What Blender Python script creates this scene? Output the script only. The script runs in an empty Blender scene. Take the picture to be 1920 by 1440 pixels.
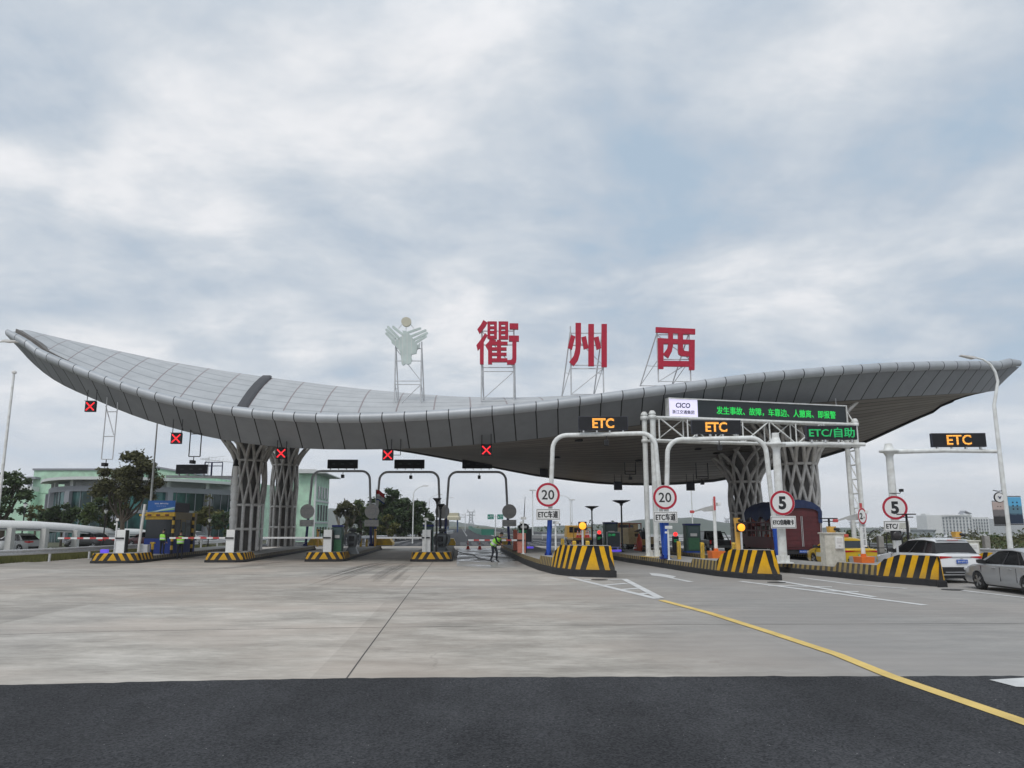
import bpy, bmesh, math, random
from mathutils import Vector, Matrix
R=math.radians
random.seed(7)
SC=bpy.context.scene
COL=SC.collection
# ------------------------------------------------------------ camera
FPX=1442.0; HOR=984.0; CH=2.15
TH=math.atan((HOR-720)/FPX); CT,ST=math.cos(TH),math.sin(TH)
cd=bpy.data.cameras.new('camera'); cam=bpy.data.objects.new('camera',cd); COL.objects.link(cam)
cam.location=(0,0,CH); cam.rotation_euler=(R(90)+TH,0,0)
cd.sensor_width=36; cd.lens=36*FPX/1920; cd.clip_start=0.1; cd.clip_end=9000
SC.camera=cam
# ------------------------------------------------------------ world and sun
SUN_EL=R(55); SUN_AZ=R(200)      # azimuth of the sun measured from +Y clockwise
W_=bpy.data.worlds.new('World'); SC.world=W_; W_.use_nodes=True
def build_world():
    nt=W_.node_tree; nt.nodes.clear(); N=nt.nodes.new; L=nt.links.new
    out=N('ShaderNodeOutputWorld'); bg=N('ShaderNodeBackground'); bg.inputs[1].default_value=0.1
    sky=N('ShaderNodeTexSky'); sky.sky_type='NISHITA'; sky.sun_disc=False; sky.sun_elevation=SUN_EL; sky.sun_rotation=SUN_AZ
    sky.air_density=1.0; sky.dust_density=2.0
    tc=N('ShaderNodeTexCoord'); sep=N('ShaderNodeSeparateXYZ'); L(tc.outputs['Generated'],sep.inputs[0])
    def M(op,a,b=None,clamp=False):
        m=N('ShaderNodeMath'); m.operation=op; m.use_clamp=clamp
        for i,v in enumerate((a,b)):
            if v is None: continue
            if isinstance(v,(int,float)): m.inputs[i].default_value=v
            else: L(v,m.inputs[i])
        return m.outputs[0]
    z=M('MAXIMUM',sep.outputs[2],0.0)
    d=M('ADD',z,0.24)
    px=M('DIVIDE',sep.outputs[0],d); py=M('DIVIDE',sep.outputs[1],d)
    cb=N('ShaderNodeCombineXYZ'); L(px,cb.inputs[0]); L(py,cb.inputs[1])
    def noise(scale,detail,rough,off,dist=0.0,sx=1.0):
        mp=N('ShaderNodeMapping'); mp.inputs['Location'].default_value=off; mp.inputs['Scale'].default_value=(sx,1,1)
        L(cb.outputs[0],mp.inputs[0]); n=N('ShaderNodeTexNoise'); n.inputs['Scale'].default_value=scale
        n.inputs['Detail'].default_value=detail; n.inputs['Roughness'].default_value=rough; n.inputs['Distortion'].default_value=dist
        L(mp.outputs[0],n.inputs['Vector']); return n.outputs[0]
    n1=noise(1.9,11,0.54,(3.1,1.7,0),0.3,1.0)
    n2=noise(4.0,10,0.60,(7.7,4.2,0),0.25,0.75)
    n3=noise(0.7,3,0.5,(1.2,9.2,0),0.0,0.9)
    s=M('ADD',M('ADD',M('MULTIPLY',n1,0.50),M('MULTIPLY',n2,0.26)),M('MULTIPLY',n3,0.24))
    rp=N('ShaderNodeValToRGB'); L(s,rp.inputs[0]); cr=rp.color_ramp
    cr.elements[0].position=0.40; cr.elements[0].color=(0.40,0.505,0.62,1)
    cr.elements[1].position=0.58; cr.elements[1].color=(0.79,0.805,0.832,1)
    e=cr.elements.new(0.455); e.color=(0.485,0.555,0.64,1)
    e=cr.elements.new(0.51); e.color=(0.60,0.65,0.708,1)
    e=cr.elements.new(0.65); e.color=(0.90,0.895,0.915,1)
    # near the horizon the cloud deck closes to an even pale grey
    hz=N('ShaderNodeMapRange'); L(z,hz.inputs[0]); hz.inputs[1].default_value=0.0; hz.inputs[2].default_value=0.20
    hz.inputs[3].default_value=0.8; hz.inputs[4].default_value=0.0; hz.clamp=True
    mx=N('ShaderNodeMix'); mx.data_type='RGBA'; L(hz.outputs[0],mx.inputs[0]); L(rp.outputs[0],mx.inputs[6]); mx.inputs[7].default_value=(0.74,0.775,0.835,1)
    # overcast sky is brighter towards the zenith
    zr=N('ShaderNodeMapRange'); L(z,zr.inputs[0]); zr.inputs[1].default_value=0.55; zr.inputs[2].default_value=1.0
    zr.inputs[3].default_value=10.7; zr.inputs[4].default_value=15.0
    sc=N('ShaderNodeVectorMath'); sc.operation='SCALE'; L(mx.outputs[2],sc.inputs[0]); L(zr.outputs[0],sc.inputs['Scale'])
    m2=N('ShaderNodeMix'); m2.data_type='RGBA'; m2.inputs[0].default_value=0.97
    L(sky.outputs[0],m2.inputs[6]); L(sc.outputs[0],m2.inputs[7])
    L(m2.outputs[2],bg.inputs[0]); L(bg.outputs[0],out.inputs[0])
build_world()
sd=bpy.data.lights.new('sun','SUN'); sd.energy=1.3; sd.angle=R(20); sd.color=(1.0,0.965,0.92)
sun=bpy.data.objects.new('sun',sd); COL.objects.link(sun)
_dir=Vector((math.sin(SUN_AZ)*math.cos(SUN_EL),math.cos(SUN_AZ)*math.cos(SUN_EL),math.sin(SUN_EL)))
sun.rotation_euler=(-_dir).to_track_quat('-Z','Y').to_euler(); sun.location=(0,0,60)
SC.view_settings.view_transform='Standard'; SC.view_settings.look='None'; SC.view_settings.exposure=0.0; SC.view_settings.gamma=1.0
# ------------------------------------------------------------ photo <-> place
def W(px,py,Y):
    a=(px-960)/FPX; b=(720-py)/FPX; t=Y/(CT-b*ST)
    return Vector((a*t,Y,CH+t*(ST+b*CT)))
def G(px,py,z=0.0):
    a=(px-960)/FPX; b=(720-py)/FPX; t=(z-CH)/(ST+b*CT)
    return Vector((a*t,t*(CT-b*ST),z))
def S(px,D): return px*D/FPX
def at(px,py,D,z=0.0):
    p=W(px,py,D); return Vector((p.x,D,z))
LANE=R(3.82)          # heading of the lanes, turned left of the camera's
LD=Vector((-math.sin(LANE),math.cos(LANE),0)); LN=Vector((math.cos(LANE),math.sin(LANE),0))
# ------------------------------------------------------------ materials
MATS={}
def mat(name,col,rough=0.6,metal=0.0,noise=0.0,nscale=6.0,bump=0.0,bscale=30.0,emit=None,estr=0.0,coat=0.0,trans=0.0,dirt=None):
    if name in MATS: return MATS[name]
    m=bpy.data.materials.new(name); m.use_nodes=True; nt=m.node_tree; b=nt.nodes['Principled BSDF']; N=nt.nodes.new; L=nt.links.new
    b.inputs['Base Color'].default_value=(*col,1); b.inputs['Roughness'].default_value=rough; b.inputs['Metallic'].default_value=metal
    if coat: b.inputs['Coat Weight'].default_value=coat; b.inputs['Coat Roughness'].default_value=0.08
    if trans: b.inputs['Transmission Weight'].default_value=trans
    tc=N('ShaderNodeTexCoord')
    if noise:
        n=N('ShaderNodeTexNoise'); n.inputs['Scale'].default_value=nscale; n.inputs['Detail'].default_value=6; n.inputs['Roughness'].default_value=0.6
        L(tc.outputs['Object'],n.inputs['Vector'])
        r=N('ShaderNodeValToRGB'); L(n.outputs[0],r.inputs[0])
        lo=[max(0,c*(1-noise)) for c in col]; hi=[min(1,c*(1+noise*0.7)) for c in col]
        if dirt: lo=[c*(1-0.5)+d*0.5 for c,d in zip(lo,dirt)]
        r.color_ramp.elements[0].position=0.3; r.color_ramp.elements[0].color=(*lo,1)
        r.color_ramp.elements[1].position=0.7; r.color_ramp.elements[1].color=(*hi,1)
        L(r.outputs[0],b.inputs['Base Color'])
        rr=N('ShaderNodeMapRange'); L(n.outputs[0],rr.inputs[0]); rr.inputs[3].default_value=max(0,rough-0.08); rr.inputs[4].default_value=min(1,rough+0.1); L(rr.outputs[0],b.inputs['Roughness'])
    if bump:
        n2=N('ShaderNodeTexNoise'); n2.inputs['Scale'].default_value=bscale; n2.inputs['Detail'].default_value=4; L(tc.outputs['Object'],n2.inputs['Vector'])
        bp=N('ShaderNodeBump'); bp.inputs['Strength'].default_value=bump; bp.inputs['Distance'].default_value=0.02; L(n2.outputs[0],bp.inputs['Height']); L(bp.outputs[0],b.inputs['Normal'])
    if emit: b.inputs['Emission Color'].default_value=(*emit,1); b.inputs['Emission Strength'].default_value=estr
    MATS[name]=m; return m
def nodes_mat(name,rough=0.6):
    m=bpy.data.materials.new(name); m.use_nodes=True; nt=m.node_tree; MATS[name]=m
    b=nt.nodes['Principled BSDF']; b.inputs['Roughness'].default_value=rough
    N=nt.nodes.new; L=nt.links.new
    def MA(op,a,b_=None,clamp=False):
        q=N('ShaderNodeMath'); q.operation=op; q.use_clamp=clamp
        for i,v in enumerate((a,b_)):
            if v is None: continue
            if isinstance(v,(int,float)): q.inputs[i].default_value=v
            else: L(v,q.inputs[i])
        return q.outputs[0]
    def MIX(f,a,c,mode='MIX'):
        q=N('ShaderNodeMix'); q.data_type='RGBA'; q.blend_type=mode
        for i,v in ((0,f),(6,a),(7,c)):
            if isinstance(v,(int,float)): q.inputs[i].default_value=v
            elif isinstance(v,tuple): q.inputs[i].default_value=(*v,1) if len(v)==3 else v
            else: L(v,q.inputs[i])
        return q.outputs[2]
    def NO(vec,scale,detail=5,rough=0.55,sc=(1,1,1),loc=(0,0,0)):
        mp=N('ShaderNodeMapping'); mp.inputs['Scale'].default_value=sc; mp.inputs['Location'].default_value=loc; L(vec,mp.inputs[0])
        n=N('ShaderNodeTexNoise'); n.inputs['Scale'].default_value=scale; n.inputs['Detail'].default_value=detail; n.inputs['Roughness'].default_value=rough
        L(mp.outputs[0],n.inputs['Vector']); return n.outputs[0]
    def RA(f,*st):
        r=N('ShaderNodeValToRGB'); L(f,r.inputs[0]); cr=r.color_ramp
        cr.elements[0].position=st[0][0]; cr.elements[0].color=(*st[0][1],1); cr.elements[1].position=st[1][0]; cr.elements[1].color=(*st[1][1],1)
        for p,c in st[2:]: e=cr.elements.new(p); e.color=(*c,1)
        return r.outputs[0]
    return m,b,N,L,MA,MIX,NO,RA
# ------------------------------------------------------------ mesh builder
class MB:
    def __init__(s): s.v=[]; s.f=[]; s.m=[]; s.uv={}; s.sm=[]
    def add(s,vs,fs,m=0,sm=False,uvs=None):
        o=len(s.v); s.v+= [tuple(p) for p in vs]
        for i,f in enumerate(fs):
            if uvs: s.uv[len(s.f)]=uvs[i]
            s.f.append(tuple(o+k for k in f)); s.m.append(m); s.sm.append(sm)
        return s
    def box(s,c,d,m=0,rz=0.0,tx=0.0):
        x,y,z=[q/2 for q in d]; cs,sn=math.cos(rz),math.sin(rz); vs=[]
        for k in (-z,z):
            for a,b in ((-x,-y),(x,-y),(x,y),(-x,y)):
                vs.append((c[0]+a*cs-b*sn,c[1]+a*sn+b*cs,c[2]+k))
        return s.add(vs,[(3,2,1,0),(4,5,6,7),(0,1,5,4),(1,2,6,5),(2,3,7,6),(3,0,4,7)],m)
    def bb(s,x0,x1,y0,y1,z0,z1,m=0): return s.box(((x0+x1)/2,(y0+y1)/2,(z0+z1)/2),(x1-x0,y1-y0,z1-z0),m)
    def tube(s,a,b,r,r2=None,n=10,m=0,sm=True): return s.path([a,b],[r,r if r2 is None else r2],n,m,sm)
    def path(s,pts,rad,n=10,m=0,sm=True,cap=True):
        pts=[Vector(p) for p in pts]; k=len(pts)
        if not hasattr(rad,'__len__'): rad=[rad]*k
        t0=(pts[1]-pts[0]).normalized(); up=Vector((0,0,1)) if abs(t0.z)<0.9 else Vector((0,1,0))
        nx=t0.cross(up).normalized(); vs=[]
        for i in range(k):
            t=(pts[min(i+1,k-1)]-pts[max(i-1,0)]).normalized()
            nx=(nx-t*nx.dot(t)).normalized(); ny=t.cross(nx)
            for j in range(n):
                a=2*math.pi*j/n; vs.append(pts[i]+(nx*math.cos(a)+ny*math.sin(a))*rad[i])
        fs=[(i*n+j,i*n+(j+1)%n,(i+1)*n+(j+1)%n,(i+1)*n+j) for i in range(k-1) for j in range(n)]
        s.add(vs,fs,m,sm)
        if cap: s.add(vs[:n],[tuple(reversed(range(n)))],m); s.add(vs[-n:],[tuple(range(n))],m)
        return s
    def lathe(s,c,prof,n=20,m=0,sm=True,axis='z'):
        vs=[]
        for r,h in prof:
            for j in range(n):
                a=2*math.pi*j/n; x,y=r*math.cos(a),r*math.sin(a)
                if axis=='z': vs.append((c[0]+x,c[1]+y,c[2]+h))
                elif axis=='y': vs.append((c[0]+x,c[1]+h,c[2]-y))
                else: vs.append((c[0]+h,c[1]+x,c[2]+y))
        k=len(prof); fs=[(i*n+j,i*n+(j+1)%n,(i+1)*n+(j+1)%n,(i+1)*n+j) for i in range(k-1) for j in range(n)]
        s.add(vs,fs,m,sm)
        s.add(vs[:n],[tuple(reversed(range(n)))],m); s.add(vs[-n:],[tuple(range(n))],m); return s
    def prism(s,poly,y0,y1,m=0):      # polygon in local x,z, extruded along y (front at y0)
        A=sum(poly[i][0]*poly[(i+1)%len(poly)][1]-poly[(i+1)%len(poly)][0]*poly[i][1] for i in range(len(poly)))
        if A<0: poly=poly[::-1]
        n=len(poly); vs=[(x,y0,z) for x,z in poly]+[(x,y1,z) for x,z in poly]
        fs=[tuple(range(n)),tuple(reversed(range(n,2*n)))]+[(i,n+i,n+(i+1)%n,(i+1)%n) for i in range(n)]
        return s.add(vs,fs,m)
    def slab(s,poly,z0,z1,m=0):       # polygon in x,y
        A=sum(poly[i][0]*poly[(i+1)%len(poly)][1]-poly[(i+1)%len(poly)][0]*poly[i][1] for i in range(len(poly)))
        if A<0: poly=poly[::-1]
        n=len(poly); vs=[(p[0],p[1],z0) for p in poly]+[(p[0],p[1],z1) for p in poly]
        fs=[tuple(reversed(range(n))),tuple(range(n,2*n))]+[(i,(i+1)%n,n+(i+1)%n,n+i) for i in range(n)]
        return s.add(vs,fs,m)
    def loft(s,rings,m=0,sm=True,cap=True,close=True):
        n=len(rings[0]); vs=[p for r in rings for p in r]; e=n if close else n-1
        fs=[(i*n+j,i*n+(j+1)%n,(i+1)*n+(j+1)%n,(i+1)*n+j) for i in range(len(rings)-1) for j in range(e)]
        s.add(vs,fs,m,sm)
        if cap: s.add(rings[0],[tuple(reversed(range(n)))],m); s.add(rings[-1],[tuple(range(n))],m)
        return s
    def build(s,name,mats,parent=None,bevel=0.0,rec=False):
        me=bpy.data.meshes.new(name); me.from_pydata(s.v,[],s.f)
        for x in (mats if isinstance(mats,(list,tuple)) else [mats]): me.materials.append(x)
        me.polygons.foreach_set('material_index',s.m); me.polygons.foreach_set('use_smooth',s.sm)
        if s.uv:
            ul=me.uv_layers.new(name='UVMap')
            for fi,u in s.uv.items():
                p=me.polygons[fi]
                for k,li in enumerate(p.loop_indices): ul.data[li].uv=u[k]
        me.update()
        if rec:
            bm=bmesh.new(); bm.from_mesh(me); bmesh.ops.recalc_face_normals(bm,faces=bm.faces); bm.to_mesh(me); bm.free()
        o=bpy.data.objects.new(name,me); COL.objects.link(o)
        if parent: o.parent=parent
        if bevel:
            b=o.modifiers.new('bevel','BEVEL'); b.width=bevel; b.segments=2; b.limit_method='ANGLE'; b.angle_limit=R(40)
        return o
def tag(o,label=None,cat=None,group=None,kind=None):
    if label: o['label']=label
    if cat: o['category']=cat
    if group: o['group']=group
    if kind: o['kind']=kind
    return o
def thing(name,label,cat,loc=(0,0,0),rz=0.0,group=None):
    o=bpy.data.objects.new(name,None); COL.objects.link(o); o.location=loc; o.rotation_euler=(0,0,rz); o.empty_display_size=0.3
    return tag(o,label,cat,group)
def copy_tree(o,parent=None):
    c=o.copy(); COL.objects.link(c); c.parent=parent
    for ch in o.children: copy_tree(ch,c)
    return c
def text(body,m,parent,name,x,y,z,w,h,bold=0.0,ext=0.004,shear=0.0):
    """lettering facing local -Y, centred on x,z and fitted to w by h"""
    cu=bpy.data.curves.new(name,'FONT'); cu.body=body; cu.size=1; cu.offset=bold; cu.extrude=0; cu.resolution_u=3; cu.shear=shear
    o=bpy.data.objects.new(name,cu); COL.objects.link(o)
    dg=bpy.context.evaluated_depsgraph_get(); me=bpy.data.meshes.new_from_object(o.evaluated_get(dg))
    bpy.data.objects.remove(o); bpy.data.curves.remove(cu)
    xs=[v.co.x for v in me.vertices]; ys=[v.co.y for v in me.vertices]
    x0,x1,y0,y1=min(xs),max(xs),min(ys),max(ys)
    for v in me.vertices:
        X=(v.co.x-(x0+x1)/2)/(x1-x0)*w; Z=(v.co.y-(y0+y1)/2)/(y1-y0)*h
        v.co=(x+X,y,z+Z)
    me.materials.clear(); me.materials.append(m); me.name=name
    r=bpy.data.objects.new(name,me); COL.objects.link(r); r.parent=parent
    return r
# bold CJK lettering: shifted copies, each a hair in front of the last
def ctext(body,m,parent,name,x,y,z,w,h,sh=0.0):
    o=text(body,m,parent,name,x,y,z,w-2*sh,h)
    if sh:
        me=o.data; n=len(me.vertices); vs=[tuple(v.co) for v in me.vertices]; fs=[tuple(p.vertices) for p in me.polygons]; V=[];Fc=[]
        for k,(dx,dz) in enumerate(((-sh,0),(sh,0),(0,sh*.6),(0,-sh*.6))):
            V+=[(a+dx,b-0.0012*k,c+dz) for a,b,c in vs]; Fc+=[tuple(q+n*k for q in f) for f in fs]
        m2=bpy.data.meshes.new(name); m2.from_pydata(V,[],Fc); m2.materials.append(m); o.data=m2; bpy.data.meshes.remove(me)
    return o
# ------------------------------------------------------------ surface materials
def mk_ground_mats():
    # concrete of the plaza: pale slabs with long dull stains, pinkish film and grey tyre haze
    m,b,N,L,MA,MIX,NO,RA=nodes_mat('plaza_concrete',0.75); b.inputs['Specular IOR Level'].default_value=0.12
    tc=N('ShaderNodeTexCoord').outputs['Object']
    fine=NO(tc,1.0,8,0.62,(0.55,1.0,1)); big=NO(tc,0.16,4,0.5,(1,1.3,1),(4,2,0)); tiny=NO(tc,6,8,0.72,(0.5,1.5,1))
    c=RA(fine,(0.36,(0.31,0.285,0.25)),(0.62,(0.50,0.467,0.418)),(0.5,(0.405,0.375,0.332)))
    t=RA(tiny,(0.34,(0.76,0.755,0.75)),(0.66,(1.13,1.13,1.13)))
    c=MIX(0.85,c,t,'MULTIPLY')
    pink=RA(big,(0.44,(0,0,0)),(0.60,(1,1,1)))
    sp=N('ShaderNodeSeparateXYZ'); L(tc,sp.inputs[0])
    c=MIX(MA('MULTIPLY',pink,0.55),c,(0.44,0.375,0.32))
    g=RA(NO(tc,0.12,3,0.5,(1,0.5,1),(11,5,0)),(0.42,(0,0,0)),(0.62,(1,1,1)))
    c=MIX(MA('MULTIPLY',g,0.30),c,(0.27,0.27,0.265))
    mp=N('ShaderNodeMapping'); mp.inputs['Rotation'].default_value=(0,0,-LANE); mp.inputs['Location'].default_value=(2.1,-4.6,0); L(tc,mp.inputs[0]); ss=N('ShaderNodeSeparateXYZ'); L(mp.outputs[0],ss.inputs[0])
    cbn=N('ShaderNodeCombineXYZ'); L(MA('FLOOR',MA('DIVIDE',ss.outputs[0],8.0)),cbn.inputs[0]); L(MA('FLOOR',MA('DIVIDE',ss.outputs[1],6.0)),cbn.inputs[1]); wn=N('ShaderNodeTexWhiteNoise'); L(cbn.outputs[0],wn.inputs['Vector'])
    c=MIX(0.5,c,MIX(wn.outputs[0],(0.72,0.70,0.68),(1.2,1.2,1.2)),'MULTIPLY')
    stn=RA(NO(tc,0.9,7,0.75,(1,1,1),(3,8,0)),(0.60,(0,0,0)),(0.70,(1,1,1))); c=MIX(MA('MULTIPLY',stn,0.5),c,(0.26,0.22,0.185))
    vc=N('ShaderNodeTexVoronoi'); vc.feature='DISTANCE_TO_EDGE'; vc.inputs['Scale'].default_value=0.33; wv2=N('ShaderNodeVectorMath'); wv2.operation='ADD'; nn=N('ShaderNodeTexNoise'); nn.inputs['Scale'].default_value=1.3; nn.inputs['Detail'].default_value=6; L(tc,nn.inputs['Vector']); L(tc,wv2.inputs[0]); L(nn.outputs['Color'],wv2.inputs[1]); L(wv2.outputs[0],vc.inputs['Vector'])
    ck=MA('MULTIPLY',MA('LESS_THAN',vc.outputs['Distance'],0.006),RA(NO(tc,0.22,3,0.5,(1,1,1),(8,1,0)),(0.55,(0,0,0)),(0.62,(1,1,1)))); c=MIX(MA('MULTIPLY',ck,0.2),c,(0.13,0.12,0.105))
    # the exit side on the right is worn greyer
    rg=N('ShaderNodeMapRange'); L(MA('ADD',sp.outputs[0],MA('MULTIPLY',NO(tc,0.3,4,0.5),5.0)),rg.inputs[0]); rg.inputs[1].default_value=4.0; rg.inputs[2].default_value=8.5; rg.clamp=True
    c=MIX(MA('MULTIPLY',rg.outputs[0],0.6),c,(0.24,0.238,0.235))
    # swept curved streaks
    wv=N('ShaderNodeTexWave'); wv.inputs['Scale'].default_value=0.5; wv.inputs['Distortion'].default_value=9; wv.inputs['Detail'].default_value=4; wv.inputs['Detail Scale'].default_value=0.7; wv.bands_direction='Y'
    L(tc,wv.inputs['Vector']); c=MIX(0.05,c,RA(wv.outputs['Fac'],(0.2,(0.25,0.24,0.225)),(0.8,(0.52,0.5,0.48))))
    spk=RA(NO(tc,26,2,0.5),(0.70,(0,0,0)),(0.74,(1,1,1))); c=MIX(MA('MULTIPLY',spk,0.35),c,(0.16,0.15,0.14))
    L(c,b.inputs['Base Color'])
    L(RA(fine,(0.3,(0.6,)*3),(0.7,(0.85,)*3)),b.inputs['Roughness'])
    bp=N('ShaderNodeBump'); bp.inputs['Strength'].default_value=0.25; bp.inputs['Distance'].default_value=0.01; L(NO(tc,60,5,0.7),bp.inputs['Height']); L(bp.outputs[0],b.inputs['Normal'])
    # asphalt
    m,b,N,L,MA,MIX,NO,RA=nodes_mat('asphalt',0.85); b.inputs['Specular IOR Level'].default_value=0.12
    tc=N('ShaderNodeTexCoord').outputs['Object']
    c=RA(NO(tc,1.0,5,0.6),(0.3,(0.028,0.030,0.033)),(0.7,(0.044,0.046,0.049)))
    v=N('ShaderNodeTexVoronoi'); v.inputs['Scale'].default_value=48; L(tc,v.inputs['Vector'])
    c=MIX(0.5,c,RA(v.outputs['Color'],(0.2,(0.018,0.018,0.02)),(0.85,(0.095,0.095,0.10))))
    v2=N('ShaderNodeTexVoronoi'); v2.inputs['Scale'].default_value=11; L(tc,v2.inputs['Vector'])
    st=MA('LESS_THAN',v2.outputs['Distance'],0.07); sel=MA('GREATER_THAN',NO(tc,5,2,0.5),0.58)
    c=MIX(MA('MULTIPLY',MA('MULTIPLY',st,sel),0.8),c,(0.42,0.42,0.41)); wr=RA(NO(tc,0.5,5,0.6,(1,0.35,1),(2,7,0)),(0.42,(0.82,0.82,0.82)),(0.60,(1.22,1.22,1.22))); c=MIX(1.0,c,wr,'MULTIPLY'); L(c,b.inputs['Base Color'])
    bp=N('ShaderNodeBump'); bp.inputs['Strength'].default_value=0.9; bp.inputs['Distance'].default_value=0.012; L(v.outputs['Distance'],bp.inputs['Height']); L(bp.outputs[0],b.inputs['Normal'])
    # paints
    for nm,col in (('road_paint_white',(0.60,0.60,0.59)),('road_paint_yellow',(0.70,0.50,0.15))):
        m,b,N,L,MA,MIX,NO,RA=nodes_mat(nm,0.7); tc=N('ShaderNodeTexCoord').outputs['Object']
        w=RA(NO(tc,7,8,0.75,(1,1,1)),(0.60,(0,0,0)),(0.74,(1,1,1))); base=RA(NO(tc,1.3,4,0.6),(0.3,tuple(c*0.8 for c in col)),(0.7,tuple(min(1,c*1.1) for c in col)))
        L(MIX(MA('MULTIPLY',w,0.6),base,(0.24,0.235,0.22)),b.inputs['Base Color'])
    # land
    m,b,N,L,MA,MIX,NO,RA=nodes_mat('land',0.95); tc=N('ShaderNodeTexCoord').outputs['Object']
    L(MIX(0.5,RA(NO(tc,0.05,5,0.6),(0.35,(0.09,0.085,0.05)),(0.65,(0.05,0.075,0.03))),RA(NO(tc,1.5,6,0.7),(0.3,(0.03,0.04,0.018)),(0.7,(0.12,0.11,0.07)))),b.inputs['Base Color'])
    # wet concrete in the lane being washed
    m,b,N,L,MA,MIX,NO,RA=nodes_mat('wet_concrete',0.2); tc=N('ShaderNodeTexCoord').outputs['Object']
    n=NO(tc,0.6,5,0.6,(1,0.5,1)); L(RA(n,(0.38,(0.20,0.195,0.185)),(0.62,(0.36,0.35,0.33))),b.inputs['Base Color']); L(RA(n,(0.35,(0.10,)*3),(0.6,(0.6,)*3)),b.inputs['Roughness'])
    # tyre marks
    m,b,N,L,MA,MIX,NO,RA=nodes_mat('tyre_rubber_marks',0.8); tc=N('ShaderNodeTexCoord')
    n=NO(tc.outputs['Object'],1.4,6,0.65,(1.6,0.25,1)); uv=N('ShaderNodeSeparateXYZ'); L(tc.outputs['UV'],uv.inputs[0])
    e=MA('MULTIPLY',MA('MULTIPLY',uv.outputs[0],MA('SUBTRACT',1.0,uv.outputs[0])),4.0); e2=MA('MULTIPLY',MA('MULTIPLY',uv.outputs[1],MA('SUBTRACT',1.0,uv.outputs[1])),4.0)
    a=MA('MULTIPLY',MA('MULTIPLY',e,MA('POWER',e2,0.7)),MA('MULTIPLY',n,0.5),True)
    b.inputs['Base Color'].default_value=(0.13,0.125,0.12,1); L(a,b.inputs['Alpha'])
    # island stripes: uv.x = distance from the nose centre, uv.y = height above the base, in metres
    for nm,k,p,yel,blk in (('hazard_stripes_tall',0.30,0.50,(0.76,0.41,0.008),(0.012,0.012,0.014)),('hazard_stripes_low',0.64,0.48,(0.76,0.41,0.008),(0.012,0.012,0.014)),('kerb_stripes',0.10,0.34,(0.44,0.31,0.09),(0.04,0.036,0.032)),('kerb_stripes_faded',0.25,0.40,(0.30,0.25,0.14),(0.07,0.062,0.055))):
        m,b,N,L,MA,MIX,NO,RA=nodes_mat(nm,0.7); b.inputs['Specular IOR Level'].default_value=0.25; tc=N('ShaderNodeTexCoord'); u=N('ShaderNodeSeparateXYZ'); L(tc.outputs['UV'],u.inputs[0])
        s=MA('ADD',MA('ABSOLUTE',u.outputs[0]),MA('MULTIPLY',u.outputs[1],k)); tri=0.30 if nm=='hazard_stripes_tall' else 0.27
        f=MA('FRACT',MA('DIVIDE',MA('SUBTRACT',s,tri),p)); on=MA('GREATER_THAN',f,0.52 if 'kerb' not in nm else 0.5)
        n=NO(tc.outputs['Object'],5,7,0.7)
        cy=RA(n,(0.3,tuple(c*0.78 for c in yel)),(0.65,yel)); cb=RA(n,(0.35,blk),(0.8,tuple(c*1.8 for c in blk)))
        # first band beyond the triangle is black; inside the triangle it is yellow
        if 'kerb' not in nm: on=MA('MAXIMUM',on,MA('LESS_THAN',s,tri))
        col=MIX(on,cb,cy)
        chip=RA(NO(tc.outputs['Object'],11,8,0.8),(0.63,(0,0,0)),(0.68,(1,1,1))); col=MIX(MA('MULTIPLY',chip,0.55),col,(0.16,0.15,0.14))
        gr=MA('MULTIPLY',MA('SUBTRACT',1.0,MA('MULTIPLY',u.outputs[1],2.2),True),NO(tc.outputs['Object'],3,6,0.7)); col=MIX(MA('MULTIPLY',gr,0.6),col,(0.13,0.12,0.105))
        if 'kerb' in nm: col=MIX(MA('MULTIPLY',RA(NO(tc.outputs['Object'],2.2,6,0.7),(0.45,(0,0,0)),(0.7,(1,1,1))),0.5 if nm=='kerb_stripes' else 0.75),col,(0.20,0.185,0.16))
        L(col,b.inputs['Base Color'])
    # canopy cladding: uv.x counts panels
    for nm,col,ro,me in (('fascia_panels',(0.245,0.258,0.272),0.62,0.1),('rim_metal',(0.40,0.42,0.44),0.5,0.3)):
        m,b,N,L,MA,MIX,NO,RA=nodes_mat(nm,ro); b.inputs['Metallic'].default_value=me; tc=N('ShaderNodeTexCoord'); u=N('ShaderNodeSeparateXYZ'); L(tc.outputs['UV'],u.inputs[0])
        fr=MA('FRACT',u.outputs[0]); w=0.028 if nm=='fascia_panels' else 0.022
        ln=MA('LESS_THAN',MA('MINIMUM',fr,MA('SUBTRACT',1.0,fr)),w)
        wn=N('ShaderNodeTexWhiteNoise'); wn.noise_dimensions='1D'; L(MA('FLOOR',u.outputs[0]),wn.inputs['W'])
        base=MIX(wn.outputs[0],tuple(c*0.9 for c in col),tuple(c*1.1 for c in col))
        st=NO(tc.outputs['Object'],1.5,6,0.6,(1,1,0.3)); base=MIX(0.3,base,RA(st,(0.3,tuple(c*0.7 for c in col)),(0.7,tuple(c*1.2 for c in col))))
        L(MIX(ln,base,(0.012,0.012,0.014)),b.inputs['Base Color'])
    m,b,N,L,MA,MIX,NO,RA=nodes_mat('roof_sheet',0.45); b.inputs['Metallic'].default_value=0.2; tc=N('ShaderNodeTexCoord'); u=N('ShaderNodeSeparateXYZ'); L(tc.outputs['UV'],u.inputs[0])
    # uv.x panels along, uv.y metres across
    f1=MA('FRACT',MA('ADD',MA('DIVIDE',u.outputs[0],1.75),0.15)); l1=MA('LESS_THAN',f1,0.04)
    f2=MA('FRACT',MA('DIVIDE',u.outputs[1],1.15)); l2=MA('LESS_THAN',f2,0.10)
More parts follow.
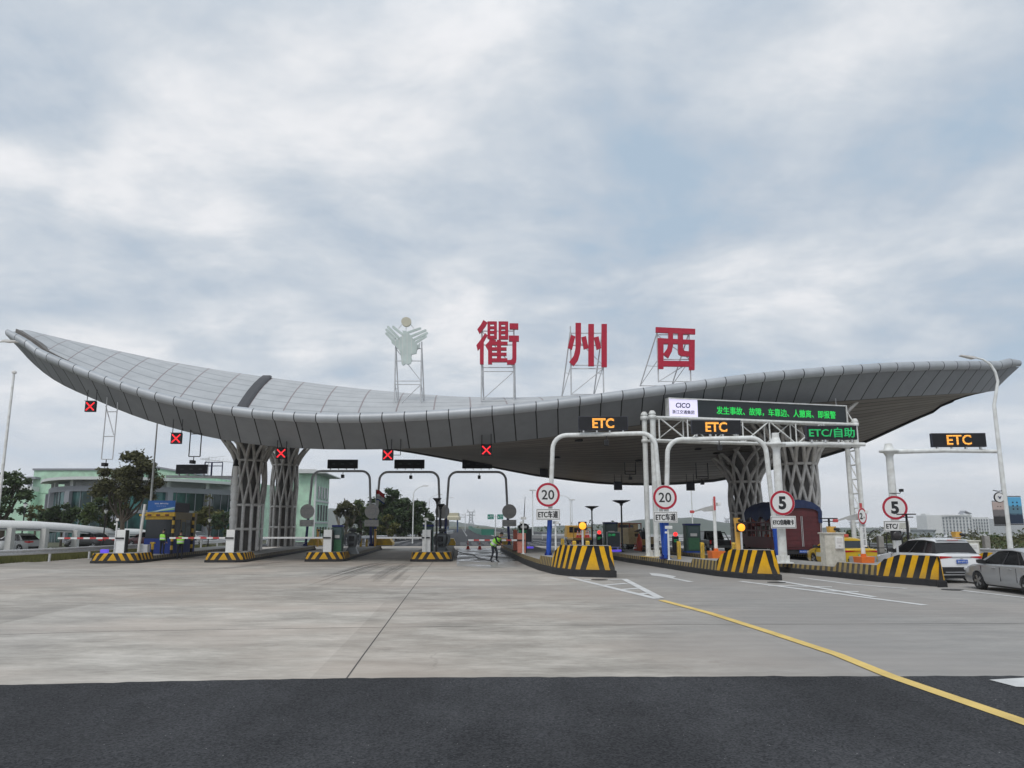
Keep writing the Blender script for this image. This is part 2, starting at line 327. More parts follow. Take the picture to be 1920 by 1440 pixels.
    f3=MA('FRACT',MA('DIVIDE',u.outputs[1],0.23)); l3=MA('LESS_THAN',f3,0.2)
    c=RA(NO(tc.outputs['Object'],0.9,6,0.6),(0.3,(0.37,0.38,0.385)),(0.7,(0.47,0.48,0.485)))
    c=MIX(MA('MULTIPLY',l3,0.10),c,(0.35,0.35,0.36)); c=MIX(MA('MULTIPLY',l2,0.7),c,(0.20,0.21,0.22)); c=MIX(MA('MULTIPLY',l1,0.85),c,(0.20,0.15,0.15)); L(c,b.inputs['Base Color'])
    m,b,N,L,MA,MIX,NO,RA=nodes_mat('soffit_slats',0.55); tc=N('ShaderNodeTexCoord'); u=N('ShaderNodeSeparateXYZ'); L(tc.outputs['UV'],u.inputs[0])
    f=MA('FRACT',MA('DIVIDE',u.outputs[1],1.0)); l=MA('LESS_THAN',f,0.16)
    wn=N('ShaderNodeTexWhiteNoise'); wn.noise_dimensions='1D'; L(MA('FLOOR',u.outputs[1]),wn.inputs['W'])
    base=MIX(wn.outputs[0],(0.19,0.165,0.14),(0.28,0.25,0.215)); base=MIX(0.4,base,RA(NO(tc.outputs['Object'],0.8,6,0.65),(0.3,(0.13,0.115,0.10)),(0.7,(0.30,0.265,0.23))))
    L(MIX(MA('MULTIPLY',l,0.85),base,(0.03,0.027,0.025)),b.inputs['Base Color'])
mk_ground_mats()
M=MATS
mat('dark_rubber',(0.022,0.022,0.024),0.7,noise=0.3); mat('deck_concrete',(0.30,0.29,0.27),0.85,noise=0.25,nscale=2)
mat('joint',(0.07,0.065,0.06),0.9)
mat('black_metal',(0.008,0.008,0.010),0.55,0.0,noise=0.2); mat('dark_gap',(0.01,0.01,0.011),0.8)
mat('lattice_grey',(0.60,0.58,0.55),0.5,0.3,noise=0.28,nscale=2.5); mat('lattice_pale',(0.82,0.80,0.77),0.5,0.2,noise=0.2,nscale=2.5)
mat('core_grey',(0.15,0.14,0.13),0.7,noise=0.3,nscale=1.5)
mat('galvanised',(0.56,0.57,0.58),0.5,0.1,noise=0.15); mat('white_paint',(0.80,0.82,0.81),0.42,noise=0.04,nscale=3,dirt=(0.4,0.38,0.33))
mat('white_plastic',(0.78,0.78,0.76),0.45,noise=0.08); mat('blue_paint',(0.008,0.07,0.42),0.45,noise=0.15); mat('navy_paint',(0.008,0.018,0.14),0.45,noise=0.15)
mat('yellow_paint',(0.68,0.42,0.02),0.5,noise=0.18,nscale=5,dirt=(0.2,0.15,0.08)); mat('sign_red',(0.42,0.005,0.03),0.45); mat('sign_white',(0.74,0.74,0.73),0.5,noise=0.05); mat('sign_black',(0.012,0.012,0.015),0.5)
mat('letter_red',(0.42,0.004,0.032),0.4,noise=0.15); mat('grey_back',(0.68,0.665,0.64),0.6,0.0,noise=0.15)
mat('orange_paint',(0.72,0.16,0.02),0.5,noise=0.12); mat('cone_red',(0.66,0.07,0.06),0.5,noise=0.1)
mat('led_face',(0.003,0.003,0.006),0.6); mat('led_housing',(0.03,0.033,0.05),0.5)
def led(name,col,st,scale=14.0):
    m,b,N,L,MA,MIX,NO,RA=nodes_mat(name,0.4); tc=N('ShaderNodeTexCoord'); s=N('ShaderNodeSeparateXYZ'); L(tc.outputs['Object'],s.inputs[0])
    b.inputs['Base Color'].default_value=(*[c*0.3 for c in col],1)
    f=MA('FRACT',MA('MULTIPLY',s.outputs[2],scale)); g=MA('FRACT',MA('MULTIPLY',s.outputs[0],scale))
    on=MA('MULTIPLY',MA('GREATER_THAN',f,0.28),MA('ADD',MA('MULTIPLY',MA('GREATER_THAN',g,0.25),0.5),0.5))
    b.inputs['Emission Color'].default_value=(*col,1); L(MA('MULTIPLY',on,st),b.inputs['Emission Strength'])
led('led_amber',(1.0,0.42,0.06),1.5,13); led('led_green',(0.02,0.85,0.12),1.0,24); led('led_green_dim',(0.02,0.8,0.22),0.55,16)
led('led_red',(1.0,0.02,0.03),2.0,16); mat('lamp_amber',(0.8,0.3,0.02),0.4,emit=(1.0,0.36,0.02),estr=1.3); mat('lamp_red',(0.8,0.02,0.02),0.4,emit=(1,0.03,0.03),estr=1.5)
mat('screen_pale',(0.5,0.5,0.6),0.4,emit=(0.75,0.70,0.95),estr=0.75); mat('lamp_violet',(0.1,0.05,0.5),0.4,emit=(0.18,0.12,1.0),estr=0.45)
# ------------------------------------------------------------ ground
def smooth(t): t=max(0,min(1,t)); return t*t*(3-2*t)
def road_x(D): return -1.0-0.0668*(D-40)
def ter(x,y):
    d=abs(x-road_x(y)); k=smooth((d-26-0.0*y)/30) if y>0 else smooth((d-40)/40)
    far=smooth((y-95)/160); side=smooth((d-62)/60)
    return -0.03-(9.0*far*k)-2.0*side*(1-far)
def terrain():
    mb=MB(); xs=[-2600,-1600,-900,-500,-300,-200,-150,-120,-100,-85]+list(range(-70,75,5))+[85,100,120,150,200,300,500,900,1600,2600]
    ys=[-60,-20,0,20,40,60,75,90,100,110,125,140,160,180,200,225,255,300,360,440,560,800,1200,2000,3200]
    vs=[(x,y,ter(x,y)) for y in ys for x in xs]; n=len(xs)
    mb.add(vs,[(j*n+i,j*n+i+1,(j+1)*n+i+1,(j+1)*n+i) for j in range(len(ys)-1) for i in range(n-1)],0,True)
    tag(mb.build('ground',M['land']),kind='structure')
terrain()
EDGE=[(-60,5.5),(-30,8.6),(-14,10.35),(-6.97,11.04),(-4.6,11.33),(-2.35,11.52),(0,11.6),(3.6,11.65),(7.39,11.68),(30,11.9),(60,12.2)]
_r=random.Random(12); _E=[]
for (x0,y0),(x1,y1) in zip(EDGE,EDGE[1:]):
    n_=max(1,int((x1-x0)/.18)) if -14<=x0<14 else 1
    _E+=[(x0+(x1-x0)*k/n_,y0+(y1-y0)*k/n_+(_r.gauss(0,.014) if n_>1 else 0)) for k in range(n_)]
EDGE=_E+[EDGE[-1]]
def sheet(name,poly,z,m,kind='structure',sub=None):
    mb=MB(); 
    if sub: pass
    A=sum(poly[i][0]*poly[(i+1)%len(poly)][1]-poly[(i+1)%len(poly)][0]*poly[i][1] for i in range(len(poly)))
    if A<0: poly=poly[::-1]
    mb.add([(p[0],p[1],z) for p in poly],[tuple(range(len(poly)))]); return tag(mb.build(name,m),kind=kind)
def ribbon(mb,pts,w,z,m=0,uv=False):
    L_=[];Rr=[]
    for i,p in enumerate(pts):
        a=Vector(pts[max(i-1,0)][:2]); b=Vector(pts[min(i+1,len(pts)-1)][:2]); t=(b-a).normalized(); n=Vector((-t.y,t.x))
        ww=w[i] if hasattr(w,'__len__') else w
        L_.append((p[0]+n.x*ww/2,p[1]+n.y*ww/2,z)); Rr.append((p[0]-n.x*ww/2,p[1]-n.y*ww/2,z))
    k=len(pts)
    mb.add(L_+Rr,[(i,k+i,k+i+1,i+1) for i in range(k-1)],m,False,[[(0,i/(k-1)),(1,i/(k-1)),(1,(i+1)/(k-1)),(0,(i+1)/(k-1))] for i in range(k-1)] if uv else None)
# plaza: from the asphalt edge to just past the islands
plaza=EDGE+[(62,88),(40,86),(-20,79),(-36,75)]+[(-31,58),(-28.5,44),(-45,38),(-62,30)]
sheet('plaza_pavement',plaza,0.0,M['plaza_concrete'])
sheet('road',[(-60,-30),(60,-30)]+[(x,y-0.0) for x,y in EDGE[::-1]],0.004,M['asphalt'])
# road beyond the toll lanes
def lane_pt(X,D): return (X-0.0668*(D-70),D)
sheet('far_road_apron',[lane_pt(-30,78),lane_pt(34,84),lane_pt(30,150),lane_pt(-13,150),lane_pt(-24,110)],0.004,M['asphalt'])
sheet('far_road_outbound',[lane_pt(-9.5,149),lane_pt(2.5,149),lane_pt(2.5,420),lane_pt(-9.5,420)],0.008,M['asphalt'])
sheet('far_road_inbound',[lane_pt(6,149),lane_pt(20,149),lane_pt(22,420),lane_pt(8,420)],0.008,M['asphalt'])
def markings():
    yb=MB()
    pts=[G(x,y) for x,y in ((1240,1126),(1330,1150),(1440,1185),(1570,1228),(1668,1268),(1760,1300),(1850,1331),(1960,1369),(2100,1420))]
    ribbon(yb,[(p.x,p.y) for p in pts],0.215,0.012); tag(yb.build('yellow_lane_line',M['road_paint_yellow']),kind='structure')
    wb=MB()
    def seg(a,b,w=0.16,z=0.008):
        w*=1.5; p,q=G(*a),G(*b); ribbon(wb,[(p.x,p.y),(q.x,q.y)],w,z)
    # chevron ahead of the first island
    seg((1068,1083),(1232,1123),0.17); seg((1170,1086),(1238,1122),0.17,0.012); seg((1095,1087),(1172,1086.5),0.22,0.010)
    seg((1128,1098),(1176,1094),0.2,0.010); seg((1160,1106.5),(1200,1103),0.2,0.010); seg((1195,1115),(1216,1112.5),0.2,0.010)
    # second chevron
    seg((1388,1090),(1735,1135),0.17); seg((1462,1090),(1640,1120),0.17,0.012); seg((1440,1098),(1560,1101),0.2,0.010); seg((1530,1108),(1610,1110),0.2,0.010)
    seg((1500,1083),(1600,1096),0.14); seg((1600,1096),(1700,1104),0.14,0.010); seg((1775,1104),(1930,1122),0.14)
    # arrow
    a=[(1217,1074.5),(1239,1076),(1268,1081),(1262,1083.5),(1302,1091.5),(1289,1091),(1245,1082),(1222,1079)]
    q=[G(*p) for p in a]; wb.add([(p.x,p.y,0.008) for p in q],[tuple(range(len(q)))])
    # stop bar on the asphalt at the right
    a=[(1855,1276),(1960,1270),(1960,1291),(1905,1289)]
    q=[G(*p) for p in a]; wb.add([(p.x,p.y,0.012) for p in q],[tuple(range(len(q)))])
    tag(wb.build('white_road_markings',M['road_paint_white'],rec=True),kind='structure')
    fb=MB()
    for X in (-9.0,2.0,6.6,19.4): ribbon(fb,[lane_pt(X,150),lane_pt(X,415)],0.25,0.016)
    for k in range(22): ribbon(fb,[lane_pt(-3.3,152+k*12),lane_pt(-3.3,158+k*12)],0.2,0.016); ribbon(fb,[lane_pt(13,152+k*12),lane_pt(13,158+k*12)],0.2,0.016)
    ribbon(fb,[lane_pt(-13,86),lane_pt(-9.2,149)],0.2,0.012); ribbon(fb,[lane_pt(8,86),lane_pt(2.2,149)],0.2,0.012)
    for j in range(5):
        for k in range(40): ribbon(fb,[lane_pt(-28+k*1.3,84+j*3.4),lane_pt(-27.3+k*1.3,84+j*3.4)],0.35,0.010)
    tag(fb.build('far_road_markings',M['road_paint_white']),kind='structure')
    jb=MB()
    for a in (((650,1272),(680,1230),(722,1173),(760,1121),(805,1062),(812,1053)),((0,1190),(200,1184),(650,1177),(1000,1173),(1300,1171),(1920,1169)),((0,1083),(960,1072),(1160,1078)),((520,1072),(700,1073),(1000,1071))):
        ps=[G(*p) for p in a]; ribbon(jb,[(p.x,p.y) for p in ps],0.022 if a[0][1]>1100 else 0.05,0.004)
    tag(jb.build('pavement_joints',M['joint']),kind='structure')
    tb=MB()
    rt=random.Random(4)
    for pts,w in (([(755,1051),(700,1062),(640,1080),(560,1108)],0.5),([(742,1050),(680,1064),(610,1085)],0.4),([(770,1053),(735,1072),(700,1096)],0.45),([(560,1052),(500,1056),(410,1063)],0.5),([(540,1056),(450,1063),(330,1073)],0.3)):
        ps=[G(*p) for p in pts]; pp=[]
        for i in range(len(ps)-1):
            for k in range(6): pp.append(tuple(ps[i].lerp(ps[i+1],k/6))[:2])
        pp.append(tuple(ps[-1])[:2])
        for q in range(5):
            o=(q-2)*w*.55+rt.uniform(-.1,.1); a_=rt.randint(0,len(pp)//4); e_=len(pp)-rt.randint(0,len(pp)//3); ribbon(tb,[(x+o,y+rt.uniform(-.2,.2)*0) for x,y in pp[a_:e_]],rt.uniform(.10,.26)*(1+w),0.006+0.0004*q,0,True)
    tag(tb.build('tyre_marks',M['tyre_rubber_marks']),kind='structure')
    w=[(-3.3,46.8),(-2.9,41.8),(-1.2,39.8),(0.4,41.2),(0.9,44.5),(-1.2,72),(-5.0,74)]
    sheet('wet_patch',w,0.0042,M['wet_concrete'])
markings()
# ------------------------------------------------------------ toll islands
def island(label,pts,base_h,tall,low,blk,group='toll islands with hazard stripes'):
    """pts: plan outline, counter clockwise, each (x,y,top height,edge kind) starting at the nose centre"""
    cx=sum(p[0] for p in pts)/len(pts); cy=min(p[1] for p in pts)
    o=Vector((pts[0][0],pts[0][1],0)); t=thing('toll_island',label,'toll island',o,0,group)
    P=[(Vector((p[0],p[1],0))-o,p[2]) for p in pts]; n=len(P)
    def inset(i,d):
        a=P[i-1][0];b=P[i][0];c=P[(i+1)%n][0]; e1=(b-a).normalized(); e2=(c-b).normalized()
        m=Vector((-e1.y-e2.y,e1.x+e2.x,0)); m=m.normalized(); k=d/max(0.5,m.dot(Vector((-e1.y,e1.x,0)))); return b+m*k
    b=MB(); out=[inset(i,-0.03) for i in range(n)]; inn=[inset(i,0.05) for i in range(n)]
    b.add([(p.x,p.y,0) for p in out]+[(p.x,p.y,base_h-0.03) for p in out]+[(p.x,p.y,base_h) for p in inn],[(i,(i+1)%n,n+(i+1)%n,n+i) for i in range(n)]+[(n+i,n+(i+1)%n,2*n+(i+1)%n,2*n+i) for i in range(n)])
    b.build('base_strip',M['dark_rubber'],t)
    s=MB(); lo=[inset(i,0.03) for i in range(n)]; hi=[inset(i,0.03+0.13*(P[i][1]-base_h)) for i in range(n)]
    # arclength both ways from the nose centre
    L1=[0]
    for i in range(n): L1.append(L1[-1]+(P[(i+1)%n][0]-P[i][0]).length)
    T=L1[-1]
    for i in range(n):
        j=(i+1)%n; u0=L1[i]; u1=L1[i+1]
        if u0>T/2: u0-=T;u1-=T
        hi_=max(P[i][1],P[j][1]); mi=0 if hi_>blk else 1
        s.add([(lo[i].x,lo[i].y,base_h),(lo[j].x,lo[j].y,base_h),(hi[j].x,hi[j].y,P[j][1]),(hi[i].x,hi[i].y,P[i][1])],[(0,1,2,3)],mi,False,[[(u0,0),(u1,0),(u1,P[j][1]-base_h),(u0,P[i][1]-base_h)]])
    s.build('striped_kerb',[tall,low],t)
    d=MB(); ins=[inset(i,0.03+0.13*(P[i][1]-base_h)+0.0) for i in range(n)]
    # deck: pair left and right outline points
    h=n//2; 
    d.add([(p.x,p.y,P[i][1]) for i,p in enumerate(ins)],[ (n-i if i else 0, i, i+1, n-i-1) if i else (0,1,n-1) for i in range(0,(n-1)//2)]+([((n-1)//2,(n+1)//2, (n+1)//2)] if False else []))
    # darker painted cap of the block is the deck's own concrete
    d.build('deck',M['deck_concrete'],t)
    return t
def mk_island_left(label,xl,xr,D,length=24,h=0.55,k=0.34):
    o=Vector(((xl+xr)/2,D,0)); w=(xr-xl)
    f=LD; r=LN
    def q(a,b,z): p=o+r*a+f*b; return (p.x,p.y,z)
    hw=w/2
    R_=[(hw*0.62,0.0,h),(hw*0.93,0.22,h),(hw,0.7,h),(hw,2.2,h),(hw,2.6,k),(hw,length-3,k),(hw,length-1.5,k),(hw*0.8,length,k)]
    pts=[q(0,0,h)]+[q(*a) for a in R_]+[q(-a,b,z) for a,b,z in R_[::-1]]
    return island(label,pts,0.15,M['hazard_stripes_low'],M['kerb_stripes_faded'],0.5)
ISL_L=[(-24.0,-21.3,44.6),(-17.9,-15.55,45.6),(-12.35,-9.95,46.6),(-6.05,-3.55,46.6)]
LBL=['low striped toll island at the far left, under the toll booth','low striped toll island carrying the left lattice columns','low striped toll island with a green card kiosk, right of the lattice columns','low striped toll island with two dark lamp posts, left of the washed lane']
for (a,b,D),l in zip(ISL_L,LBL): mk_island_left(l,a,b,D)
def right_island(label,left_px,corner_px,wd,h,k,far,base):
    Lp=[p if isinstance(p,Vector) else G(*p) for p in left_px]; C=corner_px if isinstance(corner_px,Vector) else G(*corner_px); Lp.insert(0,Lp[0]+LD*(far-Lp[0].y)); Lp=Lp[::-1]   # from the nose backwards
    def along(d):
        for a,b in zip(Lp,Lp[1:]):
            l=(b-a).length
            if d<=l: return a.lerp(b,d/l)
            d-=l
        return Lp[-1]
    tot=sum((b-a).length for a,b in zip(Lp,Lp[1:]))
    ds=[0.0,0.5,1.1,1.75,2.1,4.6,4.75,7,10,14,20,tot-3,tot]; hs=[h,h,h,h*0.80,k+0.20,k+0.20,k,k,k,k,k,k,k]
    NL=along(0); NC=(NL+C)/2+Vector((0,-0.12,0)); NM=NL.lerp(NC,0.45)+Vector((-0.04,-0.10,0)); CM=C+Vector((-0.3,-0.05,0))
    Lf=[(p.x,p.y,z) for p,z in ((along(d),z) for d,z in zip(ds,hs))]
    n1=len(ds); Rt=[]
    for i,(x,y,z) in enumerate(Lf):
        f=min(1,ds[i]/6); q=Vector((x,y,0))+LN*wd; q0=C+LD*ds[i]; p=q0.lerp(q,f); Rt.append((p.x,p.y,z))
    pts=[(NC.x,NC.y,h),(CM.x,CM.y,h)]+Rt+Lf[::-1]+[(NM.x,NM.y,h)]
    return island(label,pts,base,M['hazard_stripes_tall'],M['kerb_stripes'],k+0.25)
right_island('striped toll island with a tall hazard block, right of the man washing the lane',[(947,1038),(980,1057),(1010,1069),(1040,1077),(1068,1080.5)],(1155,1083),2.5,1.28,0.50,66,0.30)
right_island('striped toll island with a tall hazard block in front of the red truck',[(1153,1051),(1220,1061),(1300,1074),(1345,1080.5),(1402,1086)],(1465,1088),2.5,1.15,0.43,66,0.24)
right_island('striped toll island with a tall hazard block between the taxi and the white car',[(1380,1063),(1480,1074.5),(1577,1083.5),(1650,1091.5),(1736,1098)],(1775,1101),2.4,1.05,0.42,62,0.24)
right_island('kerbed toll island beyond the white car at the right',[Vector((17.0,60,0)),Vector((18.4,41,0)),Vector((19.0,33,0)),Vector((19.3,31,0))],Vector((21.4,30.4,0)),2.4,1.05,0.35,62,0.2)
# ------------------------------------------------------------ canopy
FTP=[(15,620),(35,632),(52,642),(72,653),(92,662),(115,672),(142,683),(172,695),(202,705),(230,717),(262,726),(295,736),(330,743),(365,752),(402,757),(438,762),(478,767),(513,770),(553,773),(596,775),(635,776),(677,775),(718,774),(759,772),(801,770),(842,768),(882,765),(922,761),(964,758),(1004,753),(1046,749),(1086,743),(1128,738),(1165,732),(1205,727),(1245,723),(1284,717),(1321,712),(1358,706),(1394,702),(1430,698),(1466,695),(1503,691),(1540,688),(1577,686),(1613,683),(1645,680),(1678,679),(1710,678),(1736,677),(1766,676),(1790,676),(1813,676),(1832,676),(1852,676),(1873,676),(1891,676),(1910,677)]
FBP=[(52,672),(63,683),(80,700),(100,713),(120,724),(143,735),(165,743),(192,755),(218,768),(247,778),(278,790),(310,799),(343,808),(377,817),(413,825),(451,830),(490,836),(528,838),(568,842),(607,843),(647,843),(687,843),(727,843),(768,841),(808,839),(848,837),(888,834),(928,831),(968,827),(1008,822),(1046,818),(1087,812),(1125,806),(1162,803),(1201,797),(1240,790),(1277,786),(1313,781),(1349,776),(1384,771),(1418,767),(1452,762),(1486,758),(1520,755),(1553,753),(1585,751),(1613,750),(1645,747),(1674,744),(1702,743),(1728,742),(1754,741),(1779,738),(1803,738),(1819,737),(1840,736),(1854,735),(1864,733)]
NP=len(FTP)
def sm3(P,k=2):
    for _ in range(k): P=[P[0]]+[((a[0]+2*b[0]+c[0])/4,(a[1]+2*b[1]+c[1])/4) for a,b,c in zip(P,P[1:],P[2:])]+[P[-1]]
    return P
FTP=sm3(FTP); FBP=sm3(FBP)
def interp(tab,x):
    if x<=tab[0][0]: return tab[0][1]
    for (a,b),(c,d) in zip(tab,tab[1:]):
        if x<=c: return b+(d-b)*(x-a)/(c-a)
    return tab[-1][1]
def dF(px): return 42.5+5.0*((px-850)/1000)**2
RIDGE=[(48,617),(200,652),(317,677),(437,697),(507,707),(600,719),(659,726),(718,732),(777,737),(834,741),(893,744),(968,746),(1100,746),(1300,734),(1500,712),(1700,690),(1905,680)]
BACKB=[(64,690),(200,742),(350,785),(500,812),(650,830),(753,843),(805,852),(860,862),(907,871),(1000,889),(1060,897),(1111,903),(1167,906.5),(1224,907),(1280,905),(1340,900),(1400,889),(1500,865),(1561,850),(1622,828),(1669,806),(1721,782),(1774,760),(1822,743),(1864,735)]
FT=[];FB=[];RG=[];BK=[];BB=[]
for i in range(NP):
    u=i/(NP-1); px,py=FTP[i]; FT.append(W(px,py+10 if 2<i<NP-2 else py+5,dF(px)))
    qx,qy=FBP[i]; FB.append(W(qx,qy,dF(qx)+1.6*min(1,4*u,4*(1-u))+0.6))
    s=(px-930)/960; lens=max(0.0,1-s*s)
    rx=48+(1905-48)*((px-15)/1895); rx=862+(px-862)*(1-0.15*lens**0.5) if lens>0 else px
    rx=max(48,min(1905,rx)); RG.append(W(rx,interp(RIDGE,rx),dF(px)+0.4+8.0*lens**0.6))
    bx=64+(1864-64)*((px-15)/1895); Dk=dF(px)+0.8+27.0*lens**0.8
    bb_=W(bx,interp(BACKB,bx),Dk); e_=min(i,NP-1-i)
    if e_<6: bb_=FB[-1].lerp(bb_,e_/6)+Vector((0,0.25+.05*e_,0.05))
    BB.append(bb_); b=BB[-1]; BK.append(Vector((b.x,b.y+0.3,b.z+0.9*max(0.25,lens**0.5))))
def sect(i,n=12):
    a,b,c=FT[i],RG[i],BK[i]; out=[]
    for k in range(n+1):
        t=k/n
        if t<0.4: q=t/0.4; out.append(a.lerp(b,q)+Vector((0,0,0.25*math.sin(math.pi*q)*min(1,(b-a).length/8))))
        else: q=(t-0.4)/0.6; out.append(b.lerp(c,q)+Vector((0,0,1.1*math.sin(math.pi*q)*min(1,(c-b).length/20)*(1-q))))
    return out
can=thing('toll_canopy','sweeping grey metal canopy with upturned ends above all the toll lanes','canopy',(0,0,0))
SEC=[sect(i) for i in range(NP)]
def strip(name,rows,m,uvf,sm=True,rec=False):
    mb=MB(); k=len(rows[0]); vs=[p for r in rows for p in r]; fs=[];uv=[]
    for i in range(len(rows)-1):
        for j in range(k-1):
            fs.append((i*k+j,(i+1)*k+j,(i+1)*k+j+1,i*k+j+1)); uv.append([uvf(i,j),uvf(i+1,j),uvf(i+1,j+1),uvf(i,j+1)])
    mb.add(vs,fs,0,sm,uv); return mb.build(name,m,can)
def dist(sec,j): return sum((sec[q+1]-sec[q]).length for q in range(j))
DI=[[dist(s,j) for j in range(len(s))] for s in SEC]
strip('roof_sheet',SEC,M['roof_sheet'],lambda i,j:(i,DI[i][j]))
# rolled rim along the front edge
rim=MB(); rows=[]
for i in range(NP):
    t=(FT[min(i+1,NP-1)]-FT[max(i-1,0)]).normalized(); up=Vector((0,0,1)); nx=t.cross(up).normalized(); 
    if nx.y>0: nx=-nx
    ny=Vector((0,0,1)); r=0.30 if 0<i<NP-1 else 0.22; ring=[]
    for a in (-70,-45,-20,5,30,55,80,105,130):
        ring.append(FT[i]+nx*(math.cos(R(a))*r)+ny*(math.sin(R(a))*r+0.02))
    rows.append(ring)
strip('rim',rows,M['rim_metal'],lambda i,j:(i,j/8))
fr=[]
for i in range(NP): fr.append([FT[i]+Vector((0,-0.02,-0.22)), FT[i].lerp(FB[i],0.5)+Vector((0,-0.06,-0.06)), FB[i]])
strip('fascia',fr,M['fascia_panels'],lambda i,j:(i,j))
NS=10
def sof(i):
    out=[]
    for j in range(NS+1):
        t=j/NS; p=FB[i].lerp(BB[i],t); out.append(p+Vector((0,0,-0.0)))
    return out
SOF=[sof(i) for i in range(NP)]; DS=[[dist(s,j) for j in range(NS+1)] for s in SOF]
strip('soffit',SOF,M['soffit_slats'],lambda i,j:(i,DS[i][j]))
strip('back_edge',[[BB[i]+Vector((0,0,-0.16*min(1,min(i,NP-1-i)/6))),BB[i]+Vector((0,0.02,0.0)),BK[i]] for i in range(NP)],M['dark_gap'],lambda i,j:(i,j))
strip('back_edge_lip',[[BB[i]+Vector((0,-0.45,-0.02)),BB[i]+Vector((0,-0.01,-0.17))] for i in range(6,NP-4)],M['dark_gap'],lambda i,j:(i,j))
for e,nm in ((0,'end_cap'),(NP-1,'end_cap')):
    mb=MB(); lp=SEC[e]+[BB[e]]+list(reversed(SOF[e][:-1])); mb.add(lp,[tuple(range(len(lp)))]); mb.build(nm,M['fascia_panels'],can)
# dark grey upstand between rim and roof at the left end, and the raised expansion joint
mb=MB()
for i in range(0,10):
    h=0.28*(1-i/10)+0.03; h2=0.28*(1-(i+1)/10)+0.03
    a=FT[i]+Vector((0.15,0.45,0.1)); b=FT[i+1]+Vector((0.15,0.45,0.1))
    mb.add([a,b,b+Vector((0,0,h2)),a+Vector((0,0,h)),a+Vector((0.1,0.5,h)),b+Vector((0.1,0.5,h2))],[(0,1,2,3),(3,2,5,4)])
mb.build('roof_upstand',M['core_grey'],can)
mb=MB(); i=15
for q in range(12):
    a=SEC[i][q];b=SEC[i][q+1]
    dx=Vector((0.62,0,0)); up=Vector((0,0,0.09))
    if q<7: mb.add([a,a+dx,b+dx,b,a+up,a+dx*0.8+up,b+dx*0.8+up,b+up],[(4,5,6,7),(1,0,4,5),(0,3,7,4),(2,1,5,6)])
mb.build('expansion_joint',mat('joint_dark',(.05,.05,.055),.7),can)
# downlights let into the soffit
for px,py,D in ((1096,824,47),(1053,849,55),(1198,850,57),(1290,833,55),(1347,846,57)):
    p=W(px,py,D); s_=min(((SOF[i][j]-p).length,i,j) for i in range(NP) for j in range(NS))
    c=SOF[s_[1]][s_[2]]; mb=MB(); mb.lathe((c.x,c.y,c.z-0.10),[(0.22,0),(0.26,0.05),(0.26,0.12)],16); mb.build('downlight',M['black_metal'],can)
# ------------------------------------------------------------ lattice columns
def soffit_z(x,y):
    best=(1e9,99)
    for i in range(NP):
        for j in range(NS+1):
            p=SOF[i][j]; d=(p.x-x)**2+(p.y-y)**2
            if d<best[0]: best=(d,p.z)
    return best[1]
def lattice_column(label,px,D,r,z0,zs,flare,pale,lean=1.0):
    """zs: ring heights (tubes start, first ring, second ring, neck, top)"""
    x=at(px,990,D).x; t=thing('lattice_column',label,'column',(x,D,z0),LANE,'lattice columns that carry the canopy')
    mc=M['lattice_pale'] if pale else M['lattice_grey']
    z1,z2,z3,z4=[z-z0 for z in zs]; N=12
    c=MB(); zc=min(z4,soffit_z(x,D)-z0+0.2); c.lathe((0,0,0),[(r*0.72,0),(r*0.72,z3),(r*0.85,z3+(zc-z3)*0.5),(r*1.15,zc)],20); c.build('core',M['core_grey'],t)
    b=MB()
    for k in range(N):
        a=2*math.pi*k/N; p=(r*math.cos(a),r*math.sin(a)); b.tube((*p,0),(*p,z2),0.125,n=8)
    b.build('base_tubes',mc,t)
    for z in (z1,z2,z3):
        g=MB(); pts=[(r*math.cos(2*math.pi*k/36),r*math.sin(2*math.pi*k/36),z) for k in range(37)]; g.path(pts,0.10,8,cap=False); g.build('ring',mc if z<z3 else M['lattice_grey'],t)
    mid=MB(); up=MB()
    for k in range(N):
        for sgn in (1,-1):
            pts=[]
            for q in range(9):
                u=q/8; a=2*math.pi*k/N+sgn*u*2*math.pi/N*1.0; rr=r*(1+0.06*math.sin(math.pi*u))+0.02*sgn
                pts.append((rr*math.cos(a),rr*math.sin(a),z2+(z3-z2)*u))
            mid.path(pts,0.105,7)
            pts=[];
            for q in range(9):
                u=q/8; a=2*math.pi*k/N+sgn*u*2*math.pi/N*1.5; rr=r+(flare-r)*(u**1.25)+0.02*sgn
                p=Vector((rr*math.cos(a),rr*math.sin(a),z3+(z4-z3)*(u**0.9))); wx=x+p.x*math.cos(LANE)-p.y*math.sin(LANE); wy=D+p.x*math.sin(LANE)+p.y*math.cos(LANE)
                pts.append(tuple(p))
                if p.z+z0>soffit_z(wx,wy)+0.25: break
                fb=min(FB,key=lambda q_:abs(q_.x-wx))
                if wy<fb.y+0.55: pts.pop(); break
            if len(pts)>1: up.path(pts,0.125,7)
    mid.build('shaft_lattice',M['lattice_grey'],t); up.build('branches',M['lattice_grey'],t)
    return t
lattice_column('near lattice column of the left pair, with pale tubes at its foot',462,56.5,1.08,0.34,(1.85,3.55,6.75,10.4),4.2,True)
lattice_column('shaded lattice column behind the left pair\'s near one',529,68,1.03,0.34,(1.95,3.7,7.3,11.6),4.6,False)
lattice_column('near lattice column of the right pair, behind the speed 5 sign',1503,49.5,1.10,0.42,(1.85,3.3,5.95,11.2),5.2,False)
lattice_column('lattice column behind the right pair\'s near one, above the red truck',1400,58.5,1.08,0.42,(1.9,3.0,5.3,8.4),3.6,False)
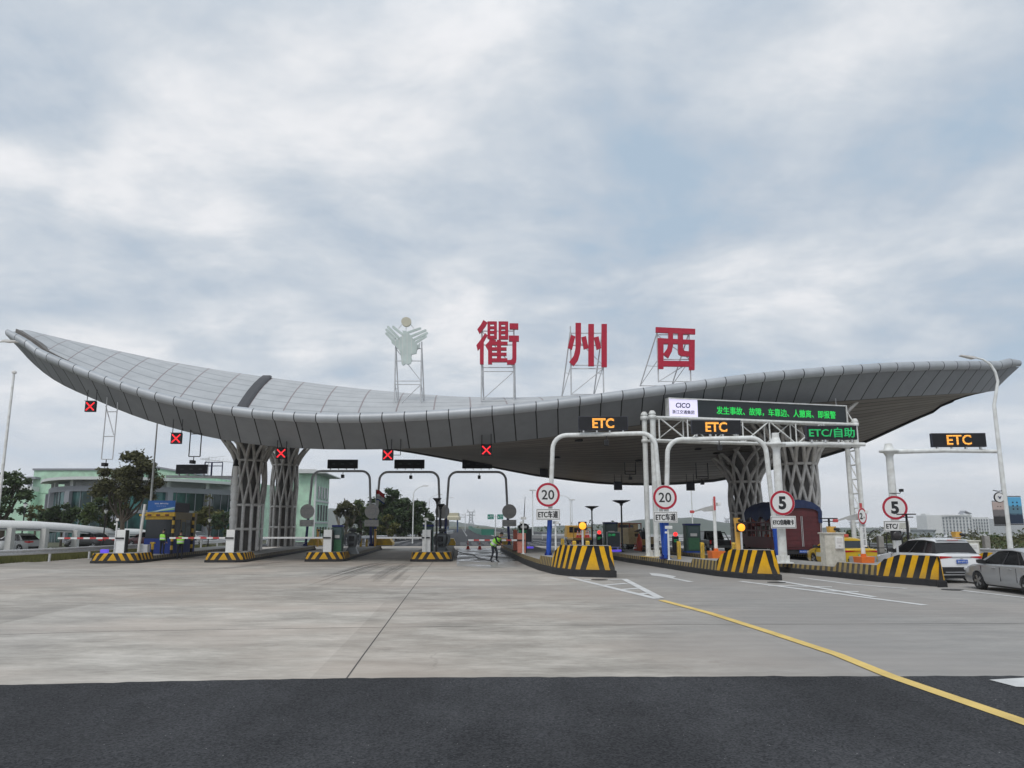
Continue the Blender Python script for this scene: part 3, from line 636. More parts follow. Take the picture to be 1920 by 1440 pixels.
# ------------------------------------------------------------ roof lettering
def sign_frame(mb,w,H,depth,lean):
    # four legs with braces; front legs upright, back legs raked
    x0,x1=-w/2,w/2
    for x in (x0,x1):
        mb.tube((x,0.15,0),(x,0.10,H),0.045,n=6); mb.tube((x+lean,depth,0),(x,0.16,H*0.93),0.04,n=6); mb.tube((x,0.15,H*0.30),(x+lean*0.6,depth*0.6,H*0.36),0.025,n=5); mb.tube((x+lean,depth,0.02),(x,0.15,H*0.42),0.025,n=5)
    for z in (0.05,H*0.38,H*0.43,H*0.72,H*0.9): mb.tube((x0,0.13,z),(x1,0.13,z),0.03,n=6)
    mb.tube((x0,0.14,0.05),(x1,0.14,H*0.38),0.03,n=6); mb.tube((x0,0.14,H*0.9),(x1,0.14,H*0.43),0.025,n=6); mb.tube((x0+lean,depth,0.03),(x1+lean,depth,0.03),0.03,n=6)
LET={'a':(256+0,[[(1298,172),(1330,192),(1312,225),(1268,282),(1249,246),(1275,212)],[(1312,276),(1330,292),(1301,345),(1300,522),(1270,522),(1270,395),(1252,415),(1242,372),(1275,330)],
 [(1330,183),(1352,183),(1352,322),(1330,318)],[(1382,183),(1405,184),(1405,322),(1382,322)],[(1352,183),(1382,183),(1382,205),(1352,205)],[(1352,222),(1382,222),(1382,242),(1352,242)],[(1352,260),(1382,260),(1382,280),(1352,280)],[(1352,297),(1382,297),(1382,322),(1352,322)],
 [(1418,184),(1440,184),(1440,325),(1418,325)],[(1470,184),(1495,185),(1495,325),(1470,325)],[(1440,184),(1470,184),(1470,207),(1440,207)],[(1440,225),(1470,225),(1470,244),(1440,244)],[(1440,262),(1470,262),(1470,282),(1440,282)],[(1440,299),(1470,299),(1470,325),(1440,325)],
 [(1352,322),(1398,332),(1372,366),(1334,410),(1313,374),(1340,345)],[(1335,400),(1367,366),(1367,522),(1335,522)],[(1405,330),(1438,334),(1438,500),(1405,500)],
 [(1372,343),(1490,345),(1490,371),(1367,371)],[(1367,390),(1482,390),(1482,413),(1367,413)],[(1367,432),(1482,432),(1482,455),(1367,455)],[(1367,477),(1488,477),(1488,505),(1367,505)],
 [(1505,200),(1575,201),(1575,245),(1505,243)],[(1498,297),(1580,298),(1580,341),(1500,340)],[(1527,341),(1560,341),(1560,480),(1556,505),(1543,524),(1485,524),(1485,492),(1518,490),(1527,478)]],4.235,600,560),
 'b':(0,[[(884,187),(916,197),(893,292),(862,278)],[(918,100),(957,100),(957,250),(950,320),(935,370),(905,410),(873,380),(905,335),(918,280)],[(960,203),(993,195),(1010,280),(977,290)],[(1010,108),(1050,108),(1050,410),(1010,410)],[(1050,205),(1083,197),(1102,280),(1070,293)],[(1105,108),(1143,108),(1143,417),(1105,417)]],3.84,840,580),
 'c':(0,[[(1495,130),(1778,143),(1778,182),(1495,168)],[(1510,209),(1550,211),(1550,430),(1512,430)],[(1550,211),(1735,221),(1735,252),(1550,249)],[(1735,221),(1775,222),(1773,438),(1735,438)],[(1550,372),(1735,375),(1735,414),(1550,412)],[(1585,170),(1618,172),(1618,262),(1610,305),(1585,353),(1546,325),(1578,283),(1585,250)],[(1655,173),(1690,175),(1690,290),(1702,302),(1735,305),(1735,341),(1680,338),(1660,325),(1655,310)]],3.84,840,580)}
def roof_z(px,py,D): return W(px,py,D).z
def letter(key,label,pxc,D,ytop,ybot,yfoot,lean,name='roof_letter'):
    _,polys,sc,ox,oy=LET[key]
    foot=W(pxc,yfoot+10,D); x=foot.x; z0=foot.z
    t=thing(name,label,'letter sign',(x,D+0.0,z0),0,'red characters on the canopy roof')
    mb=MB()
    for i,p in enumerate(polys):
        q=[]
        for cx,cy in p:
            w=W(ox+cx/sc,oy+cy/sc,D); q.append((w.x-x,w.z-z0))
        mb.prism(q,-0.10-0.003*i,0.08+0.002*i)
    mb.build('character',M['letter_red'],t)
    f=MB(); H=W(pxc,ytop,D).z-z0; sign_frame(f,S(62,D),H*0.97,1.5,lean); f.build('support_frame',M['galvanised'],t)
letter('a','dark red character nearest the emblem, of many thin strokes, on a steel frame',933,45.6,601,685,742,0.1)
letter('b','dark red character of tall upright strokes, between the other two roof characters',1102,45.6,607,688,730,-0.5)
letter('c','dark red box-shaped character farthest right on the canopy roof',1266,45.8,614,693,706,-0.9)
def emblem():
    D=45.6; f0=W(763,770,D); x,z0=f0.x,f0.z
    t=thing('roof_emblem','pale green emblem of open hands under a disc, on a steel frame above the canopy','emblem',(x,D,z0))
    def q(p,i=0):
        return [((W(700+a/7.2,580+b/7.2,D).x-x),(W(700+a/7.2,580+b/7.2,D).z-z0)) for a,b in p]
    m1=mat('emblem_green',(0.50,0.575,0.55),0.4,noise=0.22,nscale=1.2); m2=mat('emblem_cream',(0.52,0.50,0.40),0.45,noise=0.1)
    mb=MB(); mb.prism(q([(245,400),(262,392),(300,432),(302,400),(355,412),(358,380),(400,365),(402,320),(395,290),(445,297),(500,350),(560,430),(600,482),(595,540),(582,600),(520,612),(513,640),(525,680),(505,738),(460,748),(440,735),(405,760),(385,745),(380,680),(365,590),(330,530),(290,490),(250,458)]),-0.12,0.06); mb.build('palms',m1,t)
    for a_,b_ in (((400,345),(400,735)),((356,410),(352,560)),((302,432),(302,500)),((460,330),(460,745)),((520,400),(516,600))):
        mb=MB(); mb.prism(q([(a_[0]-2,a_[1]),(a_[0]+2,a_[1]),(b_[0]+2,b_[1]),(b_[0]-2,b_[1])]),-0.13,-0.121); mb.build('seam',M['grey_back'],t)
    mb=MB(); mb.prism(q([(600,490),(632,450),(625,520),(598,545)]),-0.10,0.05); mb.build('thumb',m1,t)
    for i,(a,b,wd) in enumerate([((203,243),(352,396),32),((272,243),(400,345),32),((182,282),(300,398),34),((180,332),(262,420),32),((632,258),(455,318),28),((704,284),(495,372),29),((724,320),(535,418),30),((708,365),(570,452),32)]):
        A=Vector(a);B=Vector(b);d=(B-A).normalized();n=Vector((-d.y,d.x))*wd/2;pl=[]
        for k in range(7): g=math.pi*(0.5+k/6); pl.append(tuple(A+n*math.sin(g)+d*(wd/2)*math.cos(g)))
        pl+= [tuple(B-n),tuple(B+n)]
        mb=MB(); mb.prism(q(pl),(-0.105-0.003*i) if i<4 else (-0.06+.004*i),0.05); mb.build('finger',m1,t)
    mb=MB(); mb.prism(q([(447+66*math.cos(2*math.pi*k/24),172+ (66 if math.sin(2*math.pi*k/24)>-0.7 else 60)*math.sin(2*math.pi*k/24)) for k in range(24)]),-0.15,0.06); mb.build('disc',m2,t)
    f=MB()
    for a,b in (((385,205),(340,262)),((443,235),(443,290)),((505,205),(550,262))):
        p=q([a,b]); f.tube((p[0][0],-0.02,p[0][1]),(p[1][0],-0.02,p[1][1]),0.02,n=5)
    H=W(763,640,D).z-z0; sign_frame(f,S(50,D),H,1.4,0.12); 
    f.build('support_frame',M['galvanised'],t)
emblem()
# ------------------------------------------------------------ hanging signals
def signal(label,px,py,D,top,w=0.84,lit=True,dx=0.0,rzk=LANE*0):
    p=W(px,py,D); t=thing('lane_signal',label,'lane signal',p,rzk,'lane signals hung under the canopy' if lit else 'signal boxes hung under the back edge of the canopy')
    mb=MB(); h=w/2; mb.bb(-h,h,0,0.16,-h,h); 
    mb.bb(-h-.02,h+.02,-0.10,0.0,h,h+.02); o=mb.build('housing',M['led_housing'] if not lit else M['led_face'],t,bevel=0.01)
    b=MB(); zt=top-p.z
    b.tube((-h*0.85+dx,0.1,h*0.9),(-h*0.85+dx,0.1,zt),0.025,n=6); b.build('hanger',M['black_metal'],t); b=MB()
    b.tube((h*0.85+dx,0.1,h*0.9),(h*0.85+dx,0.1,zt),0.025,n=6)
    if dx: b.tube((-h,0.1,0.0),(h*0.85+dx,0.1,0.0),0.02,n=6); b.tube((h*0.85+dx,0.1,0),(h*0.85+dx,0.1,h),0.02,n=6)
    b.build('hanger',M['black_metal'],t)
    if lit:
        c=MB(); k=h*0.74; r=0.035
        for a,bb_ in (((-k,-k),(k,k)),((-k,k),(k,-k))):
            d=Vector((bb_[0]-a[0],bb_[1]-a[1])).normalized(); n=Vector((-d.y,d.x))*0.036
            e=-0.014 if a[1]<0 else -0.018
            A=Vector(a);B=Vector(bb_)
            c.prism([tuple(A+n),tuple(B+n),tuple(B-n),tuple(A-n)],e,e+0.012)
        c.build('cross',M['led_red'],t)
    return t
def zc(px,D,row): return W(px,row,D).z
for px,py,D,lb,dx in ((169,762,44.2,'red cross signal hung under the upturned left end of the canopy',0),(330,822,44.2,'red cross signal beside the hanging camera frame, left of the lattice columns',0),(527,850,44.6,'red cross signal in front of the left lattice columns',0),(727,853,43.9,'red cross signal above the gap between the first two grey arches',0.45),(912,844,43.9,'red cross signal in front of the dark soffit, below the first red character',0)):
    x=W(px,py,D).x; signal(lb,px,py,D,soffit_z(x,D)+0.5,0.62,True,dx)
for px,py,D,lb in ((1020,886,64,'black signal box behind the white pole of the first speed 20 sign'),(1159,911,64,'black signal box hung between the two speed 20 signs'),(1295,912,64,'black signal box hung just right of the second speed 20 sign')):
    x=W(px,py,D).x; signal(lb,px,py,D,soffit_z(x,D)+0.6,0.68,False)
def cam_frame(label,px0,px1,ytop,ybot,D,lvls,arm):
    a=W(px0,ybot,D); b=W(px1,ybot,D); t=thing('hanging_camera',label,'camera',a,0,'hanging cameras on frames')
    w=b.x-a.x; H=W(px0,ytop,D).z-a.z; f=MB()
    for x in (0,w): f.tube((x,0,0),(x,0,H+1.0),0.035,n=6)
    for l in [0]+lvls: f.tube((0,0,H*l),(w,0,H*l),0.03,n=6)
    if arm: f.tube((w*0.9,0,H*0.45),(-w*0.3,0.3,H*1.0),0.03,n=6)
    f.build('frame',M['galvanised'] if arm else M['black_metal'],t)
    c=MB(); c.tube((w*0.45,0,0),(w*0.45,0,-0.22),0.03,n=6); c.box((w*0.45,-0.12,-0.33),(0.22,0.42,0.2)); c.build('camera',M['black_metal'],t,bevel=0.02)
cam_frame('long galvanised frame with a camera hung from the left end of the canopy',190,211,760,861,45.5,[0.42,0.88],True)
cam_frame('short dark frame with a camera hung left of the lattice columns',354,375,812,856,45.5,[0.96],False)
cam_frame('dark bracket with a camera under the soffit between the speed 20 signs',1172,1192,883,889,58,[0.9],False)
cam_frame('dark bracket with a camera under the soffit right of the second speed 20 sign',1306,1328,893,898,58,[0.9],False)
# ------------------------------------------------------------ lane arches
def speed_sign(label,num,plate,loc,rz,r,pw,ph,gap,group,back=False,rw=1.0,txt_h=0.5,gp=None):
    t=thing('speed_limit_sign',label,'traffic sign',loc,rz,group); z=0
    d=MB(); n=40
    el=lambda rr:[(rr*rw*math.cos(2*math.pi*k/n),rr*math.sin(2*math.pi*k/n)) for k in range(n)]
    if back:
        d.prism(el(r),-0.015,0.015); 
        o=d.build('disc',M['grey_back'],t); s=MB()
        for zz in (-r*0.45,r*0.45): s=MB(); s.bb(-r*0.85,r*0.85,-0.045,-0.0155,zz-0.02,zz+0.02); s.build('bracket',M['galvanised'],t)
        p=MB(); p.bb(-pw/2,pw/2,-0.012,0.015,-r-gap-ph,-r-gap); p.build('plate',M['grey_back'],t,bevel=0.004); s=MB(); s.bb(-pw/2+.05,pw/2-.05,-0.035,-0.0125,-r-gap-ph/2-.02,-r-gap-ph/2+.02); s.build('bracket',M['galvanised'],t)
        return t
    d.prism(el(r),-0.01,0.02); d.build('disc',M['sign_white'],t)
    rg=MB(); o_=el(r*0.985); i_=el(r*0.80); rg.add([(x,-0.014,zz) for x,zz in o_]+[(x,-0.014,zz) for x,zz in i_],[(k,(k+1)%n,n+(k+1)%n,n+k) for k in range(n)]); rg.build('ring',M['sign_red'],t)
    text(num,M['sign_black'],t,'number',0,-0.014,0,r*(1.05 if len(num)>1 else 0.62)*rw,r*(0.80 if len(num)>1 else 1.05),0.012 if len(num)>1 else 0.045)
    zc_=-r-gap-ph/2; p=MB(); p.bb(-pw/2,pw/2,-0.01,0.02,zc_-ph/2,zc_+ph/2); p.build('plate',M['sign_white'],t,bevel=0.012)
    q=MB(); e=0.035
    for a in ((-pw/2+e,pw/2-e,zc_+ph/2-e-.02,zc_+ph/2-e),(-pw/2+e,pw/2-e,zc_-ph/2+e,zc_-ph/2+e+.02),(-pw/2+e,-pw/2+e+.02,zc_-ph/2+e+.021,zc_+ph/2-e-.021),(pw/2-e-.02,pw/2-e,zc_-ph/2+e+.021,zc_+ph/2-e-.021)): q.bb(a[0],a[1],-0.0125,-0.0102,a[2],a[3])
    q.build('plate_border',M['sign_black'],t)
    if gp is None: ctext(plate,M['sign_black'],t,'lettering',0,-0.0135,zc_,pw*0.84,ph*txt_h,0.014)
    else:
        ctext(plate,M['sign_black'],t,'lettering',-pw*0.17,-0.0135,zc_,pw*0.46,ph*txt_h,0.012)
        g=MB(); g.prism([(pw*0.08,zc_-ph*.20),(pw*0.42,zc_-ph*.24),(pw*0.40,zc_+ph*.30),(pw*0.12,zc_+ph*.27)],-0.0125,-0.0103); g.build('peeled_patch',mat('peeled_patch',(0.52,0.52,0.47),0.6,noise=0.2),t)
        g=MB(); 
        for k,(a,b,w_) in enumerate(((.10,-.26,.03),(.16,-.22,.05),(.24,-.27,.035),(.31,-.24,.05),(.37,-.28,.03))): g.bb(pw*a,pw*(a+w_),-0.0150,-0.0138,zc_+ph*b,zc_+ph*b+0.022)
        g.build('lettering_remnant',M['sign_black'],t)
    return t
def led_board(label,loc,rz,w,h,txt,m,tw,th,group,bold=0.02,dim=False,feet=0.12,stripes=False):
    t=thing('led_sign',label,'led sign',loc,rz,group)
    b=MB(); b.bb(-w/2,w/2,0,0.22,feet,feet+h); b.build('housing',M['led_housing'],t,bevel=0.012)
    f=MB(); f.bb(-w/2+.03,w/2-.03,-0.006,-0.0005,feet+.03,feet+h-.03); f.build('screen',M['led_face'],t)
    for x in (-w*0.4,-w*0.13,w*0.13,w*0.4): k=MB(); k.bb(x-.04,x+.04,0.02,0.16,0,feet); k.build('bracket',M['galvanised'],t)
    if txt: 
        if any(ord(c)>200 for c in txt): ctext(txt,m,t,'lettering',0,-0.011,feet+h/2,tw,th,0.012)
        else: text(txt,m,t,'lettering',0,-0.011,feet+h/2,tw,th,bold)
    if stripes:
        q=MB()
        for x in (-w*.3,0,w*.3): q.bb(x-w*.055,x+w*.055,-0.010,-0.0062,feet+h*.48,feet+h*.53)
        q.build('unlit_segments',mat('led_off',(0.10,0.10,0.11),0.5),t)
    return t
def arch(label,pxL,pxR,D,zb,zt,r,m,blue,lean,group,feet=True,D2=None):
    a=at(pxL,1020,D,zb); b=at(pxR,1020,D2 or D,zb); t=thing('lane_arch',label,'lane arch',a,math.atan2(b.y-a.y,b.x-a.x),group)
    w=(b-a).length; H=zt-zb; cr=0.75
    def P(x,z): return (x,0,z)
    pts=[P(0,0)]; lx=lean
    pts+= [P(lx*0.8,(H-cr)*0.8),P(lx,H-cr)]
    for k in range(1,7):
        g=math.pi/2*k/6; pts.append(P(lx+cr*(1-math.cos(g)),H-cr+cr*math.sin(g)))
    for k in range(0,7):
        g=math.pi/2*k/6; pts.append(P(w-lx-cr*(1-math.sin(g)),H-cr+cr*math.cos(g)))
    pts+= [P(w-lx*0.8,(H-cr)*0.8),P(w,0)]
    mb=MB(); mb.path(pts,r,12); mb.build('pipe_frame',m,t)
    hb=2.6 if blue else 0
    for x,s in ((0,1),(w,-1)):
        q=MB(); q.path([P(x,0.0),P(x+s*lx*0.8*(blue/((H-cr)*0.8)),blue)],r*1.08,12); q.build('blue_sleeve',M['blue_paint'] if m is M['white_paint'] else M['navy_paint'],t)
        q=MB(); q.bb(x-.28,x+.28,-.28,.28,0,0.05)
        for k in range(4): g=math.pi/4+k*math.pi/2; q.box((x+.17*math.cos(g),.17*math.sin(g),.12),(.03,.12,.16),0,g+math.pi/2)
        q.build('base_plate',M['navy_paint'],t)
    c=MB(); c.tube((w*0.53,-.05,H-r),(w*0.53,-.1,H-r-.18),0.03,n=6); c.box((w*0.53,-0.14,H-r-.36),(0.24,0.40,0.30)); c.build('camera',M['black_metal'],t,bevel=0.02)
    return t,a,b,w
GA='grey lane arches'; GW='white lane arches'
L3=68
ga=[('leftmost grey lane arch, just right of the lattice columns',573,696),('middle grey lane arch, in front of the big dark trees',701,827),('rightmost grey lane arch, framing the road beyond the tolls',833,955)]
lb=[(643,'unlit black sign on the leftmost grey arch'),(768,'unlit black sign on the middle grey arch'),(895,'unlit black sign on the grey arch framing the road')]
for (l,x0,x1),(bx,bl) in zip(ga,lb):
    t,a,b,w=arch(l,x0,x1,L3,0.34,zc(960,L3,885)+(0.08 if x0<600 else 0),0.105,M['galvanised'],2.35,0.30,GA)
    p=at(bx,880,L3); led_board(bl,(p.x,L3-0.25,zc(bx,L3,883)+0.10),LANE*0.4,S(56,L3),S(16.5,L3),None,None,0,0,'unlit signs on the grey arches',feet=0.10,stripes=True)
for px,l in ((577,'round grey back of a road sign on the left leg of the leftmost grey arch'),(698,'round grey back of a road sign where the first two grey arches meet'),(829,'round grey back of a road sign behind the two dark lamp posts'),(955,'round grey back of a road sign on the right leg of the rightmost grey arch')):
    p=W(px,959,L3); speed_sign(l,'','',(p.x,L3+0.16 if px==829 else L3-0.16,p.z),0,S(13.2,L3),S(26,L3),S(12,L3),S(2.0,L3),'backs of road signs on the grey arches',back=True)
D1=41.8
t,a,b,w=arch('white lane arch between the two speed 20 signs',1028,1246,D1,0.50,zc(1130,D1,817),0.122,M['white_paint'],2.0,0.28,GW,D2=40.5)
p=W(1131,812,41.0); led_board('amber ETC sign on the white arch left of the truss gantry',(p.x,41.0-0.1,p.z+0.02),LANE*0.0,S(93,41),S(26.5,41),'ETC',M['led_amber'],S(41,41),S(19,41),'amber ETC signs',0.03)
t,a,b,w=arch('white lane arch between the second speed 20 sign and the speed 5 sign',1247,1458,40.0,0.45,zc(1350,39.6,823),0.122,M['white_paint'],2.0,0.28,GW,D2=39.0)
p=W(1343,820,39.6); led_board('amber ETC sign in front of the truss gantry',(p.x,39.5,p.z+0.04),0,S(93,39.6),S(26.5,39.6),'ETC',M['led_amber'],S(41,39.6),S(19,39.6),'amber ETC signs',0.03)
for px,py,D,l,dd in ((1027,928,41.6,'round speed 20 sign above the tall hazard block beside the man washing',0),(1245,933,40.0,'round speed 20 sign beside the tall truss gantry post',0)):
    p=W(px,py,D); speed_sign(l,'20','ETC车道',(p.x,D-0.25,p.z),0,S(22.2,D),S(44,D),S(20.5,D),S(3.2,D),'speed 20 signs',txt_h=0.62)
# cantilever sign posts
def cantilever(label,px,D,zb,ytop,arm_px,arm_row,board,flag,disc=None,D2=None):
    a=at(px,1030,D,zb); t=thing('cantilever_post',label,'sign post',a,0,'white cantilever sign posts')
    H=zc(px,D,ytop)-zb; za=zc(px,D,arm_row)-zb; L_=S(arm_px-px,D)+0.2; L_=W(arm_px,arm_row,D).x-a.x
    mb=MB(); mb.tube((0,0,0),(0,0,H),0.20,0.165,16); mb.build('post',M['white_paint'],t)
    q=MB(); q.path([(0.1,-0.05,za),(L_*0.5,-0.1,za+0.05),(L_,-0.15,za+0.0)],[0.12,0.105,0.09],12); q.build('arm',M['white_paint'],t)
    q=MB(); q.lathe((0,0,za),[(0.17,0.35),(0.24,0.10),(0.45,0.07),(0.45,-0.02),(0.26,-0.06),(0.18,-0.22)][::-1],16); q.build('collar',M['white_paint'],t)
    q=MB(); q.bb(-.36,.36,-.36,.36,0,.06)
    for k in range(8): g=k*math.pi/4; q.box((.25*math.cos(g),.25*math.sin(g),.2),(.12,.025,.30),0,g)
    q.build('base_plate',M['white_paint'],t,bevel=0.01)
    return t,a,za+zb
t,a,z=cantilever('white cantilever post behind the speed 5 sign in front of the truck',1467,36.0,0.42,812,1619,834,None,None)
p=W(1560,829,35.8); led_board('green ETC and self-service sign at the right end of the truss gantry',(p.x,35.75,z+0.10),0,S(95,35.8),S(26.5,35.8),'ETC/自助',M['led_green_dim'],S(86,35.8),S(18,35.8),'green lit signs')
t,a,z=cantilever('white cantilever post behind the speed 5 sign beside the white car',1683,37.6,0.35,832,1868,847,None,None)
p=W(1798,844,37.5); led_board('amber ETC sign at the far right, on the cantilever arm',(p.x,37.4,z+0.10),R(-3),S(99,37.5),S(26,37.5),'ETC',M['led_amber'],S(45,37.5),S(19,37.5),'amber ETC signs',0.02)
p=W(1466,943,35.6); speed_sign('round speed 5 sign in front of the truck','5','ETC/自助取卡',(p.x,35.55,p.z),0,S(23,35.6),S(46.5,35.6),S(22.5,35.6),S(1,35.6),'speed 5 signs',txt_h=0.42)
p=W(1676,952,37.2); speed_sign('round speed 5 sign above a half peeled plate, behind the white car','5','ETC/',(p.x,37.1,p.z),R(-25),S(22,37.2),S(43,37.2),S(20.5,37.2),S(1.5,37.2),'speed 5 signs',rw=0.97,txt_h=0.42,gp=1)
q=MB(); q.tube((0,0,0),(0.5,0,0),0.02,n=6); q.box((0.55,-.05,0.14),(.14,.2,.14)); q.tube((.5,0,0),(.55,0,.1),.02,n=6)
r_=W(1668,925,37.4); t_=thing('pole_camera','small black camera on a bracket above the peeled speed 5 sign','camera',r_); q.build('camera',M['black_metal'],t_,bevel=0.01); 
# left cantilever (unlit, in front of the glass building)
def left_cantilever():
    D=52.0; a=at(433,1020,D,0.34); t=thing('cantilever_post','pale ribbed post with a long arm, left of the lattice columns','sign post',a,0)
    H=zc(433,D,874)-0.34; mb=MB(); mb.tube((0,0,0),(0,0,H),0.17,0.17,12)
    z=1.9
    while z<H-0.8: mb.lathe((0,0,z),[(0.20,0),(0.22,0.05),(0.22,0.40),(0.20,0.45)],12); z+=0.52
    mb.build('ribbed_post',M['white_plastic'],t)
    za=zc(433,D,895)-0.34; L_=W(313,894,D).x-a.x; q=MB(); q.path([(0,0,za),(L_,-.1,za+.05)],[.10,.085],10); q.build('arm',M['galvanised'],t)
    q=MB(); q.lathe((0,0,H),[(.22,0),(.14,.15),(.14,.35),(.05,.5)],12); q.build('cap',M['black_metal'],t)
    p=W(358,892,D-.3); led_board('unlit black sign with blue railing, on the long arm left of the columns',(p.x,D-.35,za+0.34+.12),R(-2),S(58,D),S(17,D),None,None,0,0,None,feet=.1,stripes=True)
    g=thing('blue_sign_frame','blue steel frame standing behind the unlit sign left of the columns','frame',(a.x+L_*0.5,D+.5,za+.34))
    f=MB()
    for x0,x1 in ((0,.45),(.5,1.2)):
        for x in (x0,x1): f.tube((x,0,0),(x,0,1.05),.035,n=6)
        f.tube((x0,0,1.05),(x1,0,1.05),.035,n=6); f.tube((x0,0,.8),(x1,0,.8),.03,n=6)
    f.build('rails',M['navy_paint'],g)
left_cantilever()
# ------------------------------------------------------------ truss gantry with the big text screen
def truss():
    A=at(1224,1030,43.0,0.43); B=at(1613,1030,46.3,0.0); rz=math.atan2(B.y-A.y,B.x-A.x); L_=(B-A).length
    t=thing('truss_gantry','white truss gantry carrying the long text screen over the ETC lanes','gantry',A,rz)
    zt=zc(1224,43,783)-A.z; zb=zc(1224,43,826)-A.z; Hp=zc(1224,43,776)-A.z; g=0.55
    for x,z0,nm in ((0,0,'post'),(L_,-0.43,'post')):
        mb=MB()
        for y in (-g/2,g/2): mb.tube((x+(-.14 if y>0 else .1),y,z0),(x+(-.14 if y>0 else .1),y,Hp),0.14,n=12)
        if x: 
            n=9
            for k in range(n): z=1.0+k*0.85; mb.tube((x,-g/2,z),(x,g/2,z),.05,n=6); mb.tube((x,-g/2,z),(x,g/2,z+.8),.04,n=6)
        mb.bb(x-.30,x+.30,-g/2-.2,g/2+.2,z0,z0+.05)
        for k in range(4): mb.box((x+(.22 if k%2 else -.22),(.3 if k>1 else -.3),z0+.2),(.04,.2,.34))
        mb.build(nm,M['white_paint'],t)
        for y in (-g/2,g/2): mb=MB(); mb.lathe((x+(-.14 if y>0 else .1),y,Hp),[(.20,-.06),(.20,0),(.12,.14),(.04,.16)],12); mb.build('post_cap',M['white_paint'],t); mb=MB(); mb.lathe((x+(-.14 if y>0 else .1),y,zt),[(.15,-.12),(.22,-.1),(.22,.1),(.15,.12)],12); mb.build('collar',M['white_paint'],t); mb=MB(); mb.lathe((x+(-.14 if y>0 else .1),y,zb),[(.15,-.1),(.2,-.08),(.2,.08),(.15,.1)],12); mb.build('collar',M['white_paint'],t)
    mb=MB()
    for y in (-g/2,g/2):
        for z in (zt,zb): mb=MB(); mb.tube((0.0,y,z),(L_,y,z),.075,n=10); mb.build('chord',M['white_paint'],t)
    mb=MB(); n=7; st=(L_-1.0)/n
    for k in range(n+1):
        x=.5+k*st
        for y in (-g/2,g/2): mb.tube((x,y,zb),(x,y,zt),.045,n=6)
        mb.tube((x,-g/2,zb),(x,g/2,zb),.035,n=6)
        if k<n:
            a,b=(zb,zt) if k%2 else (zt,zb)
            mb.tube((x,-g/2,a),(x+st,-g/2,b),.045,n=6); mb.tube((x,g/2,b),(x+st,g/2,a),.035,n=6); mb.tube((x,-g/2,zb),(x+st,g/2,zb),.03,n=6)
    mb.build('lacing',M['white_paint'],t)
    mb=MB(); mb.bb(-.5,.9,-.75,.75,-.0,.02); mb.build('yellow_pad',M['yellow_paint'],t); mb=MB(); mb.tube((L_-.9,0,zt),(L_-.9,0,zt+1.6),.02,n=6); mb.build('lightning_rod',M['galvanised'],t)
    # screen
    x0=(W(1252,770,43.4).x-A.x)/math.cos(rz); x1=(W(1589,780,46.1).x-A.x)/math.cos(rz); h=S(36.5,43.3)
    s=thing('text_screen','long black screen with green Chinese text and a pale logo panel, on the truss gantry','led screen',A+Vector((math.cos(rz)*(x0+x1)/2,math.sin(rz)*(x0+x1)/2,zt+.09)),rz)
    w=x1-x0
    q=MB(); q.bb(-w/2,w/2,-.05,.35,0,h); q.build('cabinet',M['white_paint'],s)
    q=MB(); e=.07
    for a in ((-w/2,w/2,h-e,h),(-w/2,w/2,0,.03),(-w/2,-w/2+.03,.0305,h-e-.0005),(w/2-e,w/2,.0305,h-e-.0005)): q.bb(a[0],a[1],-.12,-.0505,a[2],a[3])
    q.build('frame',M['white_paint'],s)
    sp=-w/2+w*0.155
    q=MB(); q.bb(sp,w/2-e-.001,-.06,-.051,.031,h-e-.001); q.build('screen',mat('screen_dark',(0.018,0.024,0.028),0.45),s)
    q=MB(); q.bb(-w/2+.031,sp-.001,-.06,-.051,.031,h-e-.001); q.build('logo_panel',M['screen_pale'],s)
    cx=(-w/2+sp)/2; pw=w*.155
    nv=mat('logo_navy',(0.01,0.015,0.07),0.4)
    text('CICO',nv,s,'lettering',cx,-.065,h*.62,pw*.50,h*.27,.03,shear=.12); ctext('浙江交通集团',nv,s,'lettering',cx,-.063,h*.27,pw*.76,h*.20,.006)
    ctext('发生事故、故障，车靠边、人撤离、即报警',M['led_green'],s,'lettering',sp+(w/2-sp)*.52,-.065,h*.43,(w/2-sp)*.80,h*.42,.012)
truss()
# ------------------------------------------------------------ equipment on the islands
def barrier(label,px,D,z,arm=3.3,salmon=False,aw=0.035,white=False):
    a=at(px,1020,D,z); t=thing('boom_barrier',label,'barrier',a,0,'boom barriers'); cm=mat('salmon_paint',(0.60,0.22,0.16),0.5,noise=0.15) if salmon else M['white_plastic']
    w=0.5; h=1.36 if not salmon else 1.15
    b=MB(); b.bb(-w/2,w/2,-.17,.17,0,h); b.build('cabinet',cm,t,bevel=0.02)
    b=MB(); b.bb(w/2+.002,w/2+.06,-.16,.16,0.02,h-.02); b.build('side_cover',M['black_metal'],t)
    b=MB(); b.bb(-.28,.2,-.24,-.172,h*.62,h*.68); b.build('pivot',M['black_metal'],t)
    zb=h*.65; n=9
    m1=M['sign_white']; m2=mat('boom_red',(0.50,0.07,0.07),0.5)
    b=MB(); st=arm/n
    for k in range(n): b.bb(-.28-(k+1)*st,-.28-k*st,-.225,-.19,zb-.05,zb+.05,0 if white else k%2)
    b.build('boom',[m1,m2],t)
barrier('white boom barrier on the far left island, beside a camera pole',228,45.8,.50,3.35)
barrier('white boom barrier at the foot of the left lattice columns',433,46.6,.50,3.3)
barrier('white boom barrier beside the green card kiosk',615,47.4,.50,3.6,white=True)
barrier('white boom barrier beside the two dark lamp posts',800,47.4,.50,2.7,white=True)
barrier('salmon boom barrier beside the man washing the lane',978,47.0,.50,2.9,True)
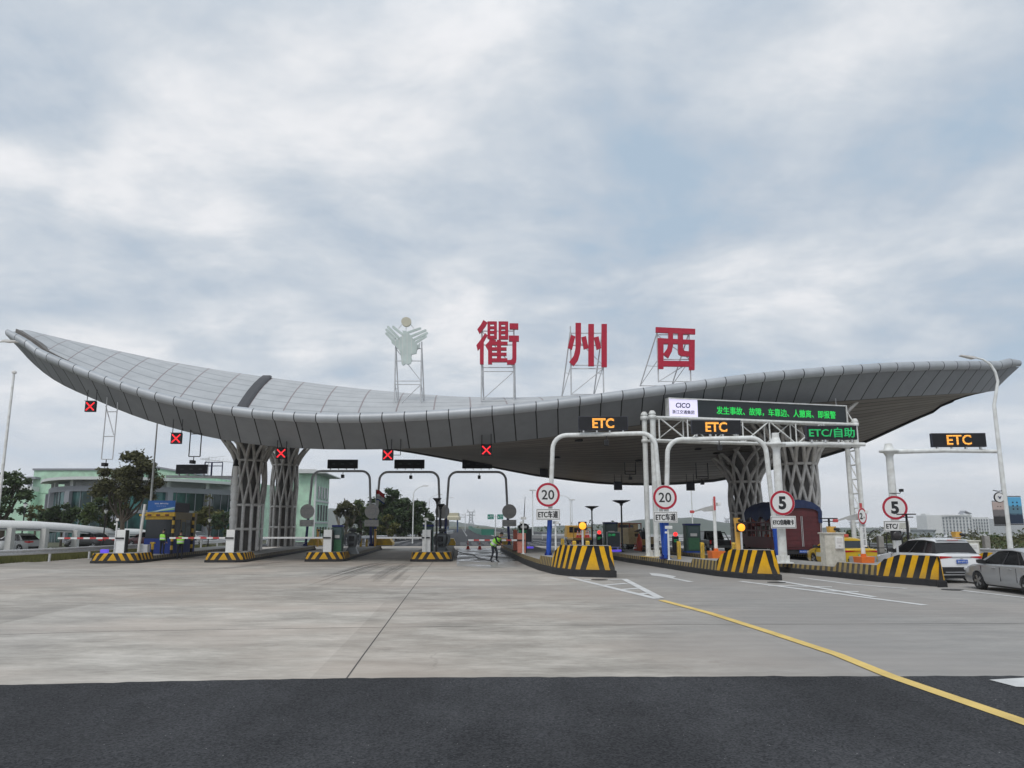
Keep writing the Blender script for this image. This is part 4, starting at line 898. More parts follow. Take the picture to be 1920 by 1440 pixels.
def cam_pole(label,px,D,z,ytop,ant=False):
    a=at(px,1030,D,z); H=zc(px,D,ytop)-z; t=thing('camera_pole',label,'camera pole',a,0,'white camera poles on the islands')
    b=MB(); b.tube((0,0,0),(0,0,H-.15),.055,.045,10); b.bb(-.1,.1,-.1,.1,0,.02); b.build('pole',M['white_paint'],t)
    b=MB(); b.box((0.02,-.05,H-.05),(.15,.42,.15),0,.5); b.box((-.08,.05,H-.30),(.1,.2,.1),0,-.6); b.build('camera',M['white_plastic'],t,bevel=.02)
    if ant: b=MB(); b.tube((.05,0,H-.1),(.12,0,H+1.2),.03,.012,6); b.build('antenna',M['black_metal'],t)
cam_pole('white camera pole on the far left island',215,46.0,.5,973); cam_pole('white camera pole in front of the barrier beside the dark lamp posts',797,47.0,.5,972)
cam_pole('white camera pole with a dark antenna beside the salmon barrier',981,45.6,.5,970,True); cam_pole('white camera pole just right of the first speed 20 post',1042,41.6,.5,978); cam_pole('white camera pole just right of the second speed 20 post',1254,39.2,.43,987)
def kiosk(label,px,D,z,w,h,d=0.7,rz=LANE):
    a=at(px,1025,D,z); t=thing('card_kiosk',label,'card kiosk',a,rz,'green and blue card kiosks'); g=mat('kiosk_green',(0.045,0.17,0.075),0.45,noise=.2); dk=mat('kiosk_dark_green',(0.03,0.075,0.055),0.45,noise=.2)
    b=MB(); b.bb(-w/2,w/2,-d/2,d/2,.08,h-.12); b.build('body',dk,t,bevel=.02)
    b=MB(); b.bb(-w/2-.03,w/2+.03,-d/2-.03,d/2+.03,h-.12,h); b.build('roof',M['navy_paint'],t,bevel=.02)
    b=MB(); b.bb(-w/2-.06,w/2+.06,-d/2-.06,d/2+.06,0,.08); b.build('plinth',M['blue_paint'],t)
    b=MB(); b.bb(-w*.36,w*.40,-d/2-.02,-d/2-.002,h*.10,h*.50); b.build('lower_panel',g,t,bevel=.006)
    b=MB(); b.bb(-w*.36,w*.40,-d/2-.02,-d/2-.002,h*.53,h*.90); b.build('screen_panel',mat('kiosk_glass',(0.06,0.10,0.10),.2),t,bevel=.006)
    b=MB(); b.bb(-w*.22,w*.24,-d/2-.05,-d/2-.021,h*.56,h*.66); b.build('card_slot',M['grey_back'],t,bevel=.006)
kiosk('green card kiosk with a blue roof right of the white barrier cabinet, left islands',633,48.2,.36,.62,1.78)
kiosk('green card kiosk behind the barrier beside the two dark lamp posts',803,49.5,.36,.62,1.80)
kiosk('dark green kiosk behind the unlit message board, between the speed 20 signs',1145,58,.45,.97,1.90); kiosk('green kiosk left of the dark pickup',1298,50,.43,.92,1.80)
def robot(label,px,D,z,rz=0,s=1.0):
    a=at(px,1030,D,z); t=thing('card_robot',label,'card machine',a,rz,'grey figure-shaped card machines'); gm=mat('robot_grey',(0.11,0.12,0.125),.4,.3,noise=.15); dk=M['black_metal']
    b=MB(); b.loft([[(x*s,y*s,h*s) for x,y in ((-w,-dd),(w,-dd),(w,dd),(-w,dd))] for w,dd,h in ((.42,.34,0),(.40,.32,.06),(.26,.22,.34),(.24,.2,.40))],sm=False); b.build('base',gm,t,bevel=.03)
    b=MB(); rings=[]
    for w,dd,h in ((.22,.18,.38),(.28,.22,.55),(.34,.25,.9),(.36,.26,1.15),(.28,.22,1.27),(.12,.12,1.31)):
        rings.append([(w*s*math.copysign(abs(math.cos(g))**.6,math.cos(g)),dd*s*math.copysign(abs(math.sin(g))**.6,math.sin(g)),h*s) for g in [2*math.pi*k/16 for k in range(16)]])
    b.loft(rings); b.build('torso',gm,t)
    b=MB(); b.bb(-.17*s,.17*s,-.285*s,-.235*s,.78*s,1.10*s); b.build('screen',dk,t,bevel=.02)
    b=MB(); b.bb(-.15*s,.15*s,-.28*s,-.2*s,.50*s,.66*s); b.build('card_tray',dk,t,bevel=.02)
    for sg in (-1,1): b=MB(); b.path([(sg*.36*s,0,1.18*s),(sg*.47*s,-.02,1.05*s),(sg*.50*s,-.06,.8*s),(sg*.42*s,-.14,.58*s)],[.09*s,.11*s,.09*s,.05*s],10); b.build('arm',gm,t)
    b=MB(); b.lathe((0,0,1.30*s),[(.07*s,0),(.08*s,.05*s),(.20*s,.09*s),(.24*s,.16*s),(.22*s,.24*s),(.10*s,.30*s)],18); b.build('head',gm,t)
    b=MB(); b.lathe((0,0,1.44*s),[(.243*s,0),(.245*s,.06*s)],18); b.build('visor',dk,t)
robot('grey figure-shaped card machine right of the green kiosk',660,49.5,.36); robot('grey figure-shaped card machine behind the two dark lamp posts',829,49.3,.36,R(-20),.98)
def lamp_post(label,px,D,z,ytop,w=.38,solar=False,r=.06):
    a=at(px,1030,D,z); H=zc(px,D,ytop)-z; t=thing('island_lamp',label,'lamp post',a,LANE,'dark lamp posts on the islands')
    b=MB(); b.tube((0,0,0),(0,0,H-.28),r,r*.85,10); b.bb(-.12,.12,-.12,.12,0,.03); b.build('pole',M['black_metal'],t)
    b=MB()
    if solar:
        b.box((0,0,H-.03),(w*2.3,.6,.05)); b.box((0,-.02,H-.16),(w*1.7,.35,.04)); b.tube((0,0,H-.28),(0,0,H-.05),.05,n=8)
    else:
        b.loft([[(x*q,y*q,hh) for x,y in ((-1,-1),(1,-1),(1,1),(-1,1))] for q,hh in ((.07,H-.34),(.09,H-.22),(w*.55,H-.06),(w*.62,H-.03),(w*.62,H))],sm=False)
    b.build('lamp_head',M['black_metal'],t)
lamp_post('taller dark lamp post on the island left of the washed lane',818,47.6,.5,934,.42); lamp_post('shorter dark lamp post just right of the taller one, left of the washed lane',825,51.5,.36,945,.42)
lamp_post('dark lamp post behind the amber warning light',1111,60,.45,949,.75); lamp_post('dark lamp post right of the unlit message board',1167,50,.45,938,.78)
lamp_post('dark solar lamp post behind the cream cabinet',1558,37,.42,971,.25,True); lamp_post('dark solar lamp post between the half peeled sign and the white hotel',1705,35.5,.35,963,.25,True)
def warn_light(label,px,D,z,row,lit,w):
    a=at(px,1030,D,z); H=zc(px,D,row)-z; t=thing('warning_light',label,'warning light',a,0,'round warning lights behind the hazard blocks')
    b=MB(); b.tube((0,.05,0),(0,.05,H-w/2),.045,n=10); b.build('pole',M['galvanised'],t)
    b=MB(); b.bb(-w/2,w/2,0,.14,H-w/2,H+w/2); b.build('housing',M['black_metal'],t,bevel=.01)
    b=MB(); b.lathe((0,0,H),[(w*.44,-.001),(w*.44,-.02),(w*.30,-.04),(w*.1,-.05)][::1],22,axis='y'); b.build('lens',M['lamp_amber'] if lit else mat('lens_off',(0.035,0.03,0.03),.3),t,)
warn_light('lit amber warning light behind the hazard block left of the truck lane',1093,34.3,.5,986,True,.36); warn_light('lit amber warning light beside a yellow pillar in front of the red truck',1392,33.0,.43,989,True,.36); warn_light('unlit round warning light in front of the half peeled plate',1684,30.3,.42,1004,False,.37)
def bollard(label,px,D,z,ytop,k=0,short=False):
    a=at(px,1035,D,z); H=zc(px,D,ytop)-z; t=thing('bollard',label,'bollard',a,LANE,'yellow bollards on the islands')
    b=MB(); w=.085
    b.loft([[(x*w,y*w,h) for x,y in ((-1,-1),(1,-1),(1,1),(-1,1))] for h in (0,H-.09)]+[[(x*w,y*w,h) for (x,y),h in zip(((-1,-1),(1,-1),(1,1),(-1,1)),(H-.06,H-.06,H,H))]],sm=False); b.build('post',M['yellow_paint'],t,bevel=.008)
    b=MB()
    b.bb(-.03,.03,-w-.004,-w-.001,H*.38,H*.38+.40)
    b.build('faded_lettering',mat('faded_marks',(0.35,0.25,0.05),.6),t)
for px,D,z,y,l in ((1055,44,.5,1010,'yellow bollard just right of the first speed 20 post'),(1077,38,.5,1014,'yellow bollard left of the first lit amber light'),(1102,37,.5,1014,'yellow bollard right of the first lit amber light'),(1273,40,.43,1015,'yellow bollard right of the second speed 20 post'),(1317,39.6,.43,1017,'yellow bollard between the green kiosk and the height limiter'),(1377,34.2,.43,1017,'yellow bollard left of the yellow pillar'),(676,66,.34,1010,'yellow bollard right of the first card machine'),(687,66.5,.34,1012,'yellow bollard left of the first pair of arch legs')): bollard(l,px,D,z,y)
def cone(label,px,row,Hh=.72,z=0,D=None):
    a=G(px,row) if D is None else at(px,row,D,z); t=thing('traffic_cone',label,'traffic cone',a,random.random(),'traffic cones'); a.z=z
    b=MB(); b.box((0,0,.02),(.40,.40,.04)); b.build('base',M['cone_red'],t,bevel=.01)
    b=MB(); pr=[(.15,.04),(.13,.14),(.098,.28)]; b.lathe((0,0,0),pr,16); b.lathe((0,0,0),[(.075,.40),(.055,.50)],16); b.lathe((0,0,0),[(.042,.58),(.02,.71),(.015,.72)],16); b.build('cone_body',M['cone_red'],t)
    for p in ([(.099,.28),(.076,.40)],[(.056,.50),(.043,.58)]): b=MB(); b.lathe((0,0,0),p,16); b.build('reflective_band',M['sign_white'],t)
    t.scale=(Hh/.72,)*3; return t
cone('traffic cone left of the other in the washed lane',877.5,1030,.75); cone('traffic cone right of the other in the washed lane',899.5,1030,.75)
# signal box with red lamp
def fee_display(label,px,D,z,ytop,w,h):
    a=at(px,1030,D,z); H=zc(px,D,ytop)-z; t=thing('fee_display',label,'fee display',a,0,'black fee displays with a red lamp')
    b=MB(); b.bb(-w/2,w/2,-.15,.15,0,h); b.build('cabinet',M['black_metal'],t,bevel=.015)
    b=MB(); b.lathe((0,-.02,h+.13),[(.13,-.1),(.13,0)],16,axis='y'); b.build('lamp',M['lamp_red'],t)
    text('请通行\n0.00',M['led_green_dim'],t,'lettering',0,-.156,h*.74,w*.7,h*.18)
fee_display('black fee display with a red lamp left of the message board',1124,55,.45,995,.40,1.05); fee_display('black fee display with a red lamp right of the second speed 20 post',1267,50,.43,1003,.37,1.0)
def msg_board(label,px,D,z,w,h,zl,txt):
    a=at(px,1030,D,z); t=thing('message_board',label,'message board',a,0,'unlit roadside message boards')
    b=MB(); b.bb(-w/2,w/2,0,.12,zl,zl+h); b.build('cabinet',M['galvanised'],t,bevel=.01)
    b=MB(); b.bb(-w/2+.03,w/2-.03,-.008,-.001,zl+.03,zl+h-.03); b.build('screen',mat('board_dark',(0.035,0.045,0.05),.5),t)
    for x in (-w*.3,w*.3): b=MB(); b.bb(x-.03,x+.03,.03,.09,0,zl); b.build('leg',M['galvanised'],t)
    text(txt,M['led_green_dim'],t,'lettering',-w*.14,-.012,zl+h*.80,w*.55,h*.17)
    b=MB(); b.bb(-w*.5,w*.6,-.3,.3,.0,.13); b.build('violet_lamp',M['lamp_violet'],t,bevel=.03)
msg_board('dark message board with green text in front of the dark green kiosk',1151,51,.43,S(25,51),S(28,51),.28,'车道\n正常')
msg_board('dark message board behind the salmon barrier',985,56,.5,S(25,56),S(25,56),.42,'ETC')
b=MB(); a=at(982,988,52,0.5); t=thing('oval_display','dark oval plate display above the salmon barrier','display',a,0); zz=zc(982,52,988)-.5
b.lathe((0,0,zz),[(.001,-.06),(.20,-.06),(.24,0),(.2,.06)],20,axis='y'); o=b.build('housing',M['black_metal'],t); o.scale=(1.5,1,1); b=MB(); b.tube((0,0.1,0),(0,.1,zz),.03,n=6); b.build('pole',M['black_metal'],t); b=MB(); b.bb(-.2,.2,-.075,-.062,zz-.08,zz+.08); b.build('digits_panel',M['grey_back'],t)
a=at(966,1015,50,.5); t=thing('rust_red_pillar','rust red rounded pillar left of the salmon barrier','pillar',a,0); b=MB(); b.loft([[(x*.13,y*.2,h) for x,y in ((-1,-1),(1,-1),(1,1),(-1,1))] for h in (0,1.25)]+[[(x*.09,y*.14,1.36) for x,y in ((-1,-1),(1,-1),(1,1),(-1,1))]],sm=False); b.build('body',mat('rust_red',(0.30,0.06,0.03),.5,noise=.2),t,bevel=.02)
b=MB(); b.box((0,0,.03),(.34,.5,.06)); b.build('foot',M['dark_rubber'],t)
# yellow end blocks, camera masts
for px,D,l in ((594,69,'yellow end block on the island behind the lattice columns'),(718,69.5,'yellow end block on the island of the first card machine'),(841,69,'yellow end block on the island of the dark lamp posts'),(945,70,'yellow end block behind the man washing the lane')):
    a=at(px,1020,D,.34); t=thing('end_block',l,'end block',a,LANE,'yellow end blocks of the islands'); b=MB(); w,h=S(38,D)/2,.62
    if px in (594,841,945): w*=.68
    b.loft([[(-w,y,0),(w,y,0),(w,y,h*.45),(w*.72,y,h),(-w*.55,y,h),(-w,y,h*.4)][::1] for y in (1.1,-1.1)],sm=False); b.build('body',M['yellow_paint'],t,bevel=.03); b=MB(); b.bb(-w-.02,w+.02,-1.13,1.13,-.0,.05); b.build('base',M['galvanised'],t)
def cam_mast(label,px,D,z,ytop,w,short=None):
    a=at(px,1030,D,z); H=zc(px,D,ytop)-z; t=thing('camera_mast',label,'camera mast',a,0,'yellow camera masts')
    b=MB(); ym=mat('mast_yellow',(0.75,0.42,0.08),.45,noise=.12); b.bb(-w/2,w/2,-.1,.1,0,H-.28); b.build('mast',ym,t,bevel=.02)
    b=MB(); b.loft([[(x,y,H-.28) for x,y in ((-w/2,-.14),(w/2,-.14),(w/2,.14),(-w/2,.14))],[(x,y,H) for x,y in ((-w*.55,-.2),(w*.6,-.2),(w*.6,.2),(-w*.55,.2))]],sm=False); b.build('camera_box',ym,t,bevel=.02)
    b=MB(); b.tube((w*.3,-.15,H-.1),(w*.95,-.28,H-.15),.065,n=12); b.build('camera',M['black_metal'],t)
cam_mast('yellow camera mast beside the lit amber light, in front of the red truck',1384,33.4,.43,971,.17); cam_mast('yellow camera mast rising behind the cream cabinet with a fan box',1561,34.4,.42,987,.26)
cam_mast('yellow camera mast above the pale cabinet right of the white car',1796,34.5,.35,997,.24); cam_mast('slim yellow camera mast left of the first white cabinet with green kiosk',595,66,.34,992,.16); cam_mast('slim yellow camera mast where the first two grey arches meet',703,67,.34,992,.16)
def cabinet(label,px,D,z,w,h,d=.5):
    a=at(px,1040,D,z); t=thing('roadside_cabinet',label,'cabinet',a,LANE,'cream roadside cabinets'); cm=mat('cabinet_cream',(0.66,0.64,0.57),.5,noise=.05,dirt=(.3,.28,.2))
    b=MB(); b.bb(-w/2,w/2,-d/2,d/2,0,h-.05); b.build('body',cm,t,bevel=.015); b=MB(); b.bb(-w/2-.05,w/2+.05,-d/2-.05,d/2+.05,h-.05,h); b.build('roof',cm,t,bevel=.015)
    b=MB(); b.bb(-w*.18,w*.46,-d/2-.012,-d/2-.001,.22,h-.12); b.build('door',cm,t,bevel=.005)
    b=MB(); b.bb(-w*.02,w*.38,-d/2-.10,-d/2-.013,h*.52,h*.88); b.build('fan_box',M['white_plastic'],t,bevel=.015); b=MB(); b.bb(w*.06,w*.31,-d/2-.115,-d/2-.101,h*.70,h*.84); b.build('vent',M['grey_back'],t)
    b=MB(); b.lathe((w*.18,-d/2-.101,h*.62),[(.05,0),(.04,-.015)],14,axis='y'); b.build('fan',M['grey_back'],t)
cabinet('cream cabinet with a fan box hiding part of the yellow taxi',1562,33.8,.42,.86,1.40); cabinet('cream cabinet just behind the white car, at its right',1811,34.0,.35,.98,1.14)
def limiter(label,px,D,z,ytop,sign):
    a=at(px,1040,D,z); H=zc(px,D,ytop)-z; t=thing('height_limiter',label,'height limiter',a,LANE,'swing-arm height limiters on orange feet')
    b=MB(); w=S(26,D)/2; h=S(13,D)*1.5; b.loft([[(x*w*q,y*.35,hh) for x,y in ((-1,-1),(1,-1),(1,1),(-1,1))] for q,hh in ((.78,0),(1.0,h))],sm=False); b.build('foot',M['orange_paint'],t,bevel=.02)
    b=MB(); b.bb(-.09,.09,-.07,.07,h,h+.12); b.build('socket',M['orange_paint'],t)
    b=MB(); b.tube((0,0,h+.12),(0,0,H),.085,.075,12); b.build('pole',M['white_paint'],t)
    b=MB(); za=H-.45; b.loft([[(0.05,-.05,za-.13),(.05,.05,za-.13),(.05,.05,za+.16),(.05,-.05,za+.16)],[(-.5,-.04,za-.16),(-.5,.04,za-.16),(-.5,.04,za+.03),(-.5,-.04,za+.03)],[(-.62,-.03,za-.10),(-.62,.03,za-.10),(-.62,.03,za-.01),(-.62,-.03,za-.01)],[(-1.0,-.03,za-.19),(-1.0,.03,za-.19),(-1.0,.03,za-.13),(-1.0,-.03,za-.13)]],sm=False); b.build('arm',mat('arm_grey',(.42,.42,.41),.5,noise=.2),t)
    b=MB(); b.box((-1.08,0,za-.17),(.2,.1,.13)); b.build('arm_tip',mat('boom_red',(0.42,0.03,0.04)),t,bevel=.02)
    b=MB(); b.bb(-.05,.05,-.11,-.085,za-.1,H+.10); b.build('top_plate',mat('boom_red',(0.42,0.03,0.04)),t)
    b=MB(); b.box((.2,-.05,za+.2),(.14,.3,.14)); b.tube((.05,0,za+.1),(.2,0,za+.15),.025,n=6); b.build('camera',M['white_plastic'],t,bevel=.015)
    if sign:
        n=28; r=S(15,D); k=.56; zc0=za+.02
        b=MB(); b.prism([(r*k*math.cos(2*math.pi*i/n),zc0+r*math.sin(2*math.pi*i/n)) for i in range(n)],-.16,-.14); b.build('width_disc',M['sign_white'],t)
        b=MB(); el=lambda q:[(q*k*math.cos(2*math.pi*i/n),-.164,zc0+q*math.sin(2*math.pi*i/n)) for i in range(n)]; b.add(el(r*.985)+el(r*.78),[(i,(i+1)%n,n+(i+1)%n,n+i) for i in range(n)]); b.build('disc_ring',M['sign_red'],t)
        text('2',M['sign_black'],t,'number',-.05,-.166,zc0,.13,.26,.03); text('m',M['sign_black'],t,'number',.07,-.166,zc0-.06,.07,.06,.01)
        b=MB(); b.bb(-.05,.13,-.10,-.088,h+.4,h+1.5); b.build('notice_plate',M['sign_white'],t); ctext('限\n高\n通\n道',mat('faded_black',(0.10,0.10,0.11),.6),t,'lettering',.04,-.103,h+.95,.10,.95)
limiter('white swing-arm height limiter on an orange foot, left of the red truck',1343,37.2,.43,935,False); limiter('white swing-arm height limiter with a round 2 m sign, in front of the taxi',1619,32.4,.42,948,True)
# ------------------------------------------------------------ kerb reflectors and drain covers
for px,row,w,l in ((1237,1058,.16,'small grey kerb reflector below the second speed 20 post'),(1281,1065.5,.18,'small grey kerb reflector below the yellow bollard'),(1334,1074.5,.26,'larger grey kerb reflector just left of the middle hazard block'),(1497,1071,.20,'small grey kerb reflector right of the middle hazard block'),(1543,1076,.20,'small grey kerb reflector below the cream cabinet'),(1626,1085,.30,'larger grey kerb reflector below the orange limiter foot')):
    g=G(px,row); t=thing('kerb_reflector',l,'reflector',(g.x-.02,g.y-.03,.30),math.atan2(-.45,1),'grey kerb reflectors on the exit islands')
    b=MB(); b.bb(-w/2,w/2,-.05,.02,0,.11); b.build('housing',mat('reflector_grey',(.34,.34,.30),.5,noise=.2),t,bevel=.01); b=MB(); b.bb(-w*.38,w*.38,-.058,-.0505,.025,.05); b.build('lens',M['black_metal'],t)
for px,row,l in ((1124,1087.3,'round dark drain cover in front of the first hazard block'),(1456,1092.3,'round dark drain cover in front of the middle hazard block'),(1786,1106,'round dark drain cover in front of the rightmost hazard block')):
    g=G(px,row); t=thing('drain_cover',l,'drain cover',(g.x,g.y,.0),0,'round drain covers in front of the islands'); b=MB(); b.lathe((0,0,0),[(.34,0.001),(.34,.014)],24); b.build('frame',mat('cast_iron',(.05,.048,.045),.7,noise=.3),t); b=MB(); b.lathe((0,0,0),[(.29,.0145),(.29,.018)],24); b.build('lid',mat('cast_iron',(.05,.048,.045)),t)
# ------------------------------------------------------------ toll booth on the far left island
def booth():
    D=50.0; a=at(294,1038,D,.34); t=thing('toll_booth','yellow and blue toll booth with a blue name board, on the far left island','toll booth',a,LANE)
    w=1.72; L_=4.4; gl=mat('booth_glass',(0.02,0.025,0.03),.12); cr=mat('booth_cream',(0.30,0.26,0.18),.6,noise=.15)
    b=MB(); b.bb(-w/2,w/2,0,L_,0,.95); b.build('lower_wall',mat('booth_blue',(.006,.03,.20),.5,noise=.15),t)
    b=MB(); b.bb(-w/2+.03,w/2-.03,.03,L_-.03,.95,2.15); b.build('glazing',gl,t)
    b=MB(); b.bb(-w/2,w/2,.9,L_,.951,2.14); 
    for y0,y1 in ((.9,1.15),(2.0,2.5),(3.3,3.6),(4.2,4.4)): pass
    for y0,y1 in ((0,.08),(1.5,2.3),(3.5,4.4)): b=MB(); b.bb(w/2-.028,w/2+.004,y0,y1,.951,2.149); b.build('side_wall',cr,t)
    b=MB(); b.bb(w/2+.005,w/2+.02,1.6,2.2,.2,2.0); b.build('door',mat('booth_steel',(.10,.14,.16),.4),t)
    b=MB(); b.bb(-w/2-.02,w/2+.02,-.02,L_+.02,2.15,2.60); b.build('fascia_band',M['yellow_paint'],t)
    b=MB(); b.bb(w/2+.021,w/2+.05,.3,L_,2.16,2.59); b.build('side_fascia',cr,t)
    b=MB(); b.bb(-w/2-.35,w/2+.05,-.18,-.06,2.36,2.48); b.build('yellow_bar',M['yellow_paint'],t)
    for k in range(3): b=MB(); b.bb(-w/2+.15+k*.55,-w/2+.40+k*.55,-.19,-.181,2.37,2.47); b.build('bar_mark',mat('mark_maroon',(.10,.02,.02),.5),t)
    z0=2.62; b=MB(); b.bb(-w/2+.08,w/2+.05,-.05,.05,z0,z0+.72); b.build('name_board',mat('board_blue',(.015,.12,.42),.4,noise=.1),t)
    b=MB(); b.bb(-w/2+.3,w/2-.05,.06,3.0,z0,z0+.62); b.build('roof_box',mat('roof_dark',(.07,.07,.09),.6),t)
    for k,(c,o) in enumerate((((.35,.62,.22),0),((.55,.70,.75),.10))):
        b=MB(); mm=mat('swoosh_%s'%('green','pale')[k],c,.4); b.prism([(-w/2+.2+o*2,z0+.02),(0.2,z0+.14+o*.6),(w/2+.04,z0+.22+o),(w/2+.04,z0+.15+o*.9),(.2,z0+.07+o*.5),(-w/2+.5+o*2,z0+.02)],-.056-.001*k,-.051); b.build('swoosh',mm,t)
    text('ZGL MFWDJ',M['sign_white'],t,'lettering',.05,-.054,z0+.52,.85,.10,.02); text('- - - - -',M['sign_white'],t,'lettering',.05,-.054,z0+.37,.55,.02,.01)
    for x,y,nm in ((w/2+.18,-.45,'striped_post'),(w/2+.25,3.0,'striped_post')):
        b=MB(); n=10; H=2.6
        for k in range(n): b.lathe((x,y,k*H/n),[(.085,0.0),(.085,H/n-.001)],12,k%2)
        b.build(nm,[M['black_metal'],M['yellow_paint']],t)
    a2=at(285,1036,48.5,.5); q=thing('yellow_hydrant_post','short yellow post with a flat cap in front of the toll booth','bollard',a2); b=MB(); b.tube((0,0,.16),(0,0,.52),.085,n=12); b.box((0,0,.55),(.26,.2,.1)); b.build('post',M['yellow_paint'],q,bevel=.01); b=MB(); b.tube((0,0,-.14),(0,0,.16),.075,n=12); b.build('foot',M['black_metal'],q)
    a2=at(270,1036,48.0,.34); q=thing('steel_bin','brushed steel cabinet left of the toll booth','steel cabinet',a2,LANE); b=MB(); b.bb(-.26,.26,-.2,.2,.03,.62); b.build('body',M['galvanised'],q,bevel=.02); b=MB(); b.bb(-.28,.28,-.22,.22,0,.03); b.build('base',M['dark_rubber'],q)
    a2=at(259,1036,47.6,.34); q=thing('bent_pipe','slightly bent grey pipe standing left of the toll booth','pipe post',a2); b=MB(); b.path([(0,0,0),(.05,0,1.2),(.12,0,2.4),(.17,0,3.05)],.08,10); b.build('pipe',M['grey_back'],q); b=MB(); b.bb(-.14,.14,-.14,.14,0,.03); b.build('foot_plate',M['grey_back'],q)
    a2=at(196,1034,45.4,.55); q=tag(MB().bb(-.2,.2,-.12,.12,0,.2).build('violet_strobe',M['lamp_violet'],None,bevel=.02),'small violet strobe box on the nose of the far left island','strobe light'); q.location=a2
booth()
# ------------------------------------------------------------ people
def person(label,loc,rz,H,pose,cloth,hair_c=(.012,.011,.010),vest=True,vpose=None):
    t=thing('person',label,'person',loc,rz); k=H/1.75
    J=dict(pel=(0,0,.95),chest=(0,0,1.28),neck=(0,0,1.47),head=(0,0,1.60),hipL=(-.10,0,.90),kneeL=(-.11,-.02,.50),ankL=(-.11,.0,.10),toeL=(-.12,-.16,.03),hipR=(.10,0,.90),kneeR=(.11,-.02,.50),ankR=(.11,.0,.10),toeR=(.12,-.16,.03),
      shL=(-.19,0,1.40),elL=(-.25,.0,1.12),wrL=(-.24,-.08,.88),hdL=(-.24,-.10,.80),shR=(.19,0,1.40),elR=(.25,0,1.12),wrR=(.24,-.08,.88),hdR=(.24,-.10,.80)); J.update(pose)
    J={a:Vector(b)*k for a,b in J.items()}
    rad=dict(pel=.15,chest=.165,neck=.06,head=.065,hipL=.095,kneeL=.065,ankL=.048,toeL=.04,shL=.065,elL=.048,wrL=.035,hdL=.04)
    E_=[('pel','chest'),('chest','neck'),('neck','head'),('pel','hipL'),('hipL','kneeL'),('kneeL','ankL'),('ankL','toeL'),('pel','hipR'),('hipR','kneeR'),('kneeR','ankR'),('ankR','toeR'),('chest','shL'),('shL','elL'),('elL','wrL'),('wrL','hdL'),('chest','shR'),('shR','elR'),('elR','wrR'),('wrR','hdR')]
    names=list(J); idx={n:i for i,n in enumerate(names)}
    vs=[J[n] for n in names]; ed=[(idx[a],idx[b]) for a,b in E_]; rr=[rad.get(n,rad.get(n[:-1]+'L',.05))*k for n in names]
    # fingers and thumb
    for s in 'LR':
        w,h=J['wr'+s],J['hd'+s]; d=(h-w).normalized(); side=d.cross(Vector((0,1,0))).normalized() if abs(d.y)<.9 else Vector((1,0,0)); other=d.cross(side)
        for q in range(4):
            o=h+side*(q-1.5)*.020*k; l=(.055,.068,.062,.048)[q]*k; vs+=[o+d*.02*k,o+d*(.02*k+l*.6)+other*.01*k,o+d*(.02*k+l)+other*.03*k]; n=len(vs); ed+=[(idx['hd'+s],n-3),(n-3,n-2),(n-2,n-1)]; rr+=[.010*k,.009*k,.008*k]
        o=h-d*.01*k+side*.04*k; vs+=[o,o+d*.04*k+side*.02*k]; n=len(vs); ed+=[(idx['hd'+s],n-2),(n-2,n-1)]; rr+=[.011*k,.009*k]
    me=bpy.data.meshes.new('body'); me.from_pydata(vs,ed,[]); o=bpy.data.objects.new('body',me); COL.objects.link(o)
    o.modifiers.new('skin','SKIN'); 
    sv=me.skin_vertices[0].data
    for i,r in enumerate(rr): sv[i].radius=(r,r*.8 if names[i] in('pel','chest') else r) if i<len(names) else (r,r)
    sv[idx['pel']].use_root=True
    o.modifiers.new('sub','SUBSURF').levels=1
    dg=bpy.context.evaluated_depsgraph_get(); m2=bpy.data.meshes.new_from_object(o.evaluated_get(dg)); bpy.data.objects.remove(o)
    skin=mat('skin',(.35,.20,.14),.55); m2.materials.clear()
    top=mat(cloth[0],cloth[1],.8,noise=.2); tr=mat(cloth[2],cloth[3],.8,noise=.2); shoe=mat('shoe_black',(.015,.015,.015),.6)
    for m in (top,tr,skin,shoe): m2.materials.append(m)
    pz=J['pel'].z; 
    for p in m2.polygons:
        c=p.center; dd=lambda n:(c-J[n]).length; p.use_smooth=True
        n=min(J,key=dd); 
        p.material_index=2 if n in('head','hdL','hdR') or (n=='neck' and (c-J['chest']).length>(J['neck']-J['chest']).length*.95) else 3 if n in('toeL','toeR') or n in('ankL','ankR') and c.z<.08*k else 1 if n in ('hipL','hipR','kneeL','kneeR','ankL','ankR') or (n=='pel' and c.z<pz) else 0
    b=bpy.data.objects.new('body',m2); COL.objects.link(b); b.parent=t
    # head with face, turned with the neck
    hd=J['head']; up=(hd-J['neck']).normalized(); fw=Vector(pose.get('face',(0,-1,0))).normalized(); fw=(fw-up*fw.dot(up)).normalized(); rt=fw.cross(up)*-1
    def P(x,y,z): return hd+rt*x*k+fw*y*k+up*z*k
    hb=MB(); rings=[]
    for j in range(1,12):
        g=math.pi*j/12; z=-.115*math.cos(g)+.03; r0=math.sin(g); ring=[]
        for i in range(16):
            a_=2*math.pi*i/16; x=.075*r0*math.cos(a_); y=.095*r0*math.sin(a_)
            if z<-.03: y+=.012; x*=.88
            if i==4 and -.02<z<.03: y+=.022      # nose
            if i in (3,5) and .02<z<.05: y-=.008  # eye sockets
            ring.append(P(x,y,z))
        rings.append(ring)
    hb.loft(rings); hb.build('head',skin,t,rec=True)
    f=MB()
    for s in (-1,1): f.box(P(s*.030,.083,.035),(.018*k,.018*k,.012*k))
    f.build('eyes',M['sign_black'],t); f=MB(); f.box(P(0,.090,-.045),(.04*k,.02*k,.010*k)); f.build('mouth',mat('lip',(.25,.09,.07),.5),t)
    for s in (-1,1): f=MB(); f.box(P(s*.078,0,.02),(.018*k,.03*k,.05*k)); f.build('ear',skin,t,bevel=.005)
    hr=MB(); rings=[]
